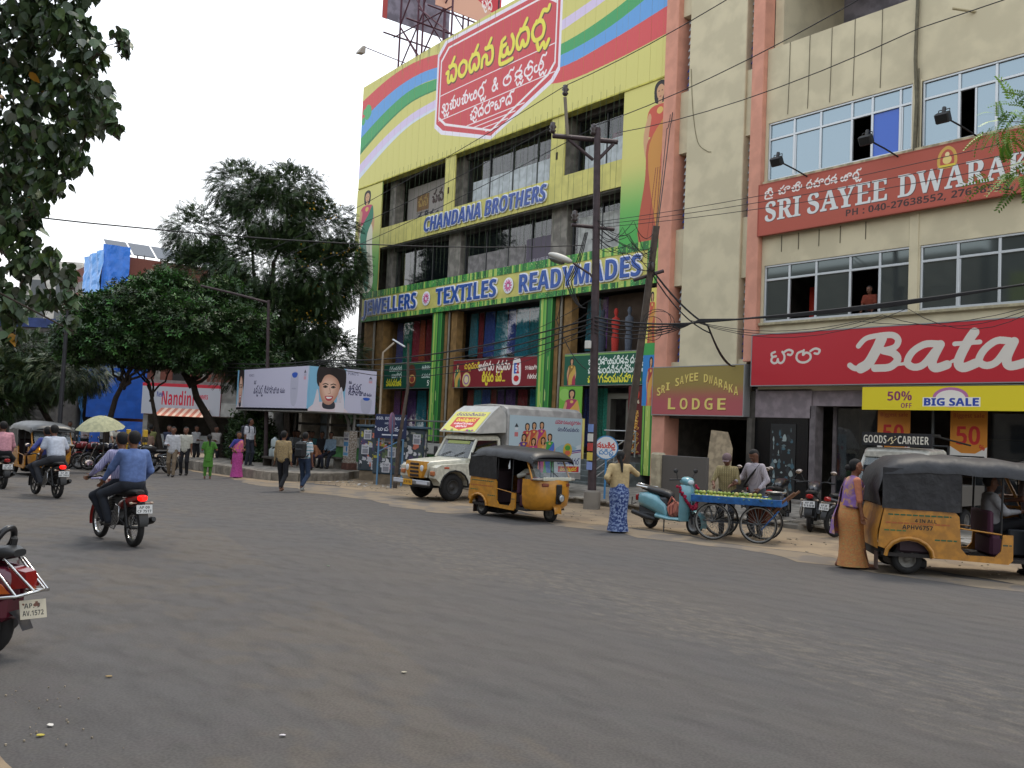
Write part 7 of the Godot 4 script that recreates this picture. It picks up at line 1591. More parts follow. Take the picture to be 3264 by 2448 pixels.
func goods_truck() -> void:
	var o := thing("goods_truck", "white goods carrier truck parked behind the auto rickshaw", "truck", gp(-10.35, -18.0), -84); var wh := glossy("#b9b6ab", 0.25, 0.45); var blk := M("#161616", 0.7); var b := B.new()
	for s in [-1, 1]:
		wheel(o, "front_wheel", V(-0.55, 0.27, 0.6 * s), 0.27, 0.15, M("#55524e", 0.6), "disc"); wheel(o, "rear_wheel", V(-2.65, 0.27, 0.6 * s), 0.27, 0.15, M("#55524e", 0.6), "disc")
	b.loft([rsec(0.08, 0.35, 0.98, 0.72), rsec(0.0, 0.35, 1.06, 0.75), rsec(-0.3, 0.35, 1.1, 0.76)], true, true); obj("nose", b, wh, o)
	b = B.new(); b.loft([rsec(-0.38, 1.62, 1.74, 0.66), rsec(-0.5, 1.6, 1.82, 0.7), rsec(-1.25, 1.6, 1.84, 0.72), rsec(-1.34, 1.6, 1.78, 0.7)]); obj("cab_roof", b, wh, o)
	b = B.new(); b.quad(V(-0.06, 1.04, -0.68), V(-0.06, 1.04, 0.68), V(-0.44, 1.66, 0.64), V(-0.44, 1.66, -0.64)); obj("windscreen", b, glass("#76807f", 0.4), o)
	for s in [-1, 1]:
		b = B.new(); b.ext(PackedVector2Array([Vector2(-0.28, 0.35), Vector2(-0.28, 1.1), Vector2(-1.3, 1.12), Vector2(-1.3, 0.35)]), minf(0.7 * s, 0.76 * s), maxf(0.7 * s, 0.76 * s)); obj("door", b, wh, o)
		b = B.new(); b.bar(V(-0.08, 1.06, 0.7 * s), V(-0.46, 1.68, 0.66 * s), 0.04, 6); b.bar(V(-1.26, 1.1, 0.72 * s), V(-1.28, 1.7, 0.69 * s), 0.07, 6); b.bar(V(-0.62, 1.1, 0.73 * s), V(-0.62, 1.64, 0.7 * s), 0.02, 5); obj("cab_post", b, wh, o)
		b = B.new(); b.quad(V(-0.3, 1.1, 0.72 * s), V(-1.2, 1.12, 0.72 * s), V(-1.22, 1.62, 0.69 * s), V(-0.5, 1.62, 0.69 * s)); obj("side_glass", b, glass("#14181a", 0.6), o)
		b = B.new(); b.ell(V(0.07, 0.72, 0.52 * s), V(0.03, 0.09, 0.12)); obj("headlight", b, M("#c9cccc", 0.1), o)
	b = B.new(); b.bx(0.04, 0.14, 0.35, 0.52, -0.74, 0.74, 0.03); b.bx(-3.3, 0, 0.3, 0.4, -0.4, 0.4); b.bx(-1.34, -1.3, 0.35, 1.7, -0.72, 0.72); obj("bumper", b, blk, o)
	b = B.new(); b.bx(-3.4, -1.45, 0.62, 0.68, -0.76, 0.76); b.bx(-3.4, -1.45, 0.68, 1.05, -0.76, -0.72); b.bx(-3.4, -1.45, 0.68, 1.05, 0.72, 0.76); b.bx(-3.4, -3.36, 0.68, 1.05, -0.72, 0.72); obj("load_bed", b, M("#5c5852", 0.7), o)
	b = B.new(); b.bar(V(-1.4, 1.9, -0.7), V(-1.4, 1.9, 0.7), 0.025, 6); b.bar(V(-3.38, 1.7, -0.74), V(-3.38, 1.7, 0.74), 0.02, 6)
	for s in [-1, 1]: b.bar(V(-1.4, 1.05, 0.72 * s), V(-1.4, 1.9, 0.7 * s), 0.02, 6); b.bar(V(-3.38, 1.05, 0.74 * s), V(-3.38, 1.7, 0.74 * s), 0.02, 6); b.bar(V(-0.6, 2.12, 0.66 * s), V(-2.6, 1.95, 0.72 * s), 0.02, 6)
	obj("rail", b, blk, o)
	var c := Cv.new(384, 72, bc("#17161a"))
	for q in [[0, 0, 16, "#d8d4c8"], [0, 10, 10, "#c98a2a"]]: pass
	ctext(c, "GOODS", 10, 58, 42, 130, bc("#cfcabc")); ctext(c, "CARRIER", 202, 58, 42, 168, bc("#cfcabc")); c.line([Vector2(148, 46), Vector2(160, 30), Vector2(172, 24), Vector2(168, 40), Vector2(178, 52), Vector2(164, 60)], 5, bc("#d8c9a0")); c.line([Vector2(180, 44), Vector2(196, 30)], 4, bc("#d8c9a0")); c.disc(188, 20, 3, 3, bc("#d8c9a0"))
	var sg := panel("roof_sign", -0.74, 0.74, 0, 0.28, 0.0, print_mat(c), o, 0.06); sg.rotation.y = PI / 2; sg.position = V(-0.42, 1.86, 0)
	b = B.new(); b.bx(-0.9, -0.5, 2.1, 2.14, -0.74, 0.74); obj("sign_cap", b, blk, o)
	b = B.new(); b.box(V(-0.02, 1.1, 0.2), V(0.01, 0.18, 0.24), 0.0, Basis(Vector3.BACK, 0.55)); obj("paper", b, M("#c9cccf"), o)

func car() -> void:
	var o := thing("white_car", "white hatchback behind the far auto rickshaw", "car", gp(-38.5, -5.6), 4); var wh := glossy("#c9c9c6", 0.1, 0.3); var b := B.new()
	for x in [-1.1, 1.2]:
		for s in [-1, 1]: wheel(o, "wheel", V(x, 0.28, 0.68 * s), 0.28, 0.18, M("#8a8a8a", 0.4, 0.6), "disc")
	b.loft([rsec(-1.72, 0.4, 0.8, 0.66), rsec(-1.66, 0.3, 0.92, 0.74), rsec(-0.4, 0.25, 0.94, 0.78), rsec(0.8, 0.25, 0.9, 0.78), rsec(1.6, 0.3, 0.78, 0.74), rsec(1.74, 0.4, 0.66, 0.62)]); obj("body", b, wh, o)
	b = B.new(); b.loft([rsec(-1.6, 0.9, 1.0, 0.68), rsec(-1.3, 0.9, 1.36, 0.62), rsec(-0.6, 0.9, 1.46, 0.6), rsec(0.2, 0.9, 1.42, 0.6), rsec(0.9, 0.88, 0.96, 0.66)]); obj("cabin_glass", b, M("#1d2326", 0.06), o)
	b = B.new(); b.loft([rsec(-1.3, 1.34, 1.4, 0.62), rsec(-0.6, 1.42, 1.5, 0.62), rsec(0.1, 1.4, 1.47, 0.62), rsec(0.25, 1.36, 1.42, 0.6)]); obj("roof", b, wh, o)
	for s in [-1, 1]:
		b = B.new(); b.ell(V(1.66, 0.64, 0.5 * s), V(0.08, 0.07, 0.14)); obj("headlight", b, M("#d5d8da", 0.1), o)

func fruit_cart() -> void:
	# axis of the cart follows its two near wheels
	var at := gp(-11.16, -14.27); var o := thing("fruit_cart", "blue push cart with four bicycle wheels", "cart", at, 28); o.scale = Vector3.ONE * 0.87; var b := B.new()
	var bl := W("#1f5fa0", 0.3, 1.5, 0.6); bl.uv1_world_triplanar = false
	for i in 6:
		b = B.new(); b.bx(-0.92, 0.92, 0.86, 0.885, -0.5 + i * 0.168, -0.34 + i * 0.168, 0.004); obj("deck_plank", b, M("#7a5f42" if i % 2 else "#6a523a", 0.8, 0, 0.3, 2.0), o)
	b = B.new(); b.bx(-0.95, 0.95, 0.8, 0.95, 0.5, 0.53, 0.006); b.bx(-0.95, 0.95, 0.8, 0.95, -0.53, -0.5, 0.006); b.bx(-0.95, -0.92, 0.8, 0.95, -0.5, 0.5); b.bx(0.92, 0.95, 0.8, 0.95, -0.5, 0.5); obj("side_boards", b, bl, o)
	for x in [-0.48, 0.48]:
		for s in [-1, 1]: wheel(o, "wheel", V(x, 0.4, 0.44 * s), 0.4, 0.035, M("#8f8f8d", 0.35, 0.7), "spoke")
		b = B.new(); b.bar(V(x, 0.4, -0.48), V(x, 0.4, 0.48), 0.016, 6); obj("axle", b, M("#2a2a2a", 0.5, 0.4), o)
		for s in [-1, 1]:
			b = B.new(); b.bar(V(x, 0.4, 0.34 * s), V(x - 0.15, 0.85, 0.34 * s), 0.02, 5); b.bar(V(x, 0.4, 0.34 * s), V(x + 0.15, 0.85, 0.34 * s), 0.02, 5); obj("strut", b, M("#23282e", 0.6), o)
	b = B.new(); b.bx(-0.7, 0.7, 0.38, 0.42, -0.36, -0.32); b.bx(-0.7, 0.7, 0.38, 0.42, 0.32, 0.36); obj("chassis_rail", b, M("#23282e", 0.6), o)
	for s in [-1, 1]:
		b = B.new(); b.tube([V(0.62, 0.5, 0.36 * s), V(0.95, 0.9, 0.4 * s), V(1.2, 1.12, 0.42 * s)], 0.028, 7); obj("handle", b, M("#6b4a34", 0.7), o)
	b = B.new(); b.bar(V(0.55, 0.3, 0.45), V(0.9, 0.72, 0.47), 0.016, 6); obj("brace", b, bl, o)
	b = B.new(); b.box(V(0.42, 0.58, -0.1), V(0.42, 0.36, 0.4), 0.03); obj("basket", b, M("#6a3522", 0.9, 0, 0.3, 3.0), o)
	# guavas on leaves, heaped on the deck
	rng.seed = 5
	var bas := yawb(28).scaled(Vector3.ONE * 0.87); var fm := []
	for i in 3:
		var fb := B.new(); var rg := []
		for k in 7:
			var ph := -PI / 2 + PI * k / 6.0; var r := PackedVector3Array()
			for j in 9:
				var a := -TAU * j / 9; var rr := cos(ph) * (1.0 - 0.12 * sin(ph)) * (1 + 0.05 * sin(a * 3 + i * 2))
				r.append(V(rr * cos(a), sin(ph) * 1.12, rr * sin(a)) * 0.042)
			rg.append(r)
		fb.loft(rg, true, false); fm.append(fb.mesh())
	var cols := [M("#8a9a3a", 0.5, 0, 0.25, 12.0), M("#a9ab52", 0.5, 0, 0.25, 12.0), M("#6f8a34", 0.5, 0, 0.25, 12.0), M("#b8aa5c", 0.5, 0, 0.25, 12.0)]
	for i in 74:
		var big := i < 56; var lx: float; var lz: float; var ly := 0.93
		if big:
			lx = -0.86 + (i % 14) * 0.077 + R(-0.015, 0.015); lz = 0.42 - (i / 14) * 0.085 + R(-0.02, 0.02)
			if i >= 42: ly += 0.07; lz = 0.36 - R(0, 0.12)
		else: lx = 0.2 + ((i - 56) % 7) * 0.082 + R(-0.02, 0.02); lz = 0.38 - ((i - 56) / 7) * 0.09; ly += 0.0 if i < 70 else 0.07
		var g := put("guava", fm[i % 3], cols[rng.randi() % 4]); g.position = at + bas * V(lx, ly, lz); g.rotation = V(R(0, 3), R(0, 3), R(0, 3)); g.scale = Vector3.ONE * R(0.8, 1.02)
		tag(g, "green guava in the heap at the left of the cart" if big else "yellowish guava in the small pile by the scale", "fruit", "guavas on the cart")
	var lf := B.new()
	for i in 130:
		var q := V(R(-0.88, 0.8), 0.9 + R(0, 0.04), R(0.1, 0.56)); var d := V(R(-1, 1), R(-0.6, 0.2), R(-0.3, 1)).normalized() * R(0.05, 0.09); var w := d.cross(Vector3.UP).normalized() * 0.018
		lf.tri(q, q + d * 0.5 + w, q + d); lf.tri(q, q + d, q + d * 0.5 - w)
	var lo := obj("guava_leaves", lf, M("#4a6a2c", 0.7)); lo.position = at; lo.scale = Vector3.ONE * 0.87; lo.rotation.y = deg_to_rad(28); tag(lo, "green sprigs of leaves spread under the guavas", "leaves"); lo.set_meta("kind", "stuff")
	o = thing("weighing_scale", "metal weighing pan and papers at the right end of the cart", "scale", at + bas * V(0.78, 0.89, 0.1), 24)
	b = B.new(); b.bx(-0.12, 0.12, 0, 0.12, -0.14, 0.14, 0.015); obj("base", b, M("#55585c", 0.5, 0.3), o)
	b = B.new(); b.lathe([Vector2(0.001, 0.13), Vector2(0.12, 0.14), Vector2(0.2, 0.18), Vector2(0.205, 0.18), Vector2(0.12, 0.125), Vector2(0.001, 0.12)], 18); obj("pan", b, M("#a9abac", 0.25, 0.8), o)
	o = thing("news_sheet", "folded newspaper lying on the cart near the scale", "paper", at + bas * V(0.55, 0.905, 0.3), 30); b = B.new(); b.bx(-0.18, 0.18, 0, 0.02, -0.1, 0.1, 0.003); obj("sheet", b, M("#b9b8b4"), o)

func vehicles() -> void:
	rng.seed = 11
	van()
	var hood := M("#1f2022", 0.45, 0.0, 0.35, 1.2, "cloth:n:2"); var hood2 := M("#222226", 0.55, 0.0, 0.35, 1.2, "cloth:n:3"); var hood3 := M("#3a3b3a", 0.4, 0.0, 0.3, 1.2)
	var a1 := auto("yellow and black auto rickshaw in front of the white van", gp(-16.15, -12.95), 2, glossy("#c4851c", 0.2, 0.5), hood, 1); a1.scale = Vector3.ONE * 0.9
	var b := B.new(); b.bx(-1.29, -1.27, 1.12, 1.32, -0.2, 0.1); obj("rear_window", b, M("#b5b2a2", 0.4), a1)
	b = B.new(); b.bx(1.3, 1.335, 1.0, 1.08, -0.45, 0.45, 0.01); obj("name_strip", b, M("#b9b9a8", 0.5), a1)
	b = B.new(); b.bx(1.06, 1.09, 1.0, 1.06, 0.35, 0.62, 0.01); obj("garland_strip", b, M("#a8326c", 0.8), a1)
	var a2 := auto("yellow auto rickshaw with passengers at the right edge", gp(-6.87, -13.98), 43, glossy("#b57a1a", 0.25, 0.5), hood2, 2)
	b = B.new(); btext(b, "APHV6757", Transform3D(Basis(), V(-0.95, 0.665, 0.646)), 0.062, 0.42, 0.003); btext(b, "4 IN ALL", Transform3D(Basis(), V(-0.78, 0.77, 0.646)), 0.05, 0.3, 0.003); obj("lettering", b, M("#2a2320", 0.7), a2)
	b = B.new(); b.bx(0.62, 0.9, 0.34, 0.72, -0.3, 0.3, 0.02); obj("tool_box", b, M("#2f3338", 0.5), a2)
	auto("yellow auto rickshaw facing the camera at the far left", gp(-33.6, -6.6), 6, glossy("#c0801a", 0.2, 0.45), hood3, 3)
	car()
	goods_truck()
	fruit_cart()
	# moving motorbikes
	motorbike("red tailed motorbike carrying two men, brake light on", gp(-15.2, -4.15), 187, glossy("#8f1f1a", 0.1, 0.3), true, "spoke", "AP 09", "CF 7517")
	motorbike("black motorbike behind the yellow auto rickshaw, brake light on", gp(-24.5, -5.0), 190, glossy("#1c1c20", 0.1, 0.3), true, "alloy", "AP 28", "BS 7003")
	motorbike("black motorbike at the left edge under the pink shirted man", gp(-27.9, -4.45), 186, glossy("#1a1a1c", 0.1, 0.3), false, "alloy", "AP 29", "AA 4021")
	# parked row at the right
	var pk := motorbike("parked black motorbike nearest the fruit cart handles", gp(-11.75, -17.55), 118, glossy("#23242a", 0.1, 0.3), false, "alloy", "AP 28", "1159")
	motorbike("parked black motorbike with a chrome rack behind the fruit cart", gp(-12.9, -17.9), 112, glossy("#191a1e", 0.1, 0.3), false, "alloy", "AP 28", "AY 2970")
	dup(pk, gp(-10.5, -17.2), 80, "parked dark motorbike just behind the woman in orange")
	dup(pk, gp(-14.0, -18.4), 122, "parked dark motorbike deepest in the row by the shop")
	# far left parked row
	var fr := motorbike("parked red motorbike under the umbrella", gp(-37.2, -8.9), 250, glossy("#7d1f24", 0.1, 0.3), false, "spoke")
	var cl := ["#26356c", "#1d1d20", "#7d1f24", "#2a2a2e", "#1f2a4a", "#3a3a3e", "#1d1d20"]
	for i in 7:
		var d := dup(fr, gp(-38.0 + i * 0.62, -8.6 - i * 0.3 + 0.12 * (i % 2)), 236 + i * 5, ["first", "second", "third", "fourth", "fifth", "sixth", "seventh"][i] + " parked motorbike from the left in the packed row under the umbrella", "motorbikes parked at the far left")
		var pm := glossy(cl[i], 0.1, 0.3); recolor(d, {"fuel_tank": pm, "tail_cowl": pm, "headlight_cowl": pm, "front_mudguard": pm})
	motorbike("dark motorbike ridden towards the camera by the man with straps", gp(-36.6, -9.8), 18, glossy("#1e1e22", 0.1, 0.3), false, "alloy")
	# scooters
	var s := scooter("blue_scooter", "sky blue scooter on its stand left of the fruit cart", gp(-12.75, -14.15), -3, glossy("#6fa3ad", 0.12, 0.3), true)
	b = B.new(); b.tube([V(-0.55, 0.84, -0.15), V(-0.9, 0.86, -0.13), V(-0.98, 0.9, 0), V(-0.9, 0.86, 0.13), V(-0.55, 0.84, 0.15)], 0.025, 7); obj("grab_rail", b, M("#c9cbcb", 0.2, 0.8), s)
	b = B.new(); b.bx(-0.98, -0.9, 0.55, 0.68, -0.1, 0.1, 0.02); obj("tail_light", b, M("#8a1c1c", 0.25), s)
	b = B.new(); b.tube([V(-0.92, 0.5, 0.12), V(-1.02, 0.46, 0.15), V(-1.0, 0.62, 0.16)], 0.012, 5); obj("guard", b, M("#2a2a2a", 0.4, 0.5), s)
	var gl := B.new()
	for i in 46:
		var t := i / 45.0; var p := V(0.36 + 0.2 * sin(t * PI), 0.9 - 0.42 * sin(t * PI), 0.26 - 0.52 * t)
		gl.ell(p + V(R(-0.02, 0.02), R(-0.02, 0.02), R(-0.02, 0.02)), V(0.032, 0.032, 0.032), Basis(), 6, 4)
	var go := obj("flower_garland", gl, cloth("#a3123c", 0.4, 6.0)); go.position = s.position + yawb(-3) * V(0.06, 0.04, 0); go.rotation.y = deg_to_rad(-3); tag(go, "crimson flower garland hung on the blue scooter's front", "garland")
	var bg := B.new(); bg.box(V(0.12, 0.44, 0.02), V(0.3, 0.3, 0.26), 0.07, Basis(Vector3.BACK, 0.5)); bg.tube([V(0.0, 0.55, 0.1), V(0.08, 0.7, 0.08), V(0.2, 0.6, 0.08)], 0.02, 5)
	var bo := obj("shoulder_bag", bg, stripes("#b8705c", "#7c3f3a", 0.08, 0.4)); bo.position = s.position; bo.rotation.y = deg_to_rad(-3); tag(bo, "pink striped cloth bag on the blue scooter's footboard", "bag")
	s = scooter("maroon_scooter", "maroon scooter with chrome rear guard cut by the left edge", gp(-8.96, -0.98), 220, glossy("#571828", 0.1, 0.22), false)
	b = B.new(); b.tube(smooth([V(-0.62, 0.8, -0.1), V(-0.7, 0.92, -0.1), V(-0.74, 1.01, -0.055), V(-0.75, 1.03, 0.0), V(-0.74, 1.01, 0.055), V(-0.7, 0.92, 0.1), V(-0.62, 0.8, 0.1)], 4), 0.026, 8); obj("backrest_loop", b, M("#18181a", 0.35), s)
	b = B.new(); b.box(V(-0.76, 0.9, 0.04), V(0.05, 0.13, 0.06), 0.02, Basis(Vector3.BACK, 0.15)); b.bar(V(-0.7, 0.88, -0.1), V(-0.7, 0.88, 0.1), 0.008, 5); obj("backrest_pad", b, M("#161616", 0.6), s)
	b = B.new(); b.loft([PackedVector3Array([V(-0.86, 0.56, -0.09), V(-0.86, 0.56, 0.09), V(-0.83, 0.73, 0.08), V(-0.83, 0.73, -0.08)]), PackedVector3Array([V(-1.0, 0.58, -0.07), V(-1.0, 0.58, 0.07), V(-0.97, 0.7, 0.06), V(-0.97, 0.7, -0.06)])], true, true, true); obj("tail_light", b, M("#701416", 0.15), s)
	for sd in [-1, 1]:
		b = B.new(); b.loft([PackedVector3Array([V(-0.72, 0.52, 0.19 * sd), V(-0.9, 0.53, 0.13 * sd), V(-0.74, 0.7, 0.15 * sd)]), PackedVector3Array([V(-0.72, 0.53, 0.21 * sd), V(-0.92, 0.54, 0.15 * sd), V(-0.74, 0.69, 0.18 * sd)])], true, true, true); obj("indicator", b, M("#a8501c", 0.15), s)
	b = B.new(); b.tube([V(-0.3, 0.47, -0.24), V(-0.7, 0.49, -0.25), V(-1.0, 0.53, -0.18), V(-1.08, 0.56, 0), V(-1.0, 0.53, 0.18), V(-0.7, 0.49, 0.25), V(-0.3, 0.47, 0.24)], 0.014, 7)
	for sd in [-1, 1]: b.tube([V(-0.72, 0.49, 0.25 * sd), V(-0.68, 0.74, 0.2 * sd), V(-0.75, 0.77, 0.18 * sd), V(-1.0, 0.53, 0.18 * sd)], 0.011, 6); b.bar(V(-0.78, 0.8, 0.08 * sd), V(-1.06, 0.56, 0.06 * sd), 0.011, 6)
	obj("chrome_guard", b, M("#c4c4c2", 0.15, 0.95), s)
	b = B.new(); b.loft([PackedVector3Array([V(-0.78, 0.42, -0.07), V(-0.78, 0.42, 0.07)]), PackedVector3Array([V(-0.92, 0.34, -0.07), V(-0.92, 0.34, 0.07)]), PackedVector3Array([V(-0.98, 0.24, -0.06), V(-0.98, 0.24, 0.06)])], false, false); obj("mudflap", b, M("#2c2a2c", 0.7), s)
	var c := Cv.new(160, 120, bc("#b0a894"))
	ctext(c, "AP. 9", 26, 52, 30, 96, bc("#2c2a28")); ctext(c, "AV.1572", 14, 100, 32, 128, bc("#2c2a28"))
	for i in 26: c.blob([-1, -0.6, 0.4, -1, 1, 0.3, -0.2, 1], 100 + R(-16, 22), 26 + R(-12, 16), R(2, 8), R(2, 7), bc("#5a3422"))
	c.blob([-1, -0.6, 0.4, -1, 1, 0.3, -0.2, 1], 22, 26, 7, 7, bc("#5a3422"))
	var np := panel("number_plate", -0.1, 0.1, -0.075, 0.075, 0.0, print_mat(c), s, 0.005); np.transform = Transform3D(Basis(Vector3.UP, -PI / 2 - 0.55) * Basis(Vector3.RIGHT, -0.35), V(-1.0, 0.4, 0.02))
# people: one continuous skin surface per body, clothes as shells around it; forward +x, right +z
func nets(bones: Array, cs: float, k: float, out: B) -> void:
	var mn := Vector3.ONE * 1e9; var mx := -mn
	for q in bones:
		var r: float = maxf(q[2], q[3]) + cs * 2.0
		mn = mn.min(q[0] - Vector3.ONE * r).min(q[1] - Vector3.ONE * r); mx = mx.max(q[0] + Vector3.ONE * r).max(q[1] + Vector3.ONE * r)
	var nx := int((mx.x - mn.x) / cs) + 2; var ny := int((mx.y - mn.y) / cs) + 2; var nz := int((mx.z - mn.z) / cs) + 2
	var sy := nx; var sz := nx * ny
	var f := PackedFloat32Array(); f.resize(nx * ny * nz); f.fill(1.0)
	for q in bones:
		var a: Vector3 = q[0]; var ab: Vector3 = q[1] - a; var ra: float = q[2]; var rb: float = q[3]
		var il := 1.0 / maxf(ab.length_squared(), 1e-9); var m := maxf(ra, rb) + cs * 1.8 + k * 0.5
		var lo := (a.min(q[1]) - Vector3.ONE * m - mn) / cs; var hi := (a.max(q[1]) + Vector3.ONE * m - mn) / cs
		for z in range(maxi(0, int(lo.z)), mini(nz, int(hi.z) + 2)):
			for y in range(maxi(0, int(lo.y)), mini(ny, int(hi.y) + 2)):
				var base := y * sy + z * sz
				for x in range(maxi(0, int(lo.x)), mini(nx, int(hi.x) + 2)):
					var p := mn + Vector3(x, y, z) * cs - a
					var t := clampf(p.dot(ab) * il, 0.0, 1.0)
					var d := (p - ab * t).length() - lerpf(ra, rb, t)
					var o := f[base + x]
					if d - o < k:
						var h := maxf(k - absf(o - d), 0.0) / k
						f[base + x] = minf(o, d) - h * h * k * 0.25
	var id := {}; var P := PackedVector3Array(); var N := PackedVector3Array()
	var off := [0, 1, sy, sy + 1, sz, sz + 1, sz + sy, sz + sy + 1]
	var thr := cs * 1.8
	for z in nz - 1:
		for y in ny - 1:
			var base := y * sy + z * sz
			for x in nx - 1:
				var i := base + x; var f0 := f[i]
				if f0 > thr or f0 < -thr: continue
				var v := [f0, f[i + 1], f[i + off[2]], f[i + off[3]], f[i + off[4]], f[i + off[5]], f[i + off[6]], f[i + off[7]]]
				var ng := 0
				for w in v:
					if w < 0.0: ng += 1
				if ng == 0 or ng == 8: continue
				var acc := Vector3(); var cnt := 0
				for e in 12:
					var ea: int = EA[e]; var eb: int = EB[e]
					if (v[ea] < 0.0) != (v[eb] < 0.0):
						var t: float = v[ea] / (v[ea] - v[eb])
						acc += CO[ea].lerp(CO[eb], t); cnt += 1
				acc /= cnt
				id[i] = P.size(); P.append(mn + (Vector3(x, y, z) + acc) * cs)
				N.append(Vector3(v[1] - v[0] + v[3] - v[2] + v[5] - v[4] + v[7] - v[6], v[2] - v[0] + v[3] - v[1] + v[6] - v[4] + v[7] - v[5], v[4] - v[0] + v[5] - v[1] + v[6] - v[2] + v[7] - v[3]).normalized())
	for i in id:
		var f0 := f[i]
		for ax in 3:
			var st: int = [1, sy, sz][ax]; var u: int = [sy, sz, 1][ax]; var w: int = [sz, 1, sy][ax]
			var f1 := f[i + st]
			if (f0 < 0.0) == (f1 < 0.0): continue
			if not (id.has(i - u) and id.has(i - w) and id.has(i - u - w)): continue
			var q := [id[i], id[i - u], id[i - u - w], id[i - w]]
			if f0 > 0.0: q.reverse()
			for t in [[0, 2, 1], [0, 3, 2]]:
				for j in t: out.p(P[q[j]], N[q[j]], Vector2())
const EA := [0, 2, 4, 6, 0, 1, 4, 5, 0, 1, 2, 3]
const EB := [1, 3, 5, 7, 2, 3, 6, 7, 4, 5, 6, 7]
const CO := [Vector3(0, 0, 0), Vector3(1, 0, 0), Vector3(0, 1, 0), Vector3(1, 1, 0), Vector3(0, 0, 1), Vector3(1, 0, 1), Vector3(0, 1, 1), Vector3(1, 1, 1)]
func ik(a: Vector3, c: Vector3, l1: float, l2: float, pole: Vector3) -> Array:
	var d := c - a; var L := minf(d.length(), (l1 + l2) * 0.999); var n := d.normalized(); c = a + n * L
	var x := (l1 * l1 - l2 * l2 + L * L) / (2 * L); var h := sqrt(maxf(l1 * l1 - x * x, 0.0)); var p := (pole - n * pole.dot(n)).normalized()
	return [a + n * x + p * h, c]
func fingers(b: B, wrist: Vector3, dir: Vector3, side: Vector3, curl: float, s: float, hand_sign: float) -> void:
	# palm runs along dir, side points to the thumb; fingers bend about the side axis
	var nrm := dir.cross(side).normalized() * hand_sign
	for i in 4:
		var root := wrist + dir * 0.085 * s + side * (0.028 - i * 0.019) * s; var L: float = [0.07, 0.078, 0.072, 0.055][i] * s
		var d1 := (dir * cos(curl * 0.6) + nrm * sin(curl * 0.6)); var d2 := (dir * cos(curl * 1.7) + nrm * sin(curl * 1.7))
		b.tube([root - dir * 0.02 * s, root + d1 * L * 0.5, root + d1 * L * 0.5 + d2 * L * 0.5], [0.0105 * s, 0.0095 * s, 0.007 * s], 5)
	var tr := wrist + dir * 0.03 * s + side * 0.03 * s; var td := (dir * 0.75 + side * 0.6 + nrm * curl * 0.35).normalized()
	b.tube([tr, tr + td * 0.035 * s, tr + (td * 0.035 + (td + nrm * curl * 0.4).normalized() * 0.03) * s], [0.013 * s, 0.0105 * s, 0.008 * s], 5)

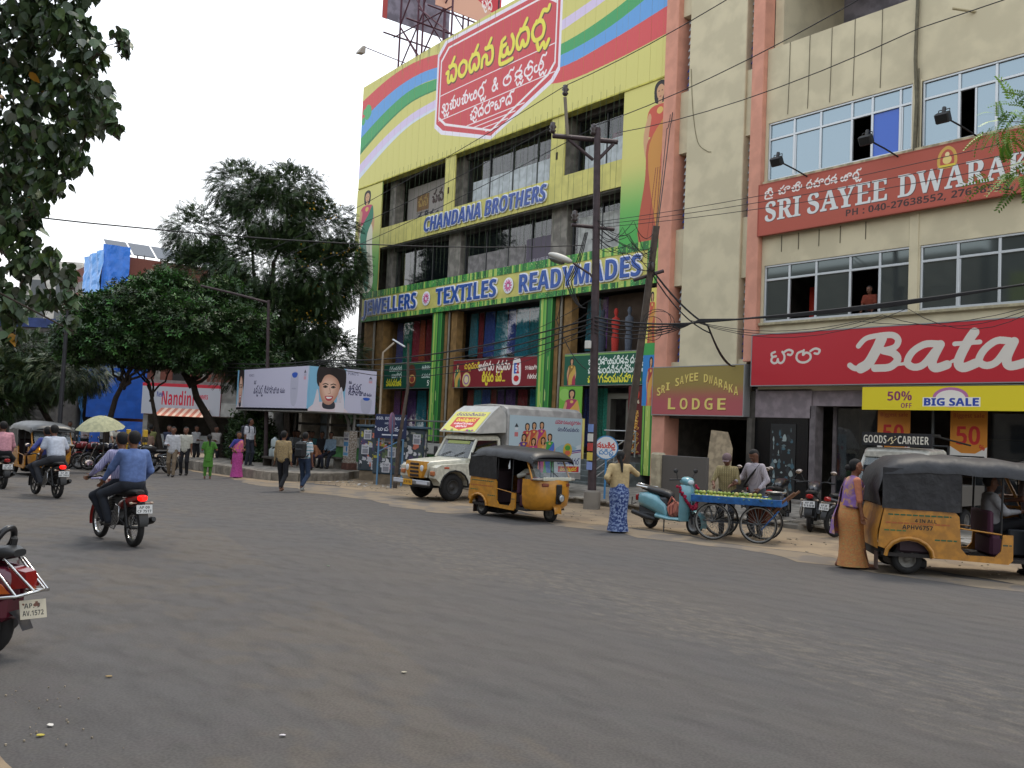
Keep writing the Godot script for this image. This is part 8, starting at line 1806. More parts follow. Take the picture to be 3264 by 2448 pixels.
func person(label: String, at: Vector3, turn: float, sp: Dictionary, group := "") -> Node3D:
	var o := thing("person", label, "person", at, turn, group)
	var s: float = sp.get("h", 1.68) / 1.7; var cs: float = sp.get("cell", 0.026); var fat: float = sp.get("fat", 1.0)
	var kind: String = sp.get("kind", "m"); var sleeve: String = sp.get("sleeve", "long")
	var skin := M(sp.get("skin", "#6b4530"), 0.6); var top: Material = sp.top; var bot: Material = sp.get("bottom", top)
	var lean := deg_to_rad(sp.get("lean", 0.0)); var up := V(sin(lean), cos(lean), 0); var fw := V(cos(lean), -sin(lean), 0); var Z := V(0, 0, 1)
	var hip: Vector3 = sp.get("hip", V(0, 0.93, 0) * s)
	var neck := hip + up * 0.53 * s; var shY := hip + up * 0.475 * s
	var hl := deg_to_rad(sp.get("look", 0.0)); var nd := deg_to_rad(sp.get("nod", 0.0))
	var hb := Basis(Vector3.UP, hl) * Basis(Vector3.BACK, -nd - lean * 0.35)
	var head := neck + (up * 0.6 + V(0, 0.4, 0)).normalized() * 0.15 * s + hb * V(0.02, 0, 0) * s
	var sh := [shY - Z * 0.175 * s * fat, shY + Z * 0.175 * s * fat]
	var hand: Array = [sp.get("hl", sh[0] + V(0.04, -0.54, -0.06) * s), sp.get("hr", sh[1] + V(0.04, -0.54, 0.06) * s)]
	var foot: Array = [sp.get("fl", V(0, 0.085, -0.1) * s), sp.get("fr", V(0, 0.085, 0.1) * s)]
	var hp := [hip - Z * 0.09 * s, hip + Z * 0.09 * s]
	var elb := []; var wri := []; var kne := []; var ank := []
	for i in 2:
		var sg := -1.0 if i == 0 else 1.0
		var r := ik(sh[i], hand[i], 0.285 * s, 0.255 * s, sp.get("elbow", V(-0.7, -0.35, 0.5 * sg)) * V(1, 1, 1 if not sp.has("elbow") else sg)); elb.append(r[0]); wri.append(r[1])
		r = ik(hp[i], foot[i], 0.44 * s, 0.425 * s, sp.get("knee", V(1, 0.1, 0.12 * sg)) * V(1, 1, 1 if not sp.has("knee") else sg)); kne.append(r[0]); ank.append(r[1])
	# skin
	var b := B.new(); var bo := []
	bo.append([hip, hip + up * 0.4 * s, 0.085 * s, 0.09 * s]); bo.append([sh[0], sh[1], 0.045 * s, 0.045 * s]); bo.append([neck - up * 0.06 * s, head - hb * V(0.015, 0.05, 0) * s, 0.052 * s, 0.05 * s])
	for i in 2:
		bo.append([sh[i], elb[i], 0.045 * s, 0.036 * s]); bo.append([elb[i], wri[i], 0.037 * s, 0.025 * s])
		var hd: Vector3 = (wri[i] - elb[i]).normalized(); bo.append([wri[i], wri[i] + hd * 0.07 * s, 0.024 * s, 0.03 * s])
		if kind == "m": bo.append([hp[i], kne[i], 0.065 * s, 0.048 * s]); bo.append([kne[i], ank[i], 0.045 * s, 0.03 * s])
		else: bo.append([kne[i].lerp(ank[i], 0.5), ank[i], 0.04 * s, 0.03 * s])
		bo.append([ank[i] - V(0.02, 0.04, 0) * s, ank[i] + V(0.13, -0.05, 0) * s, 0.035 * s, 0.026 * s])
	nets(bo, cs, 0.03, b)
	var hbo := [[head - hb * V(0.0, 0.03, 0) * s, head + hb * V(-0.012, 0.045, 0) * s, 0.076 * s, 0.092 * s], [head + hb * V(0.03, -0.075, 0) * s, head + hb * V(0.02, -0.03, 0) * s, 0.045 * s, 0.066 * s], [head + hb * V(0.088, -0.005, 0) * s, head + hb * V(0.105, -0.032, 0) * s, 0.01 * s, 0.016 * s], [head + hb * V(0.08, 0.022, -0.03) * s, head + hb * V(0.08, 0.022, 0.03) * s, 0.014 * s, 0.014 * s], [head - hb * V(0.01, 0.09, 0) * s, neck - up * 0.03 * s, 0.05 * s, 0.054 * s]]
	for sg in [-1, 1]: hbo.append([head + hb * V(-0.005, -0.015, 0.082 * sg) * s, head + hb * V(-0.015, 0.015, 0.088 * sg) * s, 0.013 * s, 0.016 * s])
	nets(hbo, minf(cs * 0.6, 0.014), 0.022, b)
	for i in 2:
		var hd: Vector3 = (wri[i] - elb[i]).normalized(); var sg := -1.0 if i == 0 else 1.0
		var side := (V(1, 0.2, 0) - hd * hd.dot(V(1, 0.2, 0))).normalized()
		if sp.get("thumb_up", false): side = (Vector3.UP - hd * hd.y).normalized()
		fingers(b, wri[i], hd, side, sp.get("curl", 0.45), s, sg if not sp.get("thumb_up", false) else -sg)
	obj("body", b, skin, o)
	# eyes and mouth
	b = B.new()
	for sg in [-1, 1]: b.ell(head + hb * V(0.083, 0.0, 0.032 * sg) * s, V(0.008, 0.008, 0.015) * s, hb, 6, 4)
	obj("eyes", b, M("#171210", 0.3), o)
	b = B.new(); b.ell(head + hb * V(0.078, -0.066, 0) * s, V(0.01, 0.008, 0.024) * s, hb, 6, 4); obj("mouth", b, M("#5c2f2a", 0.5), o)
	# hair
	b = B.new(); var fn := FastNoiseLite.new(); fn.frequency = 14.0; var rings := []
	var hc := head + hb * V(-0.022, 0.042, 0) * s
	for i in 9:
		var ph := -PI * 0.36 + (PI * 0.86) * i / 8.0; var r := PackedVector3Array()
		for j in 14:
			var a := -TAU * j / 14; var n := V(cos(ph) * cos(a), sin(ph), cos(ph) * sin(a)); var front := maxf(n.x, 0.0)
			var rr := 1.0 + 0.05 * fn.get_noise_3dv(n)
			if n.y < 0.35: rr -= front * 0.55 * clampf((0.35 - n.y) * 3.0, 0, 1)
			r.append(hc + hb * V(n.x * 0.105 * rr, n.y * (0.104 if n.y > 0 else 0.12) * rr, n.z * 0.096 * rr) * s)
		rings.append(r)
	b.loft(rings, true, true)
	if sp.get("hair", "short") == "braid": b.tube([hc + hb * V(-0.09, -0.03, 0) * s, neck - fw * 0.12 * s, hip + up * 0.36 * s - fw * 0.165 * s], [0.04 * s, 0.035 * s, 0.015 * s], 7)
	if sp.get("hair", "short") == "bun": b.ell(hc + hb * V(-0.11, -0.05, 0) * s, V(0.05, 0.05, 0.055) * s)
	if sp.get("hair", "short") == "cap":
		b = B.new(); b.ell(hc + hb * V(0.012, 0.0, 0) * s, V(0.112, 0.1, 0.1) * s, hb, 14, 8); b.box(hc + hb * V(0.13, -0.01, 0) * s, V(0.1, 0.012, 0.13) * s, 0.004, hb); obj("cap", b, cloth("#6d5a5c"), o)
	else: obj("hair", b, M(sp.get("haircol", "#0e0c0b"), 0.85), o)
	# shirt or blouse shell
	b = B.new(); bo = []
	bo.append([sh[0] * 0.78 + sh[1] * 0.22 - up * 0.03 * s, sh[1] * 0.78 + sh[0] * 0.22 - up * 0.03 * s, 0.088 * s * fat, 0.088 * s * fat])
	bo.append([neck - up * 0.09 * s, neck - up * 0.02 * s, 0.075 * s, 0.06 * s])
	var y0: float = sp.get("hem", 0.0) + 0.09 if sp.get("waist", 0.0) <= 0.0 else 0.2
	for sg in [-1.0, 1.0]: bo.append([hip + up * y0 * s + Z * 0.07 * s * fat * sg, hip + up * 0.37 * s + Z * 0.078 * s * fat * sg, 0.114 * s * fat, 0.11 * s * fat])
	bo.append([hip + up * y0 * s, hip + up * 0.37 * s, 0.12 * s * fat, 0.114 * s * fat])
	if sp.has("sleeve_mat"): nets(bo, cs, 0.035, b); obj("blouse", b, top, o); bo = []; b = B.new()
	for i in 2:
		var e: Vector3 = elb[i]; var w: Vector3 = wri[i]
		if sleeve == "long": bo.append([sh[i], e, 0.066 * s, 0.054 * s]); bo.append([e, e.lerp(w, 0.93), 0.052 * s, 0.036 * s])
		elif sleeve == "short": bo.append([sh[i], sh[i].lerp(e, 0.72), 0.066 * s, 0.064 * s])
		else: bo.append([sh[i], e.lerp(w, 0.12), 0.06 * s, 0.05 * s])
	nets(bo, cs, 0.035, b); obj("sleeves" if sp.has("sleeve_mat") else sp.get("topname", "shirt"), b, sp.get("sleeve_mat", top), o)
	if kind == "m":
		b = B.new(); bo = [[hip - Z * 0.075 * s + up * 0.02 * s, hip + Z * 0.075 * s + up * 0.02 * s, 0.112 * s * fat, 0.112 * s * fat]]
		for i in 2:
			bo.append([hp[i], kne[i], 0.094 * s, 0.07 * s]); bo.append([kne[i], ank[i] + (kne[i] - ank[i]).normalized() * 0.01, 0.068 * s, 0.06 * s])
		nets(bo, cs, 0.03, b); obj("trousers", b, bot, o)
		for i in 2:
			b = B.new(); var fd: Vector3 = V(1, 0, 0); var lift := clampf((ank[i].y - 0.085 * s) * 0.0, 0, 1)
			b.ell(ank[i] + V(0.055, -0.045, 0) * s, V(0.135, 0.042, 0.047) * s, Basis(Vector3.BACK, sp.get("toe", [0.0, 0.0])[i]), 12, 8); obj("shoe", b, M(sp.get("shoe", "#1c1816"), 0.6), o)
	elif kind == "sari" or kind == "skirt":
		b = B.new(); rings = []; var nf := 38; var sp_: float = sp.get("spread", 1.0); var step: Vector3 = sp.get("stepv", Vector3())
		for i in 15:
			var t := i / 14.0; var y := lerpf(hip.y + 0.12 * s, 0.035, t); var r := PackedVector3Array()
			var knee := 1.0 - 0.14 * sin(clampf((t - 0.25) / 0.75, 0, 1) * PI); var rx := lerpf(0.125, 0.165, smoothstep(0.0, 0.22, t)) * s * fat * lerpf(1.0, sp_, t) * knee; var rz := lerpf(0.16, 0.195, smoothstep(0, 0.22, t)) * s * fat * lerpf(1.0, sp_ * 0.95, t) * knee
			for j in nf:
				var a := -TAU * j / nf; var fo := 1.0 + (0.07 * sin(a * 11 + t * 2.5) * maxf(cos(a - 0.3), 0.25) + 0.045 * sin(a * 4 + 1.0 + t * 4)) * smoothstep(0.1, 0.8, t)
				r.append(V(hip.x * (1 - t) + rx * cos(a) * fo, y, hip.z + rz * sin(a) * fo) + step * t * (0.5 + 0.5 * cos(a)))
			rings.append(r)
		b.loft(rings, true, false); obj("sari" if kind == "sari" else "skirt", b, bot, o)
		if kind == "sari":
			# cloth wrapped across the chest to the left shoulder, and down the back
			for part in 2:
				b = B.new(); rings = []
				for i in 11:
					var t := i / 10.0; var a0: float; var a1: float; var yy := lerpf(0.06, 0.5, t)
					if part == 0: a0 = lerpf(-1.6, -1.75, t); a1 = lerpf(2.6, 0.1, pow(t, 1.3))
					else: a0 = lerpf(-3.6, -2.5, t); a1 = -1.55; yy = lerpf(-0.42, 0.5, t)
					var sq := lerpf(1.0, 0.72, smoothstep(0.75, 1.0, t)); var bulge := 1.0 + 0.32 * smoothstep(0.1, -0.2, yy)
					var r := PackedVector3Array()
					for j in 17:
						var a := lerpf(a0, a1, j / 16.0); var fo := 1.0 + 0.03 * sin(j * 2.1 + i * 0.6)
						r.append(hip + up * yy * s + (fw * cos(a) * 0.16 * bulge * sq + Z * sin(a) * 0.222 * bulge * lerpf(1.0, 0.86, t)) * s * fat * fo)
					if part == 1: r.reverse()
					r.reverse(); rings.append(r)
				b.loft(rings, false, false); obj("sari_drape", b, sp.get("drape", bot), o)
		for i in 2:
			b = B.new(); b.ell(foot[i] + V(0.06, -0.06, 0) * s, V(0.12, 0.02, 0.045) * s, Basis(), 10, 6); obj("sandal", b, M("#3a241c", 0.7), o)
	elif kind == "kurta":
		b = B.new(); rings = []
		for i in 9:
			var t := i / 8.0; var y := lerpf(hip.y + 0.15 * s, 0.48 * s, t); var r := PackedVector3Array()
			for j in 22:
				var a := -TAU * j / 22; var fo := 1.0 + 0.05 * sin(a * 6) * t; r.append(V(hip.x + lerpf(0.12, 0.17, t) * s * cos(a) * fo, y, lerpf(0.15, 0.2, t) * s * sin(a) * fo))
			rings.append(r)
		b.loft(rings, true, false); obj("kurta_skirt", b, bot, o)
		b = B.new()
		for i in 2: b.tube([hp[i] - V(0, 0.2, 0), ank[i].lerp(kne[i], 0.1)], [0.08 * s, 0.055 * s], 10)
		obj("trousers", b, bot, o)
		b = B.new(); b.loft([PackedVector3Array([neck + V(-0.1, 0.02, -0.1) * s, neck + V(-0.12, 0.0, 0.1) * s]), PackedVector3Array([neck + V(-0.15, -0.25, -0.12) * s, neck + V(-0.16, -0.25, 0.08) * s]), PackedVector3Array([neck + V(-0.17, -0.75, -0.14) * s, neck + V(-0.18, -0.75, 0.06) * s])], false, false); obj("scarf", b, bot, o)
	return o

func backpack(label: String, at: Vector3, turn: float, m: Material, y: float) -> void:
	var o := thing("backpack", label, "backpack", at, turn); var b := B.new()
	b.box(V(-0.26, y, 0), V(0.2, 0.46, 0.32), 0.06); obj("main_bag", b, m, o)
	b = B.new(); b.box(V(-0.37, y - 0.08, 0), V(0.08, 0.24, 0.24), 0.03); obj("pocket", b, m, o)
	b = B.new()
	for s in [-1, 1]: b.tube([V(-0.18, y + 0.2, 0.1 * s), V(-0.05, y + 0.27, 0.12 * s), V(0.11, y + 0.2, 0.12 * s), V(0.12, y, 0.13 * s), V(-0.16, y - 0.2, 0.15 * s)], 0.02, 5)
	obj("strap", b, m, o)

func ride(hx: float, lean: float, s: float, rider: bool, extra := {}) -> Dictionary:
	# sitting astride a motorbike in its local frame
	var d := {"h": 1.68 * s, "hip": V(hx, 0.93, 0), "lean": lean, "knee": V(0.7, 0.5, 0.55), "cell": 0.026, "waist": 0.0, "hem": 0.0}
	if rider: d.merge({"hl": V(0.27, 1.03, -0.36), "hr": V(0.27, 1.03, 0.36), "fl": V(0.0, 0.36, -0.2), "fr": V(0.0, 0.36, 0.2), "curl": 1.0})
	else: d.merge({"hl": V(hx + 0.32, 0.92, -0.26), "hr": V(hx + 0.3, 0.92, 0.26), "fl": V(-0.2, 0.36, -0.22), "fr": V(-0.2, 0.36, 0.22)})
	d.merge(extra, true); return d

func people() -> void:
	rng.seed = 31
	var navy := cloth("#20242f"); var blk := cloth("#15151a"); var khaki := cloth("#7a6a56"); var jean := cloth("#26364f"); var wht := cloth("#b9b9bc"); var cream := cloth("#b5b3a6"); var gry := cloth("#4a4d55")
	# nearest women
	var blue_print := duo("#1e3266", "#8494b4", "spots", 1.6, 0.52, 0.56, 0.9)
	person("woman in cream cardigan and blue leaf print sari, seen from behind", gp(-13.05, -12.95), 152, {"h": 1.56, "kind": "skirt", "fat": 1.12, "top": cloth("#b59f74", 0.15, 3.0), "topname": "cardigan", "bottom": blue_print, "drape": cloth("#7f6a4a", 0.2), "hair": "braid", "cell": 0.016, "hem": -0.02, "hl": V(0.1, 0.98, -0.2), "hr": V(0.32, 1.17, 0.36), "curl": 1.1, "spread": 1.12, "skin": "#6b4230", "look": -25, "thumb_up": true})
	var sari := duo("#b58a58", "#7d5c98", "spots", 0.8, 0.36, 0.46, 0.85); var sari2 := duo("#c38a50", "#b9774a", "spots", 1.8, 0.3, 0.6, 0.85, "#b0965c")
	person("woman in orange and violet sari walking right", gp(-7.98, -12.85), 48, {"h": 1.62, "kind": "sari", "fat": 1.1, "top": sari, "sleeve_mat": cloth("#c27a5c", 0.15, 3.0), "bottom": sari2, "drape": sari, "hair": "bun", "cell": 0.016, "sleeve": "half", "lean": 7, "hl": V(0.1, 0.76, -0.24), "hr": V(0.13, 0.74, 0.25), "spread": 0.92, "skin": "#7a4e36", "stepv": V(0.16, 0, 0), "fr": V(0.26, 0.085, 0.08), "fl": V(-0.12, 0.085, -0.08)})
	# fruit cart pair
	person("fruit seller in a cap and pale checked shirt behind the cart", gp(-11.92, -14.85), -62, {"h": 1.6, "top": stripes("#9a8d66", "#6f6444", 0.045, 0.4, "#857850"), "bottom": gry, "hair": "cap", "sleeve": "half", "lean": 14, "nod": 22, "cell": 0.02, "hl": V(0.3, 1.0, -0.14), "hr": V(0.36, 0.98, 0.2), "skin": "#664230", "hem": -0.08})
	person("customer in a white striped shirt with a black sling strap", gp(-11.35, -15.05), -95, {"h": 1.68, "top": stripes("#a9a2a6", "#6f6670", 0.022, 0.3), "bottom": gry, "lean": 10, "nod": 30, "cell": 0.02, "hl": V(0.22, 0.95, -0.24), "hr": V(0.3, 1.06, 0.3), "skin": "#5e3c2b", "hem": -0.1, "curl": 0.9, "thumb_up": true})
	var st := B.new(); st.tube([V(0.12, 1.42, -0.16), V(0.2, 1.2, 0.0), V(0.16, 0.98, 0.2), V(-0.1, 0.98, 0.24)], 0.022, 5); st.box(V(-0.12, 0.92, 0.24), V(0.2, 0.2, 0.08), 0.03); var so := obj("sling_bag", st, M("#161618", 0.7)); so.position = gp(-11.35, -15.05); so.rotation.y = deg_to_rad(-95); tag(so, "black sling bag across the customer's striped shirt", "bag")
	# motorbike one
	var bp := gp(-15.2, -4.15)
	person("motorbike rider in a lilac striped shirt, mostly hidden", bp, 187, ride(-0.12, 14, 1.0, true, {"top": stripes("#a6a3bf", "#77749a", 0.03, 0.35), "bottom": navy, "skin": "#70492f"}))
	person("pillion passenger in a blue shirt facing away", bp, 187, ride(-0.46, 4, 1.02, false, {"top": cloth("#5d74a6", 0.2, 3.0), "bottom": cloth("#262a33"), "skin": "#70492f", "cell": 0.018, "fat": 1.05, "hl": V(-0.1, 0.98, -0.3), "hr": V(-0.2, 0.98, 0.27)}))
	var ph := B.new(); ph.box(Vector3(), V(0.2, 0.03, 0.13), 0.008); var po := obj("envelope", ph, M("#a9a3c9", 0.5)); po.position = bp + yawb(187) * V(0.0, 1.0, -0.34); po.rotation = V(0, 0.4, 0.1); tag(po, "white envelope in the pillion passenger's left hand", "envelope")
	# motorbike two and three
	bp = gp(-24.5, -5.0)
	person("rider in a blue shirt hunched over the black motorbike", bp, 190, ride(-0.1, 26, 1.0, true, {"top": cloth("#3c4686"), "bottom": navy, "skin": "#664230"}))
	person("pillion passenger in a white short sleeved shirt on the black motorbike", bp, 190, ride(-0.46, 22, 1.05, false, {"top": cloth("#aeb4c0", 0.2, 3.0), "bottom": cloth("#3a3c42"), "sleeve": "short", "skin": "#664230", "fat": 1.08, "cell": 0.022}))
	bp = gp(-27.9, -4.45)
	person("rider half hidden at the left edge in dark red", bp, 186, ride(-0.1, 16, 1.0, true, {"top": cloth("#6d2a2c"), "bottom": navy, "skin": "#664230"}))
	person("pillion passenger in a pink shirt at the left edge", bp, 186, ride(-0.46, 12, 1.05, false, {"top": cloth("#c08a94", 0.2, 3.0), "bottom": blk, "skin": "#664230", "fat": 1.05, "cell": 0.022}))
	person("man with backpack straps riding towards the camera", gp(-36.6, -9.8), 18, ride(-0.25, 8, 0.97, true, {"top": cloth("#a9a598"), "bottom": khaki, "sleeve": "short", "skin": "#70492f", "haircol": "#7a3a22"}))
	# pedestrians
	person("man in white shirt and khaki trousers looking at his phone", gp(-32.1, -10.4), -30, {"h": 1.66, "top": wht, "bottom": khaki, "hl": V(0.06, 0.82, -0.24), "hr": V(0.26, 1.1, 0.1), "fl": V(0.16, 0.085, -0.1), "fr": V(-0.14, 0.1, 0.1), "skin": "#664230", "hem": -0.12})
	person("man in a cream short sleeved shirt and dark trousers", gp(-32.9, -11.1), -35, {"h": 1.66, "top": cream, "bottom": blk, "sleeve": "short", "skin": "#664230", "hem": -0.1})
	person("girl in a bright green tunic and trousers", gp(-30.7, -11.15), 170, {"h": 1.45, "kind": "kurta", "top": cloth("#427626", 0.2, 3.0), "bottom": cloth("#4b812c", 0.25, 3.0), "sleeve": "short", "hair": "braid", "skin": "#70492f", "hr": V(0.14, 1.05, 0.14), "hl": V(0.16, 1.05, -0.1)})
	person("woman in a pink sari with gold border", gp(-31.2, -12.35), 25, {"h": 1.56, "kind": "sari", "fat": 1.05, "top": cloth("#3b3a86"), "topname": "blouse", "bottom": cloth("#b84a92", 0.3, 3.0), "drape": duo("#b84a92", "#c98a3c", "spots", 1.5, 0.55, 0.65), "hair": "bun", "sleeve": "half", "skin": "#70492f", "spread": 1.25, "hr": V(0.1, 0.95, 0.26), "hl": V(0.16, 1.0, -0.1)})
	person("tall man in a white checked shirt standing on the platform", gp(-33.3, -13.6, 0.3), 20, {"h": 1.74, "top": stripes("#b5b5b8", "#84848a", 0.14, 0.2, "#9a9aa0"), "bottom": navy, "sleeve": "short", "skin": "#664230", "look": 50})
	backpack("dark backpack on the tall man on the platform", gp(-33.3, -13.6, 0.3), 20, M("#1a1c28", 0.7), 1.28)
	person("man in a brown and gold patterned shirt walking away", gp(-24.8, -11.15), 132, {"h": 1.68, "top": duo("#8f7a4c", "#4a3a52", "spots", 3.5, 0.5, 0.56, 0.85, "#b09a6a"), "bottom": blk, "fl": V(0.2, 0.085, -0.09), "fr": V(-0.24, 0.16, 0.09), "toe": [0.0, 0.7], "skin": "#664230", "shoe": "#6d4a34", "hem": -0.08, "cell": 0.022, "hl": V(0.06, 0.86, -0.26), "hr": V(-0.02, 0.86, 0.26)})
	person("young man in jeans and striped T shirt with a black backpack", gp(-24.65, -11.75), 128, {"h": 1.66, "top": stripes("#b9bcc0", "#2f7a86", 0.1, 0.0, "#2f7a86"), "bottom": jean, "sleeve": "short", "fl": V(0.12, 0.085, -0.09), "fr": V(-0.26, 0.2, 0.09), "toe": [0.0, 0.8], "skin": "#664230", "shoe": "#8a8a88", "cell": 0.022})
	backpack("black backpack on the young man in jeans", gp(-24.65, -11.75), 128, M("#131416", 0.7), 1.2)
	# seated row in the shelter, built once and dressed differently
	var seat := {"h": 1.62, "hip": V(0, 0.62, 0), "lean": 8, "fl": V(0.42, 0.085, -0.12), "fr": V(0.4, 0.085, 0.12), "hl": V(0.3, 0.68, -0.12), "hr": V(0.3, 0.68, 0.12), "knee": V(0.5, 0.8, 0.2), "cell": 0.032, "top": cloth("#7f95a8"), "bottom": navy, "skin": "#5e3c2b"}
	var p0 := person("seated man in a pale blue shirt at the shelter's near end", gp(-31.9, -16.3, 0.28), -60, seat, "people waiting in the shelter")
	var lab := ["seated man in dark jacket next to the pale blue shirt", "seated person in teal in the shelter", "seated woman in red brown in the shelter", "seated person in grey behind the shelter post", "seated man in light shirt deep in the shelter", "seated person in dark blue deep in the shelter"]
	var tc := ["#1f1f24", "#2f5f66", "#7a4432", "#55585c", "#8f9498", "#26304a"]
	for i in 6:
		var d := dup(p0, gp(-32.55 - i * 0.62, -16.25 + 0.12 * (i % 2), 0.28), -60 + 10 * (i % 3), lab[i]); recolor(d, {"shirt": cloth(tc[i]), "trousers": [blk, jean, khaki][i % 3]})
	var sq := seat.duplicate(); sq.merge({"lean": 42.0, "hip": V(0, 0.5, 0), "nod": 20.0, "top": cloth("#8a5a3c"), "bottom": cloth("#2a2036"), "hl": V(0.42, 0.4, -0.16), "hr": V(0.42, 0.4, 0.16)}, true)
	person("person crouched forward in brown on the platform edge", gp(-30.75, -15.2, 0.3), -75, sq, "people waiting in the shelter")
	# standing people far left, same build in other clothes
	var q0 := person("man with folded arms in a white shirt before the tarpaulin", gp(-46.5, -10.3), -30, {"h": 1.68, "top": cloth("#a9a9a6"), "bottom": blk, "cell": 0.034, "hl": V(0.2, 1.12, 0.08), "hr": V(0.22, 1.1, -0.08), "sleeve": "short", "skin": "#664230"})
	var far := [[-46.2, -10.9, 0, "man in a pale shirt beside the one with folded arms", "#b3a9b0"], [-45.0, -11.4, 40, "man in grey under the umbrella's left edge", "#8d8f96"], [-38.6, -11.6, 150, "person in olive behind the guide posts", "#6a6a3c"], [-38.2, -12.2, -20, "person in dark blue behind the guide posts", "#2a3044"], [-40.2, -14.0, 20, "man in white by the sweet shop counter", "#b0b0b0"], [-39.4, -14.6, -40, "man in pale shirt by the leaning trunk", "#a49e98"], [-47.2, -9.2, 60, "man in a cap like grey shirt by the lamp post", "#8f8a86"]]
	for q in far:
		var d := dup(q0, gp(q[0], q[1]), q[2], q[3]); recolor(d, {"shirt": cloth(q[4])})
	var d2 := person("man in brown sitting sideways on a parked motorbike", gp(-37.0, -11.0), 160, {"h": 1.66, "hip": V(0, 0.8, 0), "lean": 20, "top": cloth("#6a5244"), "bottom": blk, "fl": V(0.3, 0.085, -0.1), "fr": V(0.32, 0.085, 0.1), "hl": V(0.3, 0.85, -0.1), "hr": V(0.3, 0.85, 0.1), "cell": 0.032, "skin": "#664230", "sleeve": "short"})
	# drivers and passengers
	var ap := gp(-16.15, -12.95)
	var dr := {"h": 1.64, "hip": V(0.45, 0.72, 0.05), "lean": -2, "fl": V(0.88, 0.4, -0.12), "fr": V(0.9, 0.4, 0.18), "knee": V(0.5, 0.8, 0.1), "hl": V(0.78, 0.98, -0.26), "hr": V(0.7, 1.12, 0.42), "top": cloth("#a8a69a"), "bottom": khaki, "skin": "#5e3c2b", "curl": 0.9, "cell": 0.024}
	person("auto driver in pale shirt resting his arm at the doorway", ap, 2, dr).scale = Vector3.ONE * 0.9
	ap = gp(-6.87, -13.98)
	var pd := dr.duplicate(); pd.merge({"top": cloth("#8f8f92"), "bottom": blk, "cell": 0.02, "hr": V(0.78, 0.98, 0.26)}, true)
	person("driver in grey shirt inside the right hand auto rickshaw", ap, 43, pd)
	person("passenger in white shirt on the back seat of the right auto", ap, 43, {"h": 1.64, "hip": V(-0.62, 0.74, 0.22), "lean": -6, "fl": V(-0.12, 0.4, 0.12), "fr": V(-0.1, 0.4, 0.34), "knee": V(0.5, 0.8, 0.1), "hl": V(-0.25, 0.85, 0.1), "hr": V(-0.2, 0.84, 0.4), "top": cloth("#a9abb0"), "bottom": blk, "skin": "#5e3c2b", "cell": 0.02})
	person("man in dark trousers standing behind the right auto, leaning in", gp(-6.2, -14.9), 200, {"h": 1.66, "top": cloth("#6a5a58"), "bottom": blk, "lean": 12, "cell": 0.024, "hl": V(0.35, 1.1, -0.3), "hr": V(0.35, 1.15, 0.3), "skin": "#5e3c2b", "sleeve": "short"})
	person("woman in red brown leaning at the open first floor window", V(-14.35, 4.95, -23.95), -80, {"h": 1.5, "top": cloth("#7a3420"), "bottom": blk, "lean": 14, "cell": 0.024, "hair": "bun", "hl": V(0.3, 0.82, -0.16), "hr": V(0.3, 0.82, 0.16), "skin": "#664230", "sleeve": "short", "look": -20})
# ---------- trees
func leaf_mesh(kind: String) -> ArrayMesh:
	var b := B.new()
	if kind == "heart":
		# pointed heart leaf folded along its midrib
		var L := [[0.0, 0.0], [0.12, 0.3], [0.4, 0.46], [0.75, 0.38], [1.05, 0.16], [1.35, 0.0]]
		for sg in [-1.0, 1.0]:
			for i in L.size() - 1:
				var a := V(0.02, -L[i][0] + 0.08 * sin(i), 0) ; var m0 := V(0, -L[i][0], 0); var m1 := V(0, -L[i + 1][0], 0)
				var o0 := V(sg * L[i][1], -L[i][0] + 0.05, 0.14 * L[i][1]); var o1 := V(sg * L[i + 1][1], -L[i + 1][0] + 0.05, 0.14 * L[i + 1][1] - 0.05 * i / 5.0)
				b.tri(m0, o0, o1); b.tri(m0, o1, m1)
		b.tri(V(-0.012, 0.35, 0), V(0.012, 0.35, 0), V(0, 0, 0))
	elif kind == "spray":
		# drooping pinnate leaf
		for i in 9:
			var x := 0.12 + i * 0.11; var y := -0.35 * x * x
			for sg in [-1.0, 1.0]:
				var d := V(0.1, -0.03, sg * (0.3 - 0.018 * i)); var w := V(0.055, 0, 0)
				b.tri(V(x, y, 0), V(x, y, 0) + d * 0.55 + w, V(x, y, 0) + d); b.tri(V(x, y, 0), V(x, y, 0) + d, V(x, y, 0) + d * 0.55 - w)
		b.tri(V(0, 0, -0.012), V(0, 0, 0.012), V(1.1, -0.42, 0))
	else:
		# cluster of broad leaves at a twig end
		for i in 8:
			var a := TAU * i / 8.0 + (i % 3) * 0.3; var el := 0.5 * sin(i * 2.1)
			var d := V(cos(a) * cos(el), sin(el) - 0.2, sin(a) * cos(el)).normalized(); var s := d.cross(Vector3.UP).normalized() * 0.2; var u := d.cross(s).normalized() * 0.06
			var r := d * 0.15
			b.tri(r, r + d * 0.35 + s + u, r + d * 0.85); b.tri(r, r + d * 0.85, r + d * 0.35 - s + u)
	return b.mesh()
func leaf_mat(hex: String, back := 0.35) -> StandardMaterial3D:
	var key := "leaf" + hex
	if mats.has(key): return mats[key]
	var m := StandardMaterial3D.new(); m.albedo_color = Color(hex); m.roughness = 0.5; m.vertex_color_use_as_albedo = true; m.cull_mode = BaseMaterial3D.CULL_DISABLED
	m.backlight_enabled = true; m.backlight = Color(hex) * back; mats[key] = m; return m
